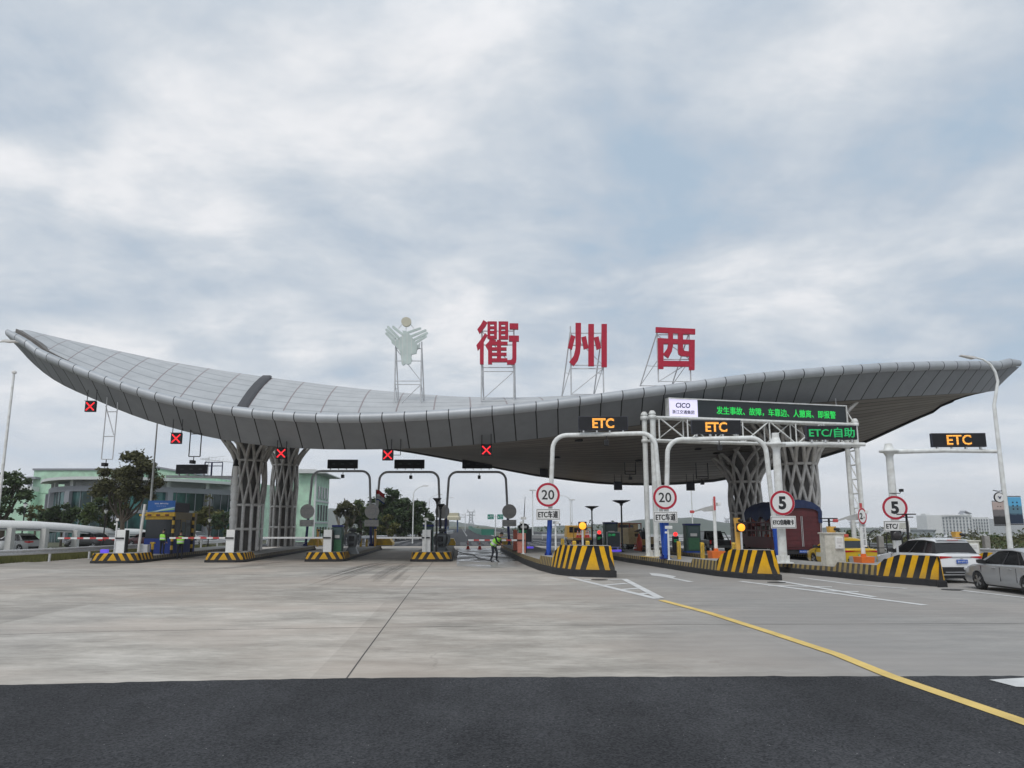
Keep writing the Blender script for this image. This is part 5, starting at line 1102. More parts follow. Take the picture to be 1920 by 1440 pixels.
    for j in range(5,12):
        g=math.pi*j/12; z=-.125*math.cos(g)+.03; r0=math.sin(g)*1.10
        rings.append([P(.075*r0*math.cos(2*math.pi*i/16),.095*r0*math.sin(2*math.pi*i/16)-(.03 if math.sin(2*math.pi*i/16)>.2 and j<8 else .010),z+.004) for i in range(16)])
    hr.loft(rings); hr.build('hair',mat('hair',hair_c,.7),t,rec=True)
    if vest:
        v=MB(); pe,ch,ne=J['pel'],J['chest'],J['neck']; ax=(ch-pe).normalized(); sd=Vector((1,0,0)); fr=ax.cross(sd).normalized(); rings=[]
        for q,w,d in ((-.04,.20,.17),(.15,.20,.165),(.45,.205,.165),(.8,.22,.165),(1.02,.225,.155),(1.22,.20,.13),(1.34,.11,.09)):
            c=pe+(ch-pe)*q; rings.append([c+sd*(w*k*math.cos(2*math.pi*i/16))+fr*(d*k*math.sin(2*math.pi*i/16)) for i in range(16)])
        v.loft(rings[:2],0,cap=False); v.loft(rings[1:3],1,cap=False); v.loft(rings[2:],0,cap=False); v.build('vest',[mat('hi_vis',(.33,.78,.08),.6,noise=.12),mat('hi_vis_band',(.62,.66,.60),.4)],t,rec=True)
    return t
def people():
    dk=('shirt_black',(.015,.016,.02),'trousers_dark',(.014,.016,.026))
    a=at(928,1052,46.0); a.z=0
    person('man in a green vest bending over a pressure hose, washing the lane',a,R(58),1.90,dict(pel=(0,.12,.92),chest=(.04,-.13,1.22),neck=(.06,-.26,1.37),head=(.07,-.35,1.45),face=(.2,-1,-.45),hipL=(-.10,.10,.9),kneeL=(-.15,.02,.5),ankL=(-.22,.12,.1),toeL=(-.30,-.02,.03),hipR=(.10,.10,.9),kneeR=(.14,-.04,.5),ankR=(.16,.0,.1),toeR=(.20,-.16,.03),
      shL=(-.15,-.12,1.34),elL=(-.17,-.24,1.08),wrL=(-.04,-.36,.98),hdL=(.0,-.40,.95),shR=(.22,-.16,1.34),elR=(.27,-.22,1.06),wrR=(.14,-.36,.86),hdR=(.10,-.40,.82)),dk)
    ln=thing('pressure_lance','long thin pressure washer lance held by the washing man','lance',a+Vector((0,-.42,0))); b=MB(); b.path([(.12,0,1.02),(.02,-.06,.7),(-.30,-.15,.12)],.018,6); b.build('tube',M['black_metal'],ln); b=MB(); b.path([(.12,0,1.06),(.14,.04,.94)],.03,8); b.build('grip',M['black_metal'],ln)
    a=at(303,1038,48.6,.34); person('worker in a green vest at the front corner of the toll booth',a,R(170),1.62,dict(chest=(.02,-.04,1.26),neck=(.03,-.07,1.43),head=(.04,-.11,1.54),face=(.3,-1,-.3),elR=(.27,-.12,1.14),wrR=(.18,-.30,1.08),hdR=(.14,-.36,1.08)),dk)
    a=at(336,1047,49.2,0); person('worker in a green vest standing in the lane beside the toll booth',a,R(205),1.84,dict(chest=(.0,-.03,1.27),neck=(.0,-.06,1.45),head=(.0,-.09,1.57),face=(-.1,-1,-.3),elL=(-.26,-.14,1.15),wrL=(-.12,-.30,1.12),hdL=(-.06,-.34,1.12),elR=(.26,-.14,1.15),wrR=(.12,-.30,1.12),hdR=(.06,-.34,1.12)),dk)
    # hose
    b=MB(); pts=[G(848,1030),G(858,1034),G(868,1038),G(885,1040.5),G(891,1043),G(897,1048),G(908,1050),G(920,1052),G(926,1053)]; b.path([(p.x,p.y,.03) for p in pts],.022,8); tag(b.build('hose',M['black_metal']),'black hose snaking across the wet lane to the washing man','hose')
people()
# ------------------------------------------------------------ vehicles
tyre=mat('tyre',(.02,.02,.021),.8,noise=.2); rim_m=mat('alloy',(.45,.46,.47),.35,.8); glass=mat('car_glass',(.008,.009,.011),.12); trim=mat('black_trim',(.02,.02,.022),.45)
def wheel(t,x,y,r,w=.22,side=1,nsp=5):
    e=bpy.data.objects.new('wheel',None); COL.objects.link(e); e.parent=t; e.location=(x,y,r)
    # joined as one mesh wheel part with tyre and rim children
    b=MB(); b.lathe((0,0,0),[(r*.62,-w/2),(r*.92,-w/2),(r,-w*.32),(r,w*.32),(r*.92,w/2),(r*.62,w/2)],24,axis='x'); b.build('tyre',tyre,e)
    b=MB(); o=side*w/2; b.lathe((0,0,0),[(r*.61,-w*.45),(r*.61,w*.45)],20,axis='x'); b.build('rim',mat('rim_dark',(.05,.05,.052),.5,.5),e)
    b=MB(); b.lathe((o*.85,0,0),[(r*.14,-.02),(r*.14,.03)],12,axis='x')
    for k in range(nsp):
        a=2*math.pi*k/nsp; c,s=math.cos(a),math.sin(a); n=(-s,c); X=o*.85
        q=[(r*.08*c+n[0]*r*.10,r*.08*s+n[1]*r*.10),(r*.63*c+n[0]*r*.14,r*.63*s+n[1]*r*.14),(r*.63*c-n[0]*r*.14,r*.63*s-n[1]*r*.14),(r*.08*c-n[0]*r*.10,r*.08*s-n[1]*r*.10)]
        b.add([(X-.015*side,p,z) for p,z in q]+[(X+.025*side,p,z) for p,z in q],[(0,1,2,3),(7,6,5,4),(0,4,5,1),(1,5,6,2),(2,6,7,3),(3,7,4,0)])
    b.build('spokes',rim_m,e,rec=True); return e
def car(name,label,cat,loc,rz,P,paint,group=None,plate=None,plate_m=None,lower=None,details=None):
    """P: length, width, wheel radius, wheel positions, lower body profile [(y,z)], cabin profile [(y,z)]; local +y is the car's front, y=0 its rear"""
    t=thing(name,label,cat,loc,rz,group); L_,Wd,r=P['L'],P['W'],P['r']; hw=Wd/2; prof=P['body']; n=len(prof); zb=P['zb']
    def hw_at(y):
        f=min(1,(y+.0)/ .55); g=min(1,(L_-y)/.9); return hw*(1-.13*(1-f)**2-.20*(1-g)**2)
    rings=[]
    for y,z,sh in prof:
        w=hw_at(y); m=zb(y) if callable(zb) else zb
        rings.append([(-w*.90,y,m),(-w*.98,y,m+.12),(-w,y,m+(sh-m)*.5),(-w*.985,y,sh-.03),(-w*.90,y,z-.01),(-w*.5,y,z+.02),(0,y,z+.028),(w*.5,y,z+.02),(w*.90,y,z-.01),(w*.985,y,sh-.03),(w,y,m+(sh-m)*.5),(w*.98,y,m+.12),(w*.90,y,m)])
    b=MB(); b.loft(rings); body=b.build('body',paint,None,rec=True); 
    # wheel wells
    cut=MB()
    for wy in P['wheels']: cut.lathe((0,wy,r),[(r*1.14,-hw*1.2),(r*1.14,hw*1.2)],28,axis='x')
    co=cut.build('cutter',trim,None,rec=True); mo=body.modifiers.new('b','BOOLEAN'); mo.object=co; mo.operation='DIFFERENCE'; mo.solver='EXACT'
    dg=bpy.context.evaluated_depsgraph_get(); me=bpy.data.meshes.new_from_object(body.evaluated_get(dg)); old=body.data; bpy.data.objects.remove(co); body.modifiers.clear(); body.data=me; bpy.data.meshes.remove(old); body.parent=t
    for p in me.polygons: p.use_smooth=True
    try: me.set_sharp_from_angle(angle=R(38))
    except Exception: pass
    b=MB(); b.bb(-hw*.80,hw*.80,.25,L_-.25,.16,.45); b.build('underbody',trim,t)
    # cabin: roof line points (y,z,half width factor)
    c=P['cabin']; belt=P['belt']; rb=[]
    def ring(y0,y1,z,wf,ins=0.0): return [(-hw*wf+ins,y0+ins,z),(hw*wf-ins,y0+ins,z),(hw*wf-ins,y1-ins,z),(-hw*wf+ins,y1-ins,z)]
    (ya,yb),(yc,yd),(ye,yf)=c; zr=P['zr']
    A=[(-hw*.86,ya,belt),(hw*.86,ya,belt),(hw*.86,yb,belt),(-hw*.86,yb,belt)]
    T=[(-hw*.70,yc,zr-.10),(hw*.70,yc,zr-.10),(hw*.68,yd,zr-.08),(-hw*.68,yd,zr-.08)]
    b=MB(); b.add(A+T,[(0,1,5,4),(1,2,6,5),(2,3,7,6),(3,0,4,7),(4,5,6,7)]); b.build('windows',glass,t)
    ro=[]
    for y,dz,wf in ((yc-.04,-.085,.70),(yc+.10,-.04,.72),(yc+(yd-yc)*.35,.0,.73),(yc+(yd-yc)*.7,-.005,.72),(yd-.05,-.05,.70),(yd+.04,-.085,.68)):
        w=hw*wf; ro.append([(-w,y,zr+dz-.05),(-w*.97,y,zr+dz-.005),(-w*.6,y,zr+dz+.03),(0,y,zr+dz+.042),(w*.6,y,zr+dz+.03),(w*.97,y,zr+dz-.005),(w,y,zr+dz-.05)])
    b=MB(); b.loft(ro); b.build('roof',paint,t,rec=True)
    def onside(s,f,g):   # f along the side 0..1 rear-front, g up 0..1
        lo=Vector(A[0 if s<0 else 1]).lerp(Vector(A[3 if s<0 else 2]),f); hi=Vector(T[0 if s<0 else 1]).lerp(Vector(T[3 if s<0 else 2]),f); return lo.lerp(hi,g)
    for s in (-1,1):
        for f0,w in P['pillars']:
            b=MB(); p=[onside(s,f0,-.02),onside(s,f0+w,-.02),onside(s,f0+w,1.0),onside(s,f0,1.0)]; nrm=Vector((s*.014,0,.004)); b.add([q+nrm for q in p]+[q-nrm*1.2 for q in p],[(0,1,2,3),(7,6,5,4),(0,4,5,1),(2,6,7,3),(1,5,6,2),(3,7,4,0)]); b.build('pillar',trim if P.get('pblack') else (paint if (f0<.05 or f0>.9) else trim),t,rec=True)
        wy=P['mirror']; b=MB(); b.loft([[(s*(hw*.86),wy,belt+.02),(s*(hw*.86),wy,belt+.1),(s*(hw*.86),wy+.1,belt+.1),(s*(hw*.86),wy+.1,belt+.02)],[(s*(hw+.05),wy-.02,belt+.0),(s*(hw+.05),wy-.02,belt+.16),(s*(hw+.05),wy+.12,belt+.16),(s*(hw+.05),wy+.12,belt+.0)],[(s*(hw+.18),wy,belt+.03),(s*(hw+.18),wy,belt+.14),(s*(hw+.18),wy+.1,belt+.14),(s*(hw+.18),wy+.1,belt+.03)]],sm=False); b.build('mirror',trim if P.get('mirror_black',True) else paint,t,rec=True,bevel=.012)
        for f in P['handles']: b=MB(); w=hw_at(f); b.box((s*(w*1.0+.008),f,belt-.12),(.03,.2,.035)); b.build('door_handle',paint,t,bevel=.01)
        for f in P['seams']:
            b=MB(); w=hw_at(f); b.bb(min(s*(w*.99),s*(w+.003)),max(s*(w*.99),s*(w+.003)),f-.006,f+.006,.38,belt-.08); b.build('door_seam',trim,t)
        b=MB(); y0,y1,z0,z1=P['tail']; pts=[(s*hw*.86,-.012,z0),(s*hw*.86,-.012,z1),(s*hw*.40,-.015,z1-.02),(s*hw*.36,-.015,z0+.05)]; q=[(s*(hw*.885),.26,z0+.05),(s*(hw*.885),.24,z1-.01)]
        b.add(pts+[(s*hw*.93,.10,z0+.01),(s*hw*.93,.10,z1),(s*(hw*.965+.006),.34,z0+.06),(s*(hw*.965+.006),.32,z1-.02)]+[(x,y+.05,z) for x,y,z in pts],[(0,1,2,3),(0,4,5,1),(4,6,7,5)]); b.build('taillight',mat('tail_red',(.35,.008,.012),.15,coat=.6,emit=(1,.02,.03),estr=.08),t,rec=False)
        b=MB(); b.box((s*hw*.66,L_-.18,P['hl']),(.38,.2,.13)); b.build('headlight',mat('headlight',(.6,.62,.64),.15),t,bevel=.04)
    b=MB(); yb0,zb0,zb1=P['bumper']; b.loft([[(-hw*.88,yb0+.16,zb0),(-hw*.80,yb0-.02,zb0),(0,yb0-.05,zb0),(hw*.80,yb0-.02,zb0),(hw*.88,yb0+.16,zb0)],[(-hw*.90,yb0+.16,zb1),(-hw*.82,yb0-.035,zb1),(0,yb0-.065,zb1),(hw*.82,yb0-.035,zb1),(hw*.90,yb0+.16,zb1)]],sm=False,cap=False,close=False); b.build('bumper',lower or trim,t)
    if plate: 
        px_,pz=P['plate']; b=MB(); b.bb(-.22,.22,px_-.03,px_-.01,pz-.07,pz+.07); b.build('number_plate',plate_m,t,bevel=.004); ctext(plate,mat('plate_white',(.75,.77,.8),.5),t,'plate_lettering',0,px_-.034,pz,.38,.085)
    for wy in P['wheels']:
        for s in (-1,1): wheel(t,s*(hw-.12),wy,r,.21,s,P.get('nsp',5))
    if details: details(t,hw,paint)
    return t
blue_plate=mat('plate_blue',(.02,.10,.45),.4); green_plate=mat('plate_green',(.20,.50,.28),.4)
pw=mat('paint_white',(.72,.73,.74),.25,coat=.8); psil=mat('paint_silver',(.38,.39,.40),.32,.35,coat=.8,noise=.04); pyel=mat('paint_yellow',(.72,.46,.01),.3,coat=.7)
SUV=dict(L=4.6,W=1.86,r=.355,wheels=(.88,3.62),zb=.30,belt=1.05,zr=1.61,cabin=((.22,3.35),(.52,2.35),(0,0)),pillars=((0,.085),(.24,.05),(.56,.035),(.93,.07)),mirror=2.95,handles=(1.55,2.45),seams=(1.15,2.05,3.1),pblack=True,tail=(0,.1,.90,1.0),hl=.82,bumper=(0,.34,.60),plate=(-.02,.80),
  body=[(0.0,.98,.98),(.04,1.04,1.02),(.25,1.09,1.05),(1.2,1.08,1.06),(2.4,1.06,1.05),(3.3,1.04,1.02),(3.55,1.0,.98),(4.1,.93,.90),(4.5,.82,.78),(4.6,.62,.60)])
def suv_details(t,hw,paint):
    b=MB(); b.bb(-hw*.66,hw*.66,.42,.56,1.57,1.60); b.build('spoiler',paint,t,bevel=.015); b=MB(); b.bb(-.22,.22,.412,.418,1.565,1.59); b.build('brake_light',mat('tail_red',(.35,.008,.012)),t)
    b=MB(); b.bb(-hw*.42,hw*.42,-.030,-.018,.955,.972); b.build('light_bar',trim,t); b=MB(); b.bb(-hw*.75,hw*.75,-.085,-.05,.40,.43); b.build('chrome_strip',rim_m,t)
    b=MB(); b.prism([(0,1.05-.12),(-.07,.89),(-.035,.89),(0,.915),(.035,.89),(.07,.89)],-.032,-.02); b.build('badge',rim_m,t)
    b=MB(); b.loft([[(-.02,.75,1.68),(.02,.75,1.68),(.02,.95,1.68),(-.02,.95,1.68)],[(-.005,.72,1.78),(.005,.72,1.78),(.005,.78,1.78),(-.005,.78,1.78)]],sm=False); b.build('fin_antenna',paint,t)
    for s in (-1,1): b=MB(); b.tube((s*hw*.66,.8,1.66),(s*hw*.64,2.2,1.67),.015,n=6); b.build('roof_rail',rim_m,t)
car('suv','white car with a dark rear window queuing behind the taxi','car',(16.82,29.5,0),LANE,SUV,pw,None,'浙H·W9T35',blue_plate,details=suv_details)
SED=dict(L=4.45,W=1.74,r=.315,wheels=(.80,3.40),zb=.22,belt=.93,zr=1.46,cabin=((.62,3.45),(1.15,2.55),(0,0)),pillars=((0,.08),(.18,.03),(.50,.035),(.93,.07)),mirror=2.98,handles=(1.55,2.42),seams=(1.25,2.1,3.15),tail=(0,.1,.76,.92),hl=.68,bumper=(0,.26,.50),plate=(-.02,.66),mirror_black=True,
  body=[(0.0,.92,.90),(.05,.97,.93),(.5,.98,.94),(1.2,.96,.93),(2.4,.94,.92),(3.3,.93,.90),(3.8,.87,.82),(4.2,.78,.72),(4.4,.66,.62),(4.45,.52,.50)])
car('sedan','silver saloon at the right edge, last in the queue','car',(16.62,23.6,0),R(1.0),SED,psil,None,'浙H·3F62A',blue_plate).scale=(.94,.94,.94)
TAX=dict(SED,L=4.6,zr=1.48,tail=(0,.1,.80,.90),handles=(1.6,2.5),body=[(y*4.6/4.45,z,s) for y,z,s in SED['body']],r=.325,wheels=(.85,3.5),W=1.8)
def taxi_details(t,hw,paint):
    b=MB(); b.bb(-.28,.28,1.75,1.95,1.53,1.67); b.build('roof_sign',mat('taxi_sign',(.5,.08,.06),.4),t,bevel=.02)
    b=MB(); b.bb(-hw*.78,hw*.78,-.05,-.02,.30,.62); b.build('silver_panel',psil,t,bevel=.02); b=MB(); b.bb(-hw*.82,hw*.82,-.032,-.015,.845,.865); b.build('light_bar',mat('tail_red',(.35,.008,.012)),t)
    for s in (-1,): b=MB(); b.bb(-hw-.006,-hw+.01,2.3,3.1,.5,.72); b.build('door_decal',mat('decal_white',(.6,.6,.5),.5),t)
car('taxi','yellow taxi behind the cream cabinet, ahead of the white car','taxi',(17.35,39.0,0),LANE,TAX,pyel,None,'浙HD8276',green_plate,details=taxi_details)
for i,(x,y,pm,l) in enumerate(((-37.5,62,pw,'white car parked under the white canopy at the far left'),(-36.0,70,mat('paint_black',(.02,.02,.023),.3,coat=.7),'black car parked under the white canopy, beside the white one'),(-34.5,78,mat('paint_maroon',(.12,.015,.02),.3,coat=.7),'maroon car parked under the white canopy'),(-33.5,86,psil,'silver car parked at the far end of the white canopy'))):
    car('parked_car',l,'car',(x,y,ter(x,y)+.02),R(70),SED,pm,'cars parked under the white canopy')
# red truck
def truck():
    w,Lb=2.45,5.8; t=thing('cargo_truck','maroon stake-sided truck with a dark blue tarpaulin over its load','truck',(17.4,47.0,0),LANE); rd=mat('truck_maroon',(.10,.016,.020),.5,noise=.25,nscale=3); hw=w/2; z0,z1=.85,2.95
    b=MB(); b.bb(-hw,hw,.03,Lb,z0-.15,z0); b.build('bed',rd,t)
    for s in (-1,1):
        b=MB(); x0,x1=(s*.02,s*(hw-.005)); x0,x1=min(x0,x1),max(x0,x1); b.bb(x0,x1,-.03,.03,z0,z1-.25)
        for k in range(7): b.bb(x0+.04,x1-.04,-.055,-.031,z0+.12+k*.27,z0+.17+k*.27)
        b.build('rear_door',rd,t); b=MB(); b.bb(s*.04-.012,s*.04+.012,-.075,-.056,z0+.02,z1-.3); b.bb(s*(hw-.08)-.012,s*(hw-.08)+.012,-.075,-.056,z0+.02,z1-.3); b.build('lock_rod',M['galvanised'],t)
    b=MB(); b.bb(-hw,hw,-.03,.04,z1-.249,z1); b.build('header',rd,t)
    for s in (-1,1):
        b=MB(); X=s*hw; x0,x1=min(X,X-s*.05),max(X,X-s*.05)
        b.bb(x0,x1,.041,Lb,z0,z0+.55)
        for k in range(8): y=.1+k*(Lb-.2)/7; b.bb(x0-.002,x1+.002,y-.05,y+.05,z0+.551,z1)
        for z in (1.75,2.25,2.75): b.bb(x0+.004,x1-.004,.09,Lb-.05,z,z+.09)
        b.build('stake_side',rd,t)
    for k in range(7):      # sacks and boxes seen between the stakes
        b=MB(); y=.5+k*.78; c=((.55,.55,.52),(.30,.05,.02),(.5,.48,.44),(.45,.10,.04),(.6,.6,.6),(.3,.28,.25),(.4,.07,.05))[k]; b.bb(-hw+.14,hw-.14,y-.32,y+.32,z0+.02,z0+.7+.25*(k%3)); b.bb(-hw+.2,hw-.3,y-.28,y+.3,z0+.98+.25*(k%3)-.25*(k%3)+.24*(k%2+1),z0+1.7+.2*(k%2)); b.build('load',mat('load_%s'%'abcdefg'[k],c,.7,noise=.35,nscale=5),t,bevel=.05)
    # tarpaulin: arched, drooping over the sides
    tp=mat('tarpaulin_blue',(.012,.026,.09),.65,noise=.3,nscale=3,bump=.6,bscale=4); rings=[]; random.seed(3)
    for j in range(17):
        y=-.12+j*(Lb+.2)/16; ring=[]; sag=.04*math.sin(j*1.9)
        for i in range(19):
            u=i/18*2-1; a=abs(u)
            if a<.72: x=u/.72*(hw+.04); z=z1+.12+.55*(1-(u/.72)**2)**.8+sag*(1-a)
            else: x=math.copysign(hw+.06+.03*math.sin(j*2.3+i),u); z=z1+.12-(a-.72)/.28*((.55+.15*math.sin(j*1.3)) if u<0 else (.8+.1*math.sin(j*1.7)))
            ring.append((x,y+.01*math.sin(i*3),z+.02*math.sin(i*2.1+j*1.7)))
        rings.append(ring)
    b=MB(); b.loft(rings,close=False,cap=False); b.build('tarpaulin',tp,t)
    b=MB(); b.add(rings[0][2:17],[tuple(range(15))]); 
    b2=MB(); b2.add([(x*.97,y+.10,z-.05) for x,y,z in rings[0][3:16]]+[(hw,-.02,z1-.02),(-hw,-.02,z1-.02)],[tuple(range(15))]); b2.build('gable',rd,t,rec=True)
    R0=rings[0]; n_=len(R0); b3=MB(); ins=[(x*.80 if abs(x)>hw*.9 else x*.84,y-.015,(z-z1)*.36+z1-.04 if z>z1 else z) for x,y,z in R0]; b3.add(R0+ins,[(i,i+1,n_+i+1,n_+i) for i in range(n_-1)]); b3.build('tarpaulin_flap',tp,t,rec=True)
    b=MB(); b.bb(-hw*.8,hw*.8,.1,Lb+1.9,.45,.69); b.build('chassis',trim,t); b=MB(); b.bb(-hw*.92,hw*.92,-.02,.08,.42,.55); b.build('rear_bumper',trim,t)
    b=MB(); b.bb(-.25,.2,-.05,-.021,.50,.66); b.build('number_plate',blue_plate,t); ctext('浙H·6K318',mat('plate_white',(.75,.77,.8)),t,'plate_lettering',-.025,-.054,.58,.38,.1)
    for wy in (1.3,2.4,6.9):
        for s in (-1,1): wheel(t,s*(hw-.22),wy,.46,.3,s,6)
    b=MB(); rr=[[(x*q,y,z) for x,z in ((-1.1,.6),(1.1,.6),(1.1,1.5),(1.02,2.35),(-1.02,2.35),(-1.1,1.5))] for y,q in ((Lb+.15,1),(Lb+1.7,1),(Lb+1.95,.94))]; b.loft(rr,sm=False); b.build('cab',rd,t,bevel=.05); b=MB(); b.bb(-1.115,1.115,Lb+.6,Lb+1.5,1.55,2.15); b.build('cab_windows',glass,t)
truck()
# yellow works truck with cones, recovery truck, pickup
def works():
    tan=mat('works_yellow',(.50,.30,.06),.5,noise=.2); t=thing('works_truck','small yellow works truck with traffic cones on its deck, behind the first hazard block','truck',(6.6,73,0),LANE)
    b=MB(); b.bb(-.9,.9,0,4,.75,.95); b.build('deck',tan,t); b=MB(); b.bb(-.85,.85,.2,5.3,.4,.749); b.build('chassis',trim,t)
    b=MB(); b.loft([[(-.95,y,.95),(.95,y,.95),(.95,y,z),(-.95,y,z)] for y,z in ((4.02,2.05),(5.3,2.1),(5.8,1.4))],sm=False); b.build('cab',tan,t,bevel=.05); b=MB(); b.bb(-.7,.7,3.99,4.015,1.4,1.95); b.build('rear_window',glass,t)
    b=MB(); 
    for x in (-.85,.85): b.tube((x,.1,.95),(x,.1,1.9),.05,n=6)
    b.tube((-.85,.1,1.9),(.85,.1,1.9),.05,n=6); b.build('rack',tan,t); b=MB(); b.bb(-.9,.9,-.02,.06,.45,.74); b.build('tailboard',mat('tail_navy',(.02,.03,.08),.5),t)
    for wy in (1,4.6):
        for s in (-1,1): wheel(t,s*.8,wy,.36,.24,s)
    for k,(x,y) in enumerate(((-.25,1.0),(.0,1.1),(.35,1.0),(.55,1.2))):
        c=cone('traffic cone standing on the deck of the works truck','',0,.66) if False else None
    base=Vector((6.6,73,.95))
    for x,y,l in ((-.35,.9,'traffic cone at the left on the works truck deck'),(-.05,1.0,'traffic cone second from left on the works truck deck'),(.45,.9,'traffic cone second from right on the works truck deck'),(.7,1.2,'traffic cone at the right on the works truck deck')):
        p=base+LN*x+LD*y; c=cone(l,900,1030,.72); c.location=p
    for px,D,l in ((1072,71,'traffic cone on the road at the left rear of the works truck'),(1088,70,'traffic cone on the road close behind the works truck'),(1191,62,'traffic cone behind the beige recovery truck'),(1165,63,'traffic cone at the left rear of the beige recovery truck')):
        c=cone(l,900,1030,.72); c.location=at(px,1030,D,0.01)
    be=mat('recovery_beige',(.55,.42,.22),.5,noise=.2); t=thing('recovery_truck','beige recovery truck with lifting gear, behind the truss gantry post','truck',(11.0,66,0),LANE+R(12)); hw=1.25
    b=MB(); b.bb(-hw,hw,0,5.5,.55,1.15); b.build('body',be,t,bevel=.03); b=MB(); b.bb(-hw*.9,hw*.9,.05,6,.35,.549); b.build('chassis',trim,t)
    b=MB(); b.bb(-hw,-hw*.55,.1,2.4,1.151,1.9); b.bb(-hw*.549,hw,1.6,2.4,1.151,1.55); b.build('locker',be,t,bevel=.02)
    b=MB(); b.loft([[(-hw*.98,y,1.151),(hw*.98,y,1.151),(hw*.94,y,z),(-hw*.94,y,z)] for y,z in ((3.4,2.3),(5.0,2.35),(5.6,1.5))],sm=False); b.build('cab',be,t,bevel=.05)
    b=MB(); b.bb(-.7,.7,3.37,3.395,1.7,2.15); b.build('rear_window',glass,t); b=MB(); b.tube((-1.0,2.6,2.3),(1.1,2.6,2.25),.05,n=6); 
    for x in (-1.0,0,1.1): b.tube((x,2.6,1.1),(x,2.6,2.3),.05,n=6)
    b.build('light_rack',mat('rust_red',(0.30,0.06,0.03)),t); b=MB(); b.path([(.3,2.2,1.5),(.35,1.0,1.75),(.4,.1,1.3)],[.14,.11,.08],8); b.build('boom',trim,t); b=MB(); b.bb(-.35,.25,.2,.9,1.151,1.42); b.build('winch',trim,t)
    for wy in (.9,1.9,4.8):
        for s in (-1,1): wheel(t,s*(hw-.15),wy,.45,.28,s,6)
    a=at(1199,1030,62,0); t=thing('warning_barrel','orange-red warning barrel beside the recovery truck','barrel',a); b=MB(); b.lathe((0,0,0),[(.24,0.05),(.25,.3),(.22,.9),(.2,1.1),(.08,1.25),(.05,1.45)],16); b.build('barrel',mat('barrel_red',(.62,.09,.03),.5,noise=.15),t); b=MB(); b.lathe((0,0,0),[(.3,0),(.3,.05)],16); b.build('base',trim,t); b=MB(); b.bb(-.12,.12,-.26,-.235,.45,.85); b.build('label_patch',M['cone_red'],t)
    a=at(1211,1030,63,0); t=thing('compactor','yellow and black road compactor beside the truss gantry post','compactor',a,R(10)); b=MB(); b.bb(-.35,.35,0,1.0,.3,1.0); b.build('body',tan,t,bevel=.05); b=MB(); b.lathe((-.4,.2,.32),[(.3,0),(.3,.8)],16,axis='x'); b.build('drum',trim,t); b=MB(); b.bb(-.25,.3,.2,.8,1.0,1.6); b.tube((0,.2,1.5),(-.2,-.2,1.9),.06,n=8); b.build('engine',M['black_metal'],t,bevel=.03)
    # pickup
    dkg=mat('pickup_grey',(.04,.042,.045),.35,coat=.6); t=thing('pickup','dark pickup with a roll bar, seen from behind left of the red truck','pickup',(16.1,60.5,0),LANE); hw=.92
    b=MB(); b.loft([[(-hw,y,.4),(hw,y,.4),(hw,y,z),(-hw,y,z)] for y,z in ((0,1.0),(1.6,1.02),(3.7,1.03),(4.6,.98),(5.1,.75))],sm=False); b.build('body',dkg,t,bevel=.04)
    b=MB(); b.loft([[(-hw*.92,y0,1.0),(hw*.92,y0,1.0),(hw*.92,y1,1.0),(-hw*.92,y1,1.0)] if z<1.1 else [(-hw*.74,y0,z),(hw*.74,y0,z),(hw*.74,y1,z),(-hw*.74,y1,z)] for z,y0,y1 in ((1.03,1.6,3.9),(1.62,1.85,3.2))],sm=False); b.build('cabin',glass,t); b=MB(); b.bb(-hw*.76,hw*.76,1.82,3.22,1.621,1.68); b.build('roof',dkg,t,bevel=.02)
    b=MB(); b.path([(-hw*.9,.6,1.0),(-hw*.8,1.2,1.55),(hw*.8,1.2,1.55),(hw*.9,.6,1.0)],.045,8); b.build('roll_bar',M['black_metal'],t); b=MB(); b.bb(-hw*.9,hw*.9,-.08,.0,.42,.58); b.build('rear_bumper',rim_m,t,bevel=.02)
    for s in (-1,1): b=MB(); b.bb(s*hw*.88-.06,s*hw*.88+.06,-.02,.02,.7,.98); b.build('taillight',mat('tail_red',(.35,.008,.012)),t)
    for wy in (.95,4.2):
        for s in (-1,1): wheel(t,s*(hw-.1),wy,.38,.24,s)
works()
# ------------------------------------------------------------ trees
def leaf_mat(name,dark,light,hue=None):
    m,b,N,L,MA,MIX,NO,RA=nodes_mat(name,0.75); tc=N('ShaderNodeTexCoord').outputs['Object']
    b.inputs['Specular IOR Level'].default_value=0.2
    c=RA(NO(tc,0.5,3,0.6),(0.32,dark),(0.68,light)); g=N('ShaderNodeNewGeometry')
    c=MIX(0.35,c,MIX(g.outputs['Random Per Island'],tuple(x*0.6 for x in dark),tuple(min(1,x*1.5) for x in light))); L(c,b.inputs['Base Color']); return m
leaf_mat('leaf_dark',(.028,.048,.022),(.065,.095,.038)); leaf_mat('leaf_mid',(.038,.060,.022),(.095,.125,.045)); leaf_mat('leaf_olive',(.055,.060,.018),(.13,.13,.045)); leaf_mat('leaf_brown',(.045,.045,.020),(.10,.10,.042))
mat('bark',(.10,.08,.06),.9,noise=.3,nscale=8); mat('bark_pale',(.22,.19,.15),.9,noise=.3,nscale=8)
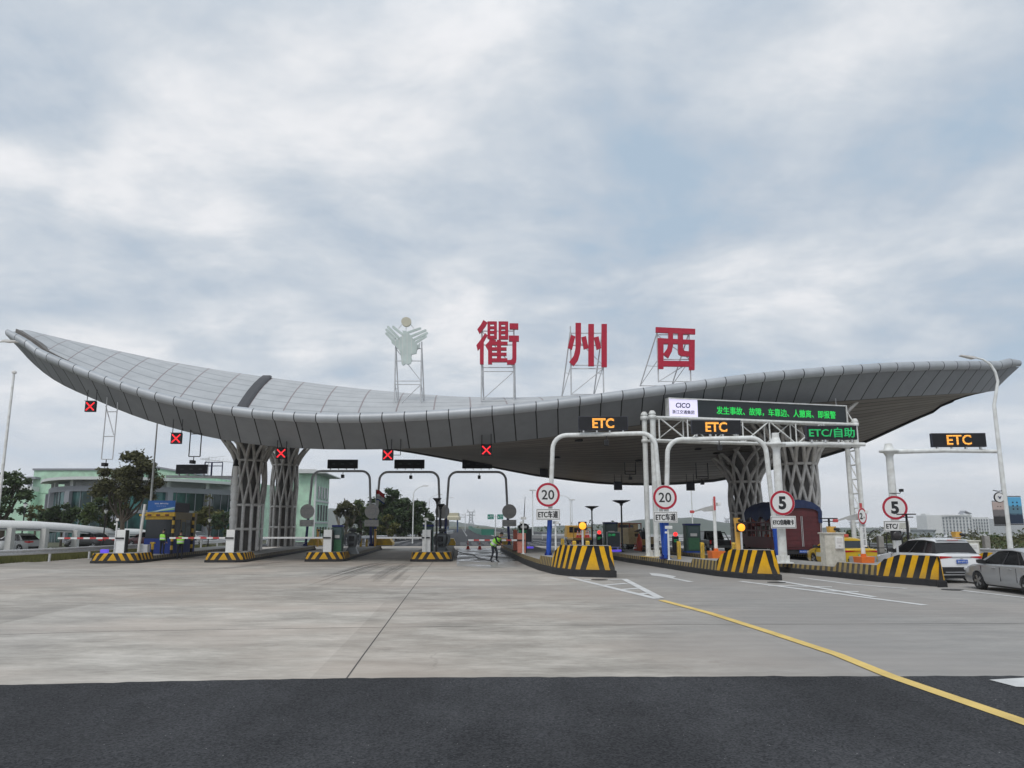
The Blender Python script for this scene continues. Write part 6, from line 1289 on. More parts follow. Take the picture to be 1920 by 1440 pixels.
def crown_mesh(blobs,n,size,rng,hollow=.35):
    b=MB(); tot=sum(a[3]*a[4]*a[5] for a in blobs)**1 or 1
    for x,y,z,rx,ry,rz in blobs:
        k=max(12,int(n*(rx*ry*rz)/tot))
        # sub clumps on the blob's surface
        cl=[]
        for _ in range(max(6,int(5+rx*3))):
            v=Vector((rng.gauss(0,1),rng.gauss(0,1),rng.gauss(0,1)+.25)).normalized(); r=rng.uniform(hollow,1)**.5; cl.append((Vector((x+v.x*rx*r,y+v.y*ry*r,z+v.z*rz*r)),rng.uniform(.22,.42)*(rx+rz)/2))
        for _ in range(k):
            c,cr=rng.choice(cl); d=Vector((rng.gauss(0,.5),rng.gauss(0,.5),rng.gauss(0,.38)))*cr; p=c+d; s=size*rng.uniform(.6,1.3)
            u=Vector((rng.gauss(0,1),rng.gauss(0,1),rng.gauss(0,.6))).normalized(); w=u.cross(Vector((rng.gauss(0,1),rng.gauss(0,1),rng.gauss(0,1)))).normalized()
            b.add([p-u*s,p+w*s*.55,p+u*s,p-w*s*.5],[(0,1,2,3)])
    return b
def tree(label,px,D,zb,pxw,row_top,row_bot,blobs,lm,n,size,trunk=.22,seed=1,bark='bark',cat='tree',group=None,name='tree',limbs=7,hollow=.35):
    """blobs: (x,z,rx,rz) as fractions of crown width / height"""
    rng=random.Random(seed); a=at(px,990,D,zb); t=thing(name,label,cat,a,0,group); w=S(pxw,D); zt=zc(px,D,row_top)-zb; z0=zc(px,D,row_bot)-zb; h=zt-z0
    rs=1.08; bl=[(x*w/2,rng.uniform(-.25,.25)*w*.5,z0+z*h,rx*w/2*rs,rx*w/2*.9,rz*h/2*rs) for x,z,rx,rz in blobs]
    b=MB(); fork=max(.3,z0+h*.08); b.path([(0,0,-.3),(trunk*.3,0,fork*.5),(0,trunk*.3,fork)],[trunk*1.25,trunk,trunk*.8],9)
    for i in range(limbs):
        x,y,z,rx,ry,rz=bl[i%len(bl)]; e=Vector((x+rng.uniform(-.4,.4)*rx,y+rng.uniform(-.4,.4)*ry,z+rng.uniform(-.1,.4)*rz)); s=Vector((0,0,fork*.92)); m=s.lerp(e,.5)+Vector((e.x*.12,0,-.06*h)); b.path([s,m,e],[trunk*.6,trunk*.38,trunk*.12],6)
        for q in range(2): f=e+Vector((rng.uniform(-.5,.5)*rx,rng.uniform(-.5,.5)*ry,rng.uniform(.1,.6)*rz)); b.path([m,m.lerp(f,.6)+Vector((0,0,.05*h)),f],[trunk*.3,trunk*.18,trunk*.05],5)
    b.build('trunk',M[bark],t); crown_mesh(bl,n,size,rng,hollow).build('crown',M[lm],t); return t
gz=lambda px,D: ter(W(px,990,D).x,D)
tree('dark tree cut off by the left edge of the photo',4,72,gz(4,72),78,878,985,[(0,.75,.7,.5),(.35,.45,.6,.5),(-.4,.5,.6,.6),(.1,.2,.8,.4)],'leaf_dark',5200,.17,seed=2)
tree('small loose tree in front of the pale green hall, right of the left edge tree',66,96,-1.5,50,944,986,[(0,.6,.6,.6),(.45,.4,.4,.5),(-.45,.35,.45,.5)],'leaf_olive',1300,.15,.12,seed=5)
tree('dark broad bush in front of the round glass building',116,80,-1.2,84,937,1000,[(0,.6,.6,.6),(.5,.45,.5,.6),(-.5,.4,.5,.6),(.1,.3,.8,.5)],'leaf_dark',5200,.16,.12,seed=7,limbs=4)
tree('tall loose camphor tree in front of the glass building',228,74,-1.0,130,856,985,[(.05,.84,.6,.36),(.5,.68,.48,.38),(-.5,.62,.5,.4),(-.1,.55,.55,.4),(.72,.45,.3,.26),(-.5,.38,.45,.36),(.25,.35,.3,.25)],'leaf_brown',16000,.15,.24,seed=11,limbs=9,hollow=.5)
tree('dense dark tree under the tall camphor tree, left of the toll booth',196,78,-1.0,98,925,1000,[(0,.6,.7,.6),(.5,.4,.5,.5),(-.5,.4,.5,.6)],'leaf_mid',5200,.16,.14,seed=13,limbs=4)
tree('yellowish green tree right of the toll booth',392,92,-.5,66,930,1000,[(0,.5,.7,.5),(.5,.35,.5,.5),(-.45,.45,.5,.5),(-.1,.9,.2,.25)],'leaf_olive',3600,.16,.14,seed=17,limbs=4)
tree('dark round tree just left of the lattice columns',421,88,-.3,48,948,1008,[(0,.5,.8,.8),(.3,.3,.6,.5)],'leaf_dark',3000,.16,.12,seed=19,limbs=3)
tree('thin umbrella-shaped tree right of the green office block',648,118,-1.5,62,941,1010,[(0,.80,.75,.30),(-.55,.70,.45,.28),(.5,.72,.45,.28),(.1,.45,.3,.2)],'leaf_brown',4800,.19,.22,seed=23,bark='bark_pale',limbs=8,hollow=.5)
tree('dark tree between the umbrella tree and the tallest background tree',678,122,-1.5,60,935,1010,[(0,.65,.6,.5),(.4,.5,.5,.5),(-.3,.35,.5,.4)],'leaf_mid',9000,.2,.2,seed=29)
tree('tallest dark tree in the middle background, under the flag',741,110,-1.5,96,917,1008,[(0,.8,.55,.36),(.45,.6,.5,.42),(-.4,.62,.5,.4),(0,.4,.9,.4),(.4,.25,.6,.4),(-.4,.25,.6,.4)],'leaf_dark',19000,.20,.3,seed=31,limbs=9)
tree('dark tree at the right end of the middle background group',788,114,-1.5,46,938,1008,[(0,.65,.6,.5),(.3,.4,.7,.5),(-.3,.35,.7,.5)],'leaf_dark',6500,.19,.2,seed=37)
tree('rounded olive green tree low in front of the dark background trees',729,96,-.8,42,966,1008,[(0,.5,.8,.8),(.4,.3,.5,.5)],'leaf_olive',2600,.16,.12,seed=41,limbs=3)
tree('broad dark tree behind the tallest background tree, left of the street lamp',712,124,-1.5,74,928,1010,[(0,.7,.7,.4),(.45,.5,.6,.45),(-.45,.5,.6,.45),(0,.25,.9,.4)],'leaf_dark',9000,.2,.2,seed=61)
tree('small dark shrub behind the first white barrier with kiosk',620,98,-.8,30,982,1008,[(0,.5,.8,.8)],'leaf_mid',1200,.15,.08,seed=43,limbs=2,cat='shrub',name='shrub')
for i,(px,D,w,rt,lm,l) in enumerate(((1598,78,46,992,'leaf_mid','dark tree right of the red truck'),(1650,84,40,993,'leaf_brown','brownish shrub behind the truss gantry right post'),(1500,110,30,996,'leaf_mid','small tree between the truck and the right lattice column'),(1745,90,60,1002,'leaf_brown','brownish shrub behind the roof of the white car'),(1862,92,56,1000,'leaf_mid','green shrub under the banner lamp post, left side'),(1915,88,50,998,'leaf_olive','olive shrub at the right edge behind the silver car'),(1448,120,50,1000,'leaf_dark','dark tree above the pickup'),(1395,130,40,1000,'leaf_mid','tree just left of the right lattice columns'))):
    tree(l,px,D,gz(px,D)-.2,w,rt,1040,[(0,.5,.7,.8),(.45,.35,.5,.6),(-.45,.4,.5,.6)],lm,2200,.16,.1,seed=50+i,limbs=3,cat='shrub' if 'shrub' in l else 'tree',group='shrubs and trees beyond the exit lanes')
def woods(name,label,x0px,x1px,D,zb,table,n,size,lm,seed,depth=30):
    rng=random.Random(seed); b=MB(); p0=W(x0px,990,D).x; p1=W(x1px,990,D).x; cnt=int((p1-p0)/3.0)
    for i in range(cnt):
        f=i/cnt; px=x0px+(x1px-x0px)*f; zt=zc(px,D,interp(table,px)+rng.uniform(-1.5,3.5)); y=D+rng.uniform(0,depth); zt=2.15+(zt-2.15)*y/D; x=px_x(px,y); h=zt-zb
        bl=[(x+rng.uniform(-1,1),y,zb+h*q,rng.uniform(1.6,2.8),2.0,h*.26) for q in (.3,.55,.78)]
        v=crown_mesh(bl,n,size,rng,.2); b.add(v.v,v.f)
    return tag(b.build(name,M[lm]),label,'woodland',kind='stuff')
def px_x(px,D): return (px-960)/FPX*D*1.0*(1/(CT-((720-985)/FPX)*ST))
woods('woodland','dark far-off line of trees beyond the road, between the signs and the kiosks',925,1180,250,-8,[(925,987),(960,986),(1000,983),(1040,982),(1060,984),(1090,981),(1120,978),(1160,982),(1180,986)],60,.55,'leaf_dark',5)
woods('scrubland','hazy far-off scrub along the horizon at the right',1400,2000,330,-9,[(1400,996),(1450,992),(1480,997),(1600,993),(1640,990),(1680,997),(1760,1000),(1850,996),(1920,992),(2000,992)],40,.7,'leaf_mid',6,60)
woods('distant_bushes','hazy far-off bushes along the road left of the lattice columns',-100,920,420,-9,[(-100,990),(300,988),(600,990),(800,985),(920,990)],24,.9,'leaf_mid',8,60)
def brush(name,label,x0,x1,y0,y1,hh,n,lm,seed):
    rng=random.Random(seed); b=MB()
    for i in range(n):
        x=rng.uniform(x0,x1); y=rng.uniform(y0,y1); h=hh*rng.uniform(.5,1.1)*(.7+.3*math.sin(x*.6)+.25*math.sin(x*1.7+y)); v=crown_mesh([(x,y,ter(x,y)+h*.45,.9,.8,h*.5)],34,.13,rng,.2); b.add(v.v,v.f)
    tag(b.build(name,M[lm]),label,'brush',kind='stuff')
brush('brush','tangled brownish brush beyond the guard rail at the right',29.5,75,52,95,1.9,330,'leaf_brown',21)
brush('undergrowth','low green undergrowth beyond the guard rail at the right',29.5,60,42,90,1.1,260,'leaf_mid',22)
# roadside grass behind the left guard rail
def grass():
    rng=random.Random(9); b=MB()
    for i in range(15000):
        y=rng.uniform(40,74); x=-28.6-rng.random()**1.5*9+(.8 if y>46 else 0); z=ter(x,y); h=rng.uniform(.12,.45); dx=rng.uniform(-.1,.1); b.add([(x,y,z),(x+.05,y+.02,z),(x+dx,y+rng.uniform(-.1,.1),z+h)],[(0,1,2)])
    tag(b.build('grass',M['leaf_olive']),'rough grass growing behind the left guard rail','grass',kind='stuff')
grass()
# ------------------------------------------------------------ hills
def hill(name,D,tab,depth,m):
    b=MB(); rows=[]; rng=random.Random(D)
    xs=[tab[0][0]+(tab[-1][0]-tab[0][0])*i/70 for i in range(71)]
    for j in range(9):
        v=j/8; y=D-depth*(1-v); row=[]
        for px in xs:
            top=zc(px,D,interp(tab,px)); X=px_x(px,D); row.append((X,y,-12+(top+12)*(smooth(v)*.97+.03*v)+ (rng.uniform(-1,1)*1.0*(v*(1-v)*3+ (.4 if j==8 else 0)))))
        rows.append(row)
    k=len(xs); b.add([p for r in rows for p in r],[(j*k+i,j*k+i+1,(j+1)*k+i+1,(j+1)*k+i) for j in range(8) for i in range(k-1)],0,True); tag(b.build(name,m),kind='structure')
hm=mat('hill_green',(.06,.08,.06),.95,noise=.3,nscale=.02)
hill('hills',900,[(960,990),(1040,986),(1100,985),(1150,981),(1200,974),(1235,972),(1270,971),(1300,969.5),(1320,974),(1350,979),(1400,981),(1450,987),(1550,989),(1700,991)],180,hm)
hill('far_hills',1500,[(480,990),(560,966),(600,957),(622,952),(645,960),(700,968),(760,974),(820,977),(850,978),(880,982),(940,990)],200,hm)
# ------------------------------------------------------------ buildings
gm=mat('wall_green',(.50,.76,.57),.7,noise=.08,nscale=1,dirt=(.3,.35,.3)); gw=mat('trim_white',(.62,.64,.63),.6,noise=.08); gb=mat('band_grey',(.27,.28,.31),.6,noise=.1)
def glassm():
    m,b,N,L,MA,MIX,NO,RA=nodes_mat('teal_glazing',.12); tc=N('ShaderNodeTexCoord').outputs['Object']
    c=RA(NO(tc,.25,4,.6,(1,1,.6)),(.42,(.012,.03,.03)),(.62,(.07,.20,.19))); L(c,b.inputs['Base Color']); b.inputs['Metallic'].default_value=.25
glassm()
def hall():
    t=thing('green_hall','long pale green hall behind the round glass building','building',at(52,990,140,-3.0)); zt=zc(52,140,882)+3; x1=S(190,140)
    b=MB(); b.bb(0,x1,0,30,0,zt); b.build('wall',gm,t); b=MB(); b.bb(-.2,x1+.2,-.2,30,zt,zt+.35); b.build('parapet',gb,t)
    for z in (zt*.45,zt*.72): b=MB(); b.bb(0,x1,-.06,-.001,z,z+.12); b.build('string_course',mat('course_green',(.30,.50,.36),.7),t)
    x0=W(240,990,140).x-t.location.x; x2=W(322,990,140).x-t.location.x; x3=W(445,990,140).x-t.location.x
    b=MB(); za=zc(250,140,872)+3; zb=zc(322,140,885)+3; b.prism([(x1+.25,0),(x3,0),(x3,zb-1.5),(x2,zb-1.2),(x2,zb),(x1+.25,za)],6,28); b.build('rear_wing',gm,t)
    b=MB(); b.prism([(x1+.25,za+.02),(x2+.3,zb+.02),(x2+.3,zb+.3),(x1+.25,za+.35)],5.7,28); b.build('rear_roof',gb,t)
    t=thing('green_annex','low pale green annex at the left edge, left of the green hall','building',at(8,990,138,-3)); z=zc(20,138,921)+3; w=S(44,138); b=MB(); b.bb(-8,w,0,20,0,z); b.build('wall',gm,t); b=MB(); b.bb(-8,w,-.3,20,z,z+.8); b.build('parapet',gw,t)
    b=MB(); xa=W(36,990,138).x-t.location.x; b.bb(xa,xa+.5,1,1.5,z+.8,z+2.2); b.bb(xa-1.2,w,.5,4,z+2.2,z+2.6); b.build('roof_canopy',gb,t)
hall()
def glass_building():
    pts=[(88,108),(92,103.5),(104,100.5),(122,98.8),(150,98),(200,98),(250,98.8),(300,101),(350,104.5),(400,108.5),(445,113)]
    P=[Vector((px_x(p,D),D,0)) for p,D in pts]; o=P[0].copy(); t=thing('glass_office','round-cornered glass office block with a white roof canopy, left background','building',(o.x,o.y,-2.5)); P=[p-o for p in P]; zl=lambda row: zc(150,98,row)+2.5
    def wall(name,z0,z1,m,off=0,cap=False,th=1.0):
        b=MB(); n=len(P); F=[]; Bk=[]
        for i,p in enumerate(P):
            tt=(P[min(i+1,n-1)]-P[max(i-1,0)]).normalized(); nr=Vector((tt.y,-tt.x,0)); F.append(p+nr*off); Bk.append(p-nr*th)
        vs=[(p.x,p.y,z) for z in (z0,z1) for p in F]+[(p.x,p.y,z) for z in (z0,z1) for p in Bk]
        fs=[]
        for i in range(n-1): fs+=[(i,i+1,n+i+1,n+i),(n+i,n+i+1,3*n+i+1,3*n+i),(2*n+i+1,2*n+i,i,i+1)[::1]]
        fs+=[(0,n,3*n,2*n),(n-1,2*n+n-1,3*n+n-1,2*n-1)]
        b.add(vs,fs); b.build(name,m,t,rec=True)
    wall('glazing',0,zl(921),M['teal_glazing'],0,th=14); wall('upper_band',zl(921),zl(911),gb,.25,th=14); wall('recess_wall',zl(911),zl(900),gw,-1.6,th=12); wall('roof_canopy',zl(900),zl(894.5),gw,1.3,th=3.0); wall('sill_band',0,1.2,gb,.15,th=10); wall('floor_band',zl(962),zl(956),gb,.12,th=5)
    tot=0; L_=[0]
    for a,b_ in zip(P,P[1:]): tot+=(b_-a).length; L_.append(tot)
    def at_l(d):
        for i in range(len(P)-1):
            if d<=L_[i+1]: f=(d-L_[i])/(L_[i+1]-L_[i]); tt=(P[i+1]-P[i]).normalized(); return P[i].lerp(P[i+1],f),tt
        return P[-1],tt
    n=int(tot/6.0); me=None
    for k in range(n+1):
        p,tt=at_l(k*tot/n); nr=Vector((tt.y,-tt.x,0)); b=MB(); q=p+nr*.3; b.box((q.x,q.y,zl(921)/2),(.75,.5,zl(921)),0,math.atan2(tt.y,tt.x)); b.build('pilaster',gb,t)
        b=MB(); q=p-nr*.2; b.box((q.x,q.y,(zl(911)+zl(900))/2),(.5,.4,zl(900)-zl(911)),0,math.atan2(tt.y,tt.x)); b.build('canopy_post',gw,t)
    n=int(tot/1.5)
    b=MB()
    for k in range(n): p,tt=at_l((k+.5)*tot/n); nr=Vector((tt.y,-tt.x,0)); q=p+nr*.05; b.box((q.x,q.y,zl(921)/2),(.07,.08,zl(921)-.02),0,math.atan2(tt.y,tt.x))
    b.build('mullions',gb,t)
glass_building()
def office():
    D=100; c=W(588,990,D); t=thing('green_office','pale green office block with tall windows, between the lattice columns and first arch','building',(c.x,D,-1.8),LANE); zt=zc(588,D,888)+1.8; w=S(70,D)
    b=MB(); b.bb(-w,0,0,10.5,0,zt); b.build('wall',gm,t); b=MB(); b.prism([(-w*.5,zt),(1.4,zt),(1.4,zt+.12),(0,zt+.5),(-w*.5,zt+.5)],-1.0,12); b.build('roof',gw,t)
    b=MB(); b.bb(-w,-w*.52,-.6,6,zt-.9,zt-.5); b.build('side_canopy',gw,t)
    wm=mat('window_dark',(.02,.035,.04),.15)
    for r,(z0,z1) in enumerate(((zt-3.2,zt-1.5),(zt-6.0,zt-3.9),(zt-8.3,zt-6.8))):
        for k in range(4): b=MB(); y=2.0+k*2.1; b.bb(.002,.06,y,y+1.0,z0,z1); o=b.build('window',wm,t); b=MB(); b.bb(.061,.09,y-.08,y-.001,z0,z1); b.bb(.061,.09,y+1.001,y+1.08,z0,z1); b.build('frame',gw,o)
        b=MB(); b.bb(.002,.10,.2,10.3,z0-.35,z0-.12); b.build('sill_course',gw,t)
    for x0,x1,z0,z1 in ((-w*.96,-w*.55,zt-6.3,zt-4.2),(-w*.96,-w*.55,zt-9,zt-7.0)):
        b=MB(); b.bb(x0,x1,-.05,-.002,z0,z1); o=b.build('window',wm,t); b=MB()
        for f in (.33,.66): xx=x0+(x1-x0)*f; b.bb(xx-.04,xx+.04,-.08,-.051,z0,z1)
        b.bb(x0,x1,-.11,-.081,(z0+z1)/2-.04,(z0+z1)/2+.04); b.build('glazing_bar',gw,o)
    for z in (zt-3.9,zt-6.8): b=MB(); b.bb(-w*1.0,-w*.50,-.9,-.12,z,z+.9); b.build('balcony',gw if z<zt-5 else gm,t)
    b=MB(); b.bb(-.12,.12,-.14,.1,0,zt-.01); b.build('corner_strip',gw,t)
office()
def hotel():
    D=700; wm=mat('window_grey',(.10,.12,.14),.3); wall=mat('hotel_white',(.68,.69,.69),.6,noise=.05,nscale=.1)
    a=at(1748,990,D,-12); zt=zc(1748,D,966)+12; xs=lambda px: px_x(px,D)-a.x
    t=thing('white_hotel','white slab hotel with rows of dark windows, beyond the exit lanes','building',a)
    b=MB(); b.slab([(0,8),(xs(1765),0),(xs(1822),-2),(xs(1822),22),(0,26)],0,zt); b.build('main_block',wall,t)
    b=MB(); b.slab([(xs(1822)+.05,4),(xs(1863),6),(xs(1863),24),(xs(1822)+.05,22)],0,zt-1.8); b.build('middle_block',wall,t)
    b=MB(); b.slab([(xs(1863)+.05,10),(xs(1960),14),(xs(1960),30),(xs(1863)+.05,24)],0,zt-3.0); b.build('end_block',mat('hotel_grey',(.42,.44,.46),.6),t)
    b=MB(); b.bb(xs(1766),xs(1821),-2.4,-1.2,zt-.5,zt+.3); b.build('cornice',wall,t)
    wn=MB(); wn.bb(-.55,.55,-.3,0,-.95,.95); w0=None
    def win(x,y,z,sx=1.0,cap=wm):
        nonlocal w0
        if w0 is None: w0=wn.build('window',wm,t); o=w0
        else: o=w0.copy(); COL.objects.link(o); o.parent=t
        o.location=(x,y,z); o.scale=(sx,1,1)
    for c in range(9):
        for r in range(7): win(xs(1769+c*6.1),-.6-c*.2,zt-2.6-r*2.75)
    for c in range(7):
        for r in range(5): win(xs(1826+c*5.4),3.7+c*.3,zt-4.4-r*2.75)
    b=MB(); b.prism([(xs(1812),zt+1.2),(xs(1818),zt+4.2),(xs(1830),zt+1.6),(xs(1829),zt+1.1),(xs(1818),zt+3.4)],4,12); b.build('roof_wedge',gb,t); b=MB(); b.bb(xs(1814),xs(1827),5,10,zt,zt+1.3); b.build('roof_plant',wall,t); b=MB(); b.bb(xs(1750),xs(1760),12,20,zt,zt+1.6); b.build('roof_house',wall,t)
    a=at(1700,990,520,-10); t=thing('grey_shed','long low grey shed left of the white hotel','building',a); b=MB(); b.bb(0,S(52,520),0,20,0,zc(1700,520,995)+10); b.build('wall',mat('shed_grey',(.25,.28,.30),.6),t); b=MB(); b.bb(-.5,S(52,520)+.5,-.6,21,zc(1700,520,995)+10,zc(1700,520,993)+10); b.build('roof',mat('shed_roof',(.18,.2,.22),.6),t)
    for i,(px,D,w,rt,l) in enumerate(((1412,420,14,996,'white farmhouse left of the right lattice columns'),(1452,440,16,993,'white farmhouse above the pickup, nearer the red truck'),(1640,430,22,1000,'pale low house left of the half peeled sign'),(1560,450,18,1000,'pale low house behind the solar lamp'),(1660,520,14,995,'small pale house under the half peeled sign'))):
        zb=-9; a=at(px,990,D,zb); t=thing('farmhouse',l,'house',a,R(10*i-20),'far pale houses beyond the exit lanes'); w_=S(w,D); h=zc(px,D,rt)-zb; b=MB(); b.bb(-w_/2,w_/2,0,7,0,h); b.build('wall',wall,t); b=MB(); b.prism([(-w_/2-.4,h),(w_/2+.4,h),(w_*.3,h+1.2),(-w_*.3,h+1.2)],-.4,7.4); b.build('roof',mat('tile_grey',(.12,.12,.13),.7),t)
        for q in (-.3,.05,.3): b=MB(); b.bb(w_*q-.5,w_*q+.5,-.08,-.005,h*.62,h*.82); b.build('window',wm,t)
hotel()
# white membrane parking canopy
def carport():
    t=thing('parking_canopy','white curved parking canopy behind the left guard rail','canopy',(-34.5,66,-1.2),0); wm=mat('membrane_white',(.68,.68,.66),.55,noise=.08)
    pts=[(px_x(p,D)+34.5,D-66,zc(p,D,r)+1.2) for p,D,r in ((-60,55,978),(10,57.5,978),(75,61,980),(135,66,984),(190,73,990),(232,82,993),(275,96,994))]
    b=MB(); rings=[]
    for x,y,z in pts:
        rings.append([(x,y,z-.65),(x+.05,y,z-.35),(x-.5,y+.9,z+.0),(x-1.6,y+2.0,z+.12),(x-3.4,y+3.2,z-.10),(x-3.5,y+3.2,z-.3)])
    b.loft(rings,close=False,cap=False); b.build('membrane',wm,t)
    for i,(x,y,z) in enumerate(pts):
        if i%1==0: b=MB(); b.bb(x-.02,x+.42,y-.25+.4,y+.2+.4,0,z-.45); b.build('column',wm,t)
        b=MB(); b.path([(x+.2,y+.3,z-1.0),(x-.6,y+1.2,z-.35),(x-3.2,y+3.0,z-.45)],.07,6); b.build('rib',mat('rib_grey',(.2,.22,.24),.5),t)
    b=MB(); b.path([(x,y-.02,z-.5) for x,y,z in pts],.05,6); b.build('edge_cable',mat('rib_grey',(.2,.22,.24)),t)
    t=thing('railing','dark railing under the white parking canopy','railing',(0,0,-1.6)); b=MB(); R_=[(-44,60),(-37,66),(-34,74),(-32.5,86),(-31.5,100)]
    L_=[]
    for (x0,y0),(x1,y1) in zip(R_,R_[1:]):
        n=int(math.dist((x0,y0),(x1,y1))/.35)
        for k in range(n): f=k/n; b.tube((x0+(x1-x0)*f,y0+(y1-y0)*f,0),(x0+(x1-x0)*f,y0+(y1-y0)*f,1.9),.02,n=4)
    b.build('bars',M['black_metal'],t); b=MB(); b.path([(x,y,1.8) for x,y in R_],.03,5); b.build('top_rail',M['black_metal'],t); b=MB(); b.path([(x,y,.3) for x,y in R_],.03,5); b.build('bottom_rail',M['black_metal'],t)
carport()
# ------------------------------------------------------------ guard rails
def guard_rail(label,pts,h=.75,side=1,post=4.0,z=0):
    t=thing('guard_rail',label,'guard rail',(pts[0][0],pts[0][1],z),0,'steel guard rails'); P=[Vector((x-pts[0][0],y-pts[0][1],0)) for x,y in pts]
    prof=[(.0,-.16),(.05,-.12),(.05,-.07),(0,-.02),(0,.02),(.05,.07),(.05,.12),(0,.16),(-.015,.16),(-.015,-.16)]
    b=MB(); rings=[]
    for i,p in enumerate(P):
        tt=(P[min(i+1,len(P)-1)]-P[max(i-1,0)]).normalized(); nr=Vector((tt.y,-tt.x,0))*side; rings.append([tuple(p+nr*a+Vector((0,0,h-.16+z_*1.0))) for a,z_ in prof])
    b.loft(rings,sm=False); b.build('beam',M['galvanised'],t,rec=True)
    tot=0; d=0
    for a,c in zip(P,P[1:]):
        l=(c-a).length
        while d<=tot+l:
            p=a.lerp(c,(d-tot)/l); tt=(c-a).normalized(); nr=Vector((tt.y,-tt.x,0))*side; q=p-nr*.12; b=MB(); b.tube((q.x,q.y,-.1),(q.x,q.y,h+.02),.07,n=8); b.build('post',M['galvanised'],t); d+=post
        tot+=l
guard_rail('corrugated guard rail along the left verge, nearest the camera',[(-36,34),(-28.3,41),(-27.4,44),(-27,48),(-26.9,56),(-27.2,68)],.80)
guard_rail('guard rail beyond the toll booth, left of the lattice columns',[(-27.2,69),(-27.5,84),(-28,100)],.8)
guard_rail('guard rail seen under the first grey arch',[(-24.5,80),(-21.5,88),(-17,104)],.78)
guard_rail('guard rail under the dark background trees',[(-16.6,100),(-15.4,120),(-15,150),(-15,200)],.78)
guard_rail('guard rail behind the works truck, right of the far road',[(4.5,118),(12,112),(24,108),(34,104)],.78)
guard_rail('guard rail beyond the hazard block, right of the gantry post',[(14,84),(22,80),(27,72),(28,60),(28,45),(28.4,34),(29,20)],.78)
b=MB()
for k in range(26): b.bb(2+k*1.2,2.62+k*1.2,126,126.3,0,.55)
t=thing('lane_divider','low row of white and grey divider blocks behind the works truck','divider',(0,0,0)); b=MB(); b.bb(2,33,126,126.35,0,.5); b.build('wall',mat('divider_grey',(.30,.30,.30),.8,noise=.2),t)
b=MB(); b.bb(2,33,125.96,126.39,.5,.58); b.build('coping',gw,t)
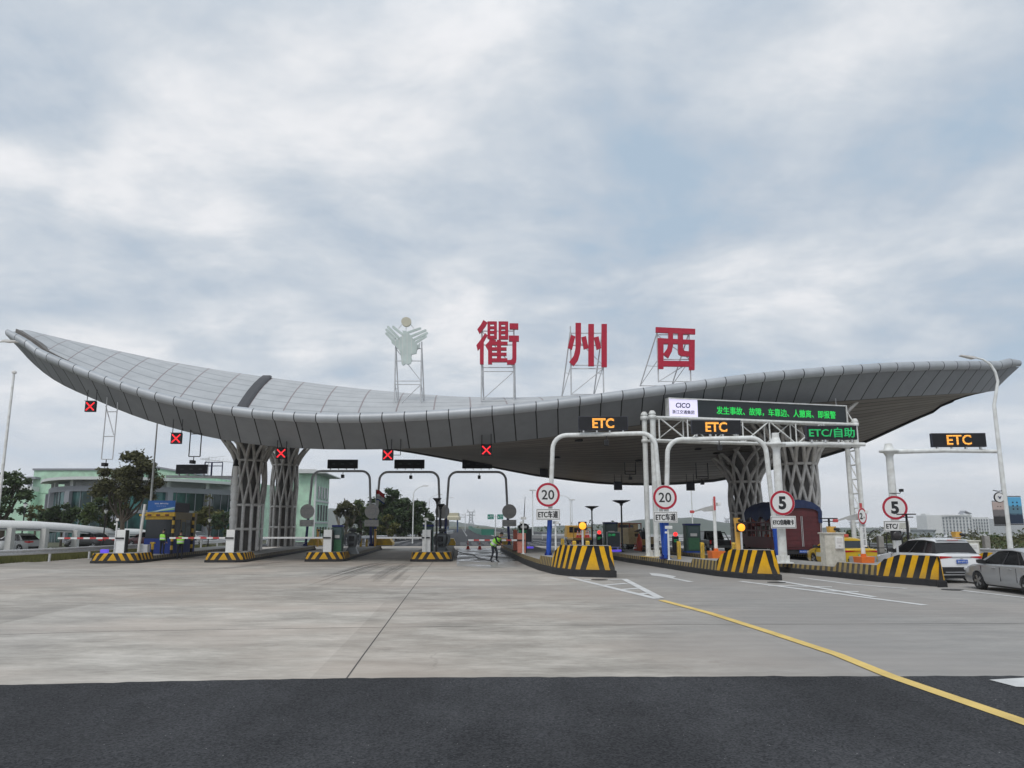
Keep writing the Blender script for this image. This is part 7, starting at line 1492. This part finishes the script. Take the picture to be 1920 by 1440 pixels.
# green noise barrier and far road furniture
def far_things():
    t=thing('green_road_barrier','dark green barrier splitting the far road','barrier',(0,0,0)); gmat=mat('barrier_green',(.02,.16,.11),.5,noise=.1); pts=[(px_x(926,165),165),(px_x(904,166),166),(px_x(893,200),200),(px_x(885,280),280),(px_x(879,400),400)]
    for (a,b_),(c,d) in zip(pts,pts[1:]):
        b=MB(); v=Vector((c-a,d-b_,0)); n=Vector((-v.y,v.x,0)).normalized()*.15; A=Vector((a,b_,0)); C=Vector((c,d,0)); b.add([A-n,C-n,C+n,A+n]+[p+Vector((0,0,1.25 if d<350 else 1.6)) for p in (A-n,C-n,C+n,A+n)],[(0,1,5,4),(1,2,6,5),(2,3,7,6),(3,0,4,7),(4,5,6,7)]); b.build('panel',gmat,t,rec=True)
    for px,w,l in ((920,11.5,'green direction sign on the left of its pair, over the far road'),(938,11,'green direction sign on the right of its pair, beside the round sign back')):
        D=150; a=W(px,969,D); t=thing('direction_sign',l,'road sign',a,0,'green direction signs'); ww,hh=S(w,D),S(9,D); b=MB(); b.bb(-ww/2,ww/2,0,.1,-hh/2,hh/2); b.build('panel',mat('sign_green',(.01,.22,.16),.5),t); b=MB(); b.prism([(-ww*.42,-.15),(-ww*.30,.15),(-ww*.18,-.15)],-.02,-.002); b.build('arrow',M['sign_white'],t); ctext('衢州' if px==920 else '江山',M['sign_white'],t,'lettering',ww*.14,-.02,.12,ww*.5,.32); text('500m' if px==920 else '1km',M['sign_white'],t,'lettering',ww*.14,-.02,-.26,ww*.35,.16)
    a=at(929,1003,150,0); t=thing('sign_pole','slender pole holding the pair of green direction signs','pole',a); b=MB(); b.tube((0,.15,-1),(0,.15,zc(929,150,965)),.09,n=8); b.build('pole',M['galvanised'],t); b=MB(); b.tube((-1.6,.15,zc(929,150,969)),(1.6,.15,zc(929,150,969)),.05,n=6); b.build('crossbar',M['galvanised'],t)
    # far small toll roof
    D=230; a=at(848,1000,D,-1); t=thing('far_toll_roof','cream flat roof of a small far toll station beyond the round sign back','canopy',a); z0=zc(848,D,975)+1; z1=zc(848,D,962)+1; cm=mat('roof_cream',(.50,.46,.34),.6,noise=.1); w=S(27,D)/2
    b=MB(); b.loft([[(x*w*q,y*4*q,z) for x,y in ((-1,-1),(1,-1),(1,1),(-1,1))] for q,z in ((1,z0),(1,z0+.8),(.85,z0+1.2),(.85,z1))],sm=False); b.build('roof',cm,t)
    for x in (-w*.6,w*.7): b=MB(); b.tube((x,0,0),(x,0,z0),.22,n=8); b.build('leg',mat('leg_blue',(.06,.12,.28),.5),t)
    b=MB(); b.bb(-w*.9,w*.3,-1,1,0,1.9); b.build('booth',gb,t)
    D=260; a=at(872,1000,D,0); t=thing('far_gantry','thin far gantry beside the cream toll roof','gantry',a); z=zc(866,D,965)
    b=MB(); b.tube((0,0,-2),(0,0,z+.5),.12,n=6); b.build('post',M['galvanised'],t); b=MB(); 
    for zz in (z,z-.9): b.tube((-3.2,0,zz),(.2,0,zz),.08,n=6)
    for k in range(6): b.tube((-3.2+k*.6,0,z-.9 if k%2 else z),(-2.6+k*.6,0,z if k%2 else z-.9),.05,n=5)
    b.build('truss_arm',M['galvanised'],t)
    def pylon(l,px,D,rt,w):
        zb=-12; a=at(px,990,D,zb); H=zc(px,D,rt)-zb; t=thing('pylon',l,'pylon',a,0,'hazy power pylons'); b=MB(); pm=mat('pylon_grey',(.22,.23,.25),.6); r=w*.35
        for sx in (-1,1):
            for sy in (-1,1): b.path([(sx*w*.5,sy*w*.5,0),(sx*w*.16,sy*w*.16,H*.6),(sx*w*.14,sy*w*.14,H*.9)],r*.11,4)
        n=8
        for k in range(n):
            z0=H*.85*k/n; z1=H*.85*(k+1)/n; f=lambda z: w*.5-(w*.35)*min(1,z/(H*.6)); b.tube((-f(z0),-f(z0),z0),(f(z1),-f(z1),z1),r*.07,n=4); b.tube((f(z0),-f(z0),z0),(-f(z1),-f(z1),z1),r*.07,n=4)
        b.build('tower',pm,t); b=MB()
        for q in (.78,.90): b.tube((-w*.45,0,H*q),(w*.45,0,H*q),r*.1,n=4)
        for sx in (-1,1): b.path([(sx*w*.14,0,H*.88),(sx*w*.42,0,H*.97),(sx*w*.3,0,H)],r*.08,4)
        b.build('cross_arms',pm,t)
    pylon('hazy power pylon on the hill above the far road',883,1000,955,12); pylon('hazy power pylon left of the right lattice columns',1364,900,969,8); pylon('hazy power pylon right of the red truck, left of the gantry post',1598,900,977,8)
    def mast(l,px,D,rt,arm=0,g='tall light masts beyond the tolls',head=True,zb=-1.5,r=.12,base=None):
        a=at(px,990,D,zb); H=zc(px,D,rt)-zb; t=thing('light_mast',l,'light mast',a,0,g); b=MB(); b.tube((0,0,0),(0,0,H),r,r*.6,8); b.build('pole',M['white_paint'],t)
        b=MB()
        if arm: 
            b.path([(0,0,H),(arm*.1,0,H+.35),(arm*.5,0,H+.75),(arm,0,H+.95)],r*.5,6); b.build('arm',M['white_paint'],t); b=MB(); b.box((arm*1.15,0,H+.93),(.7*abs(arm)/max(.1,abs(arm)),.25,.1)); b.build('lamp_head',M['grey_back'],t)
        elif head:
            for k in range(6): g_=k*math.pi/3; b.box((.55*math.cos(g_),.55*math.sin(g_),H-.25),(.3,.25,.18),0,g_)
            b.lathe((0,0,H-.35),[(.62,0),(.62,.05)],14); b.build('lamp_ring',M['grey_back'],t)
        else: b.lathe((0,0,H),[(r*1.3,0),(r*1.3,.12)],8); b.build('cap',M['grey_back'],t)
    mast('tall light mast with a lamp ring, left of the first speed 20 sign',999,160,917); mast('tall light mast with a lamp ring, right of the first speed 20 sign',1073,175,935)
    mast('street lamp with a curved arm beside the right-hand light mast',1070,160,938,-1.6); mast('street lamp in front of the tallest background tree',774,92,926,1.2,r=.09); mast('curved-arm street lamp left of the two dark lamp posts',804,125,938,1.5,r=.08); mast('street lamp with a short arm, behind the rightmost pair of sign backs',829,190,940,2.0,r=.10)
    mast('plain white pole hanging in view behind the gap left of the truss gantry',1239,92,903,0,'plain white poles behind the canopy',False,-1,.09); mast('plain white pole behind the green kiosk and height limiter',1299,92,903,0,'plain white poles behind the canopy',False,-1,.09)
    # poles at the left
    a=at(0,1000,44,0); a=at(-10,1000,44,0); t=thing('white_pole','tall white pole at the left edge, leaning out of the photo','pole',at(-14,1040,44,-.3)); H=zc(14,44,700)+.3; b=MB(); b.tube((0,0,0),(0,0,H),.10,.06,10); b.build('pole',M['white_paint'],t); b=MB(); b.lathe((0,0,H),[(.12,0),(.13,.1),(.05,.16)],10); b.build('cap',M['grey_back'],t)
    t=thing('flag_pole','slender white pole behind the toll booth','pole',at(276,1020,60,-.5)); H=zc(292,60,792)+.5; b=MB(); b.tube((0,0,0),(0,0,H),.11,.05,10); b.build('pole',M['white_paint'],t); b=MB(); b.lathe((0,0,H),[(.06,0),(.10,.06),(.06,.14)],10); b.build('finial',M['grey_back'],t)
    for px,D,rt,l in ((39,64,943,'black lantern post before the green hall, at the left'),(193,66,955,'black lantern post under the tall camphor tree'),(390,70,972,'black lantern post right of the toll booth')):
        a=at(px,1020,D,-1.0); H=zc(px,D,rt)+1.0; t=thing('lantern_post',l,'lamp post',a,0,'black lantern posts'); b=MB(); b.tube((0,0,0),(0,0,H-.35),.06,.045,8); b.build('pole',M['black_metal'],t); b=MB(); b.lathe((0,0,H-.35),[(.06,0),(.17,.26),(.17,.28)],8); b.build('lantern',M['sign_white'],t); b=MB(); b.lathe((0,0,H-.07),[(.2,0),(.05,.12),(.01,.18)],8); b.build('lantern_cap',M['black_metal'],t)
    # tip of a street lamp reaching in from the left
    D=30; tip=W(33,637,D); r0=W(-150,640,D); t=thing('street_lamp','street lamp head reaching in over the left end of the canopy','street lamp',(r0.x,D,0)); H=r0.z
    b=MB(); b.tube((0,0,0),(0,0,H-.6),.12,.08,10); b.build('pole',M['white_paint'],t); w=tip.x-r0.x; b=MB(); b.path([(0,0,H-.6),(.15,0,H-.25),(.6,0,H-.02),(w-.9,0,H-.02),(w-.55,0,H)],[.08,.07,.06,.05,.04],8); b.build('arm',M['white_paint'],t)
    b=MB(); b.loft([[(w-.6,-.05,H-.02),(w-.6,.05,H-.02),(w-.6,.05,H+.04),(w-.6,-.05,H+.04)],[(w-.4,-.13,H-.04),(w-.4,.13,H-.04),(w-.4,.13,H+.05),(w-.4,-.13,H+.05)],[(w-.02,-.1,H-.03),(w-.02,.1,H-.03),(w-.02,.1,H+.02),(w-.02,-.1,H+.02)]],sm=False); b.build('lamp_head',M['grey_back'],t)
    # right street lamp with banners
    D=33.5; foot=at(1896,1040,D,0); t=thing('street_lamp','curved street lamp carrying a clock-like emblem and two picture banners','street lamp',foot); q=lambda px,row: ((W(px,row,D).x-foot.x),0,W(px,row,D).z)
    x8=q(1896,1060)[0]
    pts=[(0,0,0)]+[(0,0,z) for z in (3,5,q(1878,760)[2])]; top=[q(1871,715),q(1866,697),q(1857,683),q(1843,674),q(1828,670)]
    b=MB(); b.path(pts+[(a[0],0,a[2]) for a in top],[.115,.10,.09,.075,.06,.055,.05,.045,.04],10); b.build('pole',M['white_paint'],t)
    a=q(1830,671); c=q(1800,667); b=MB(); b.loft([[(a[0],-.05,a[2]-.03),(a[0],.05,a[2]-.03),(a[0],.05,a[2]+.03),(a[0],-.05,a[2]+.03)],[(a[0]-.15,-.14,a[2]-.05),(a[0]-.15,.14,a[2]-.05),(a[0]-.15,.14,a[2]+.05),(a[0]-.15,-.14,a[2]+.05)],[(c[0],-.1,c[2]-.01),(c[0],.1,c[2]-.01),(c[0],.1,c[2]+.03),(c[0],-.1,c[2]+.03)]],sm=False); b.build('lamp_head',M['grey_back'],t)
    def pic(name,sky,mid,low):
        m,bb_,N,L,MA,MIX,NO,RA=nodes_mat(name,.5); tc=N('ShaderNodeTexCoord'); s=N('ShaderNodeSeparateXYZ'); L(tc.outputs['UV'],s.inputs[0]); n=NO(tc.outputs['Object'],9,6,.7)
        v=MA('ADD',s.outputs[1],MA('MULTIPLY',n,.18)); L(RA(v,(.15,low),(.95,sky),(.42,low),(.5,mid),(.72,mid),(.78,sky)),bb_.inputs['Base Color']); return m
    for x0,x1,r0_,r1,m,l in ((1864,1884,941,984,pic('banner_grey',(.45,.36,.33),(.16,.15,.15),(.02,.02,.022)),'picture banner'),(1894,1913,932,982,pic('banner_blue',(.10,.38,.62),(.10,.20,.26),(.015,.03,.06)),'picture banner')):
        a,c=q(x0,r1),q(x1,r0_); b=MB(); b.add([(a[0],-.03,a[2]),(c[0],-.03,a[2]),(c[0],-.03,c[2]),(a[0],-.03,c[2]),(a[0],.0,a[2]),(c[0],.0,a[2]),(c[0],.0,c[2]),(a[0],.0,c[2])],[(0,1,2,3),(5,4,7,6),(0,4,5,1),(3,2,6,7),(1,5,6,2),(0,3,7,4)],0,False,[[(0,0),(1,0),(1,1),(0,1)]]*6); b.build('banner',m,t)
        for z in (a[2]-.03,c[2]+.03): b=MB(); b.tube((min(a[0],0),-.015,z),(max(c[0],0),-.015,z),.02,n=6); b.build('banner_bar',M['black_metal'],t)
        b=MB(); cx=(a[0]+c[0])/2; 
        if x0>1890:
            for i in range(3):
                for j in (-.09,.09): b.bb(cx+j-.03,cx+j+.03,-.036,-.0305,c[2]-.26-i*.14,c[2]-.20-i*.14)
        else:
            for j in (-.06,.06): b.bb(cx+j-.02,cx+j+.02,-.036,-.0305,c[2]-.22,c[2]-.18)
        b.build('banner_lettering',M['sign_black'],t)
    e=q(1873,933); b=MB(); b.lathe((e[0],0,e[2]),[(.19,-.05),(.19,.05)],22,axis='y'); b.build('emblem_disc',M['sign_white'],t); b=MB(); b.path([(e[0]+.20*math.cos(2*math.pi*k/24),0,e[2]+.20*math.sin(2*math.pi*k/24)) for k in range(25)],.035,6,cap=False); b.build('emblem_ring',M['black_metal'],t); b=MB(); b.prism([(e[0],e[2]-.08),(e[0]+.08,e[2]+.07),(e[0]+.03,e[2]+.05),(e[0],e[2]+.01),(e[0]-.03,e[2]+.05),(e[0]-.08,e[2]+.07)],-.066,-.06); b.build('emblem_mark',nv_,t)
    f=q(1884,925); b=MB(); b.tube((f[0]-.03,0,e[2]-.2),(f[0]-.03,0,e[2]+.32),.025,n=6); b.path([(f[0]-.03,0,e[2]+.3),(e[0],0,e[2]+.27),(e[0]-.22,0,e[2]+.31)],.02,6); b.tube((f[0]-.03,0,e[2]-.1),(.05,0,e[2]-.1),.02,n=6); b.build('emblem_bracket',M['black_metal'],t)
    # flag on the grey arch
    D=66.5; a=W(705,919,D); t=thing('flag','red, white and navy flag on the pole where the first grey arches meet','flag',a); w,h=S(16,D),S(19,D)
    for i,(f0,f1,m) in enumerate(((0,.4,mat('flag_red',(.55,.02,.02),.7)),(.4,.85,mat('flag_white',(.7,.7,.72),.7)),(.85,1.0,mat('flag_navy',(.01,.05,.2),.7)))):
        b=MB(); vs=[]; n=8
        for j in range(n+1):
            u=j/n
            for f in (f0,f1): vs.append((u*w,.12*math.sin(u*7+f*2),-h*f-.35*u*u*h+.05*math.sin(u*6)))
        b.add(vs,[(2*j,2*j+1,2*j+3,2*j+2) for j in range(n)],0,True); b.build('stripe',m,t)
    text('CICO',mat('logo_navy',(0.01,0.015,0.07)),t,'lettering',w*.42,-.16,-h*.68,w*.5,h*.13,.02); b=MB(); b.tube((0,.05,-2.4),(0,.05,.15),.03,n=6); b.build('staff',M['galvanised'],t)
    # crane far behind the hall
    D=300; a=at(380,990,D,-5); H=zc(380,D,858)+5; t=thing('tower_crane','pale tower crane far behind the lattice columns','crane',a); pm=mat('crane_pale',(.55,.56,.56),.5)
    b=MB()
    for x in (-.6,.6): b.tube((x,0,0),(x,0,H),.12,n=4)
    for k in range(16): b.tube((-.6,0,H*k/16),(.6,0,H*(k+1)/16),.08,n=4)
    b.build('mast',pm,t); b=MB(); x1=px_x(436,D)-a.x; b.tube((-3,0,H-.5),(x1,0,H-2.0),.12,n=4); b.tube((-3,0,H-.5),(x1*.6,0,H+.6),.08,n=4)
    for k in range(8): b.tube((x1*k/8,0,H-.6-k*.18),(x1*(k+.5)/8,0,H+.5-k*.2),.06,n=4)
    b.build('jib',pm,t)
    # fence posts beyond the white car
    for i,(px,l) in enumerate(((1631,'black fence post with a bent top right of the taxi'),(1664,'black fence post with a bent top behind the peeled sign post'),(1694,'black fence post with a bent top behind the front of the white car'))):
        a=at(px,1035,46,-.3); t=thing('fence_post',l,'fence post',a,0,'black fence posts with bent tops'); H=1.75; b=MB(); b.path([(0,0,0),(0,0,H),(.12,0,H+.25),(.35,0,H+.4)],.035,6); b.build('post',M['black_metal'],t); b=MB(); b.bb(.02,1.0,-.01,.01,.5,.54); b.bb(.02,1.0,-.01,.01,.8,.84); b.bb(.02,1.0,-.01,.01,1.1,1.14); b.build('rails',M['black_metal'],t)
    for i,(px,l) in enumerate(((1652,'grey concrete post right of the truss gantry'),(1851,'brown concrete post behind the silver car'))):
        a=at(px,1035,50,-.3); t=thing('concrete_post',l,'post',a,0,'concrete posts beyond the exit lanes'); b=MB(); b.bb(-.17,.17,-.17,.17,0,1.75); b.build('shaft',M['deck_concrete'],t,bevel=.02); b=MB(); b.bb(-.2,.2,-.2,.2,0,.1); b.build('base',M['deck_concrete'],t)
nv_=mat('logo_navy',(0.01,0.015,0.07))
far_things()
# ------------------------------------------------------------ haze
def haze():
    b=MB(); b.bb(-1500,1500,-80,1700,-13.5,60); m=bpy.data.materials.new('haze_air'); m.use_nodes=True; nt=m.node_tree; nt.nodes.clear()
    o=nt.nodes.new('ShaderNodeOutputMaterial'); v=nt.nodes.new('ShaderNodeVolumePrincipled'); v.inputs['Color'].default_value=(.97,.985,1,1); v.inputs['Density'].default_value=HAZE; v.inputs['Anisotropy'].default_value=.1
    nt.links.new(v.outputs[0],o.inputs['Volume']); q=b.build('haze',m); tag(q,'pale even haze lying over the whole plaza and the land beyond','haze',kind='stuff'); q.display_type='WIRE'
HAZE=0.00032
haze()
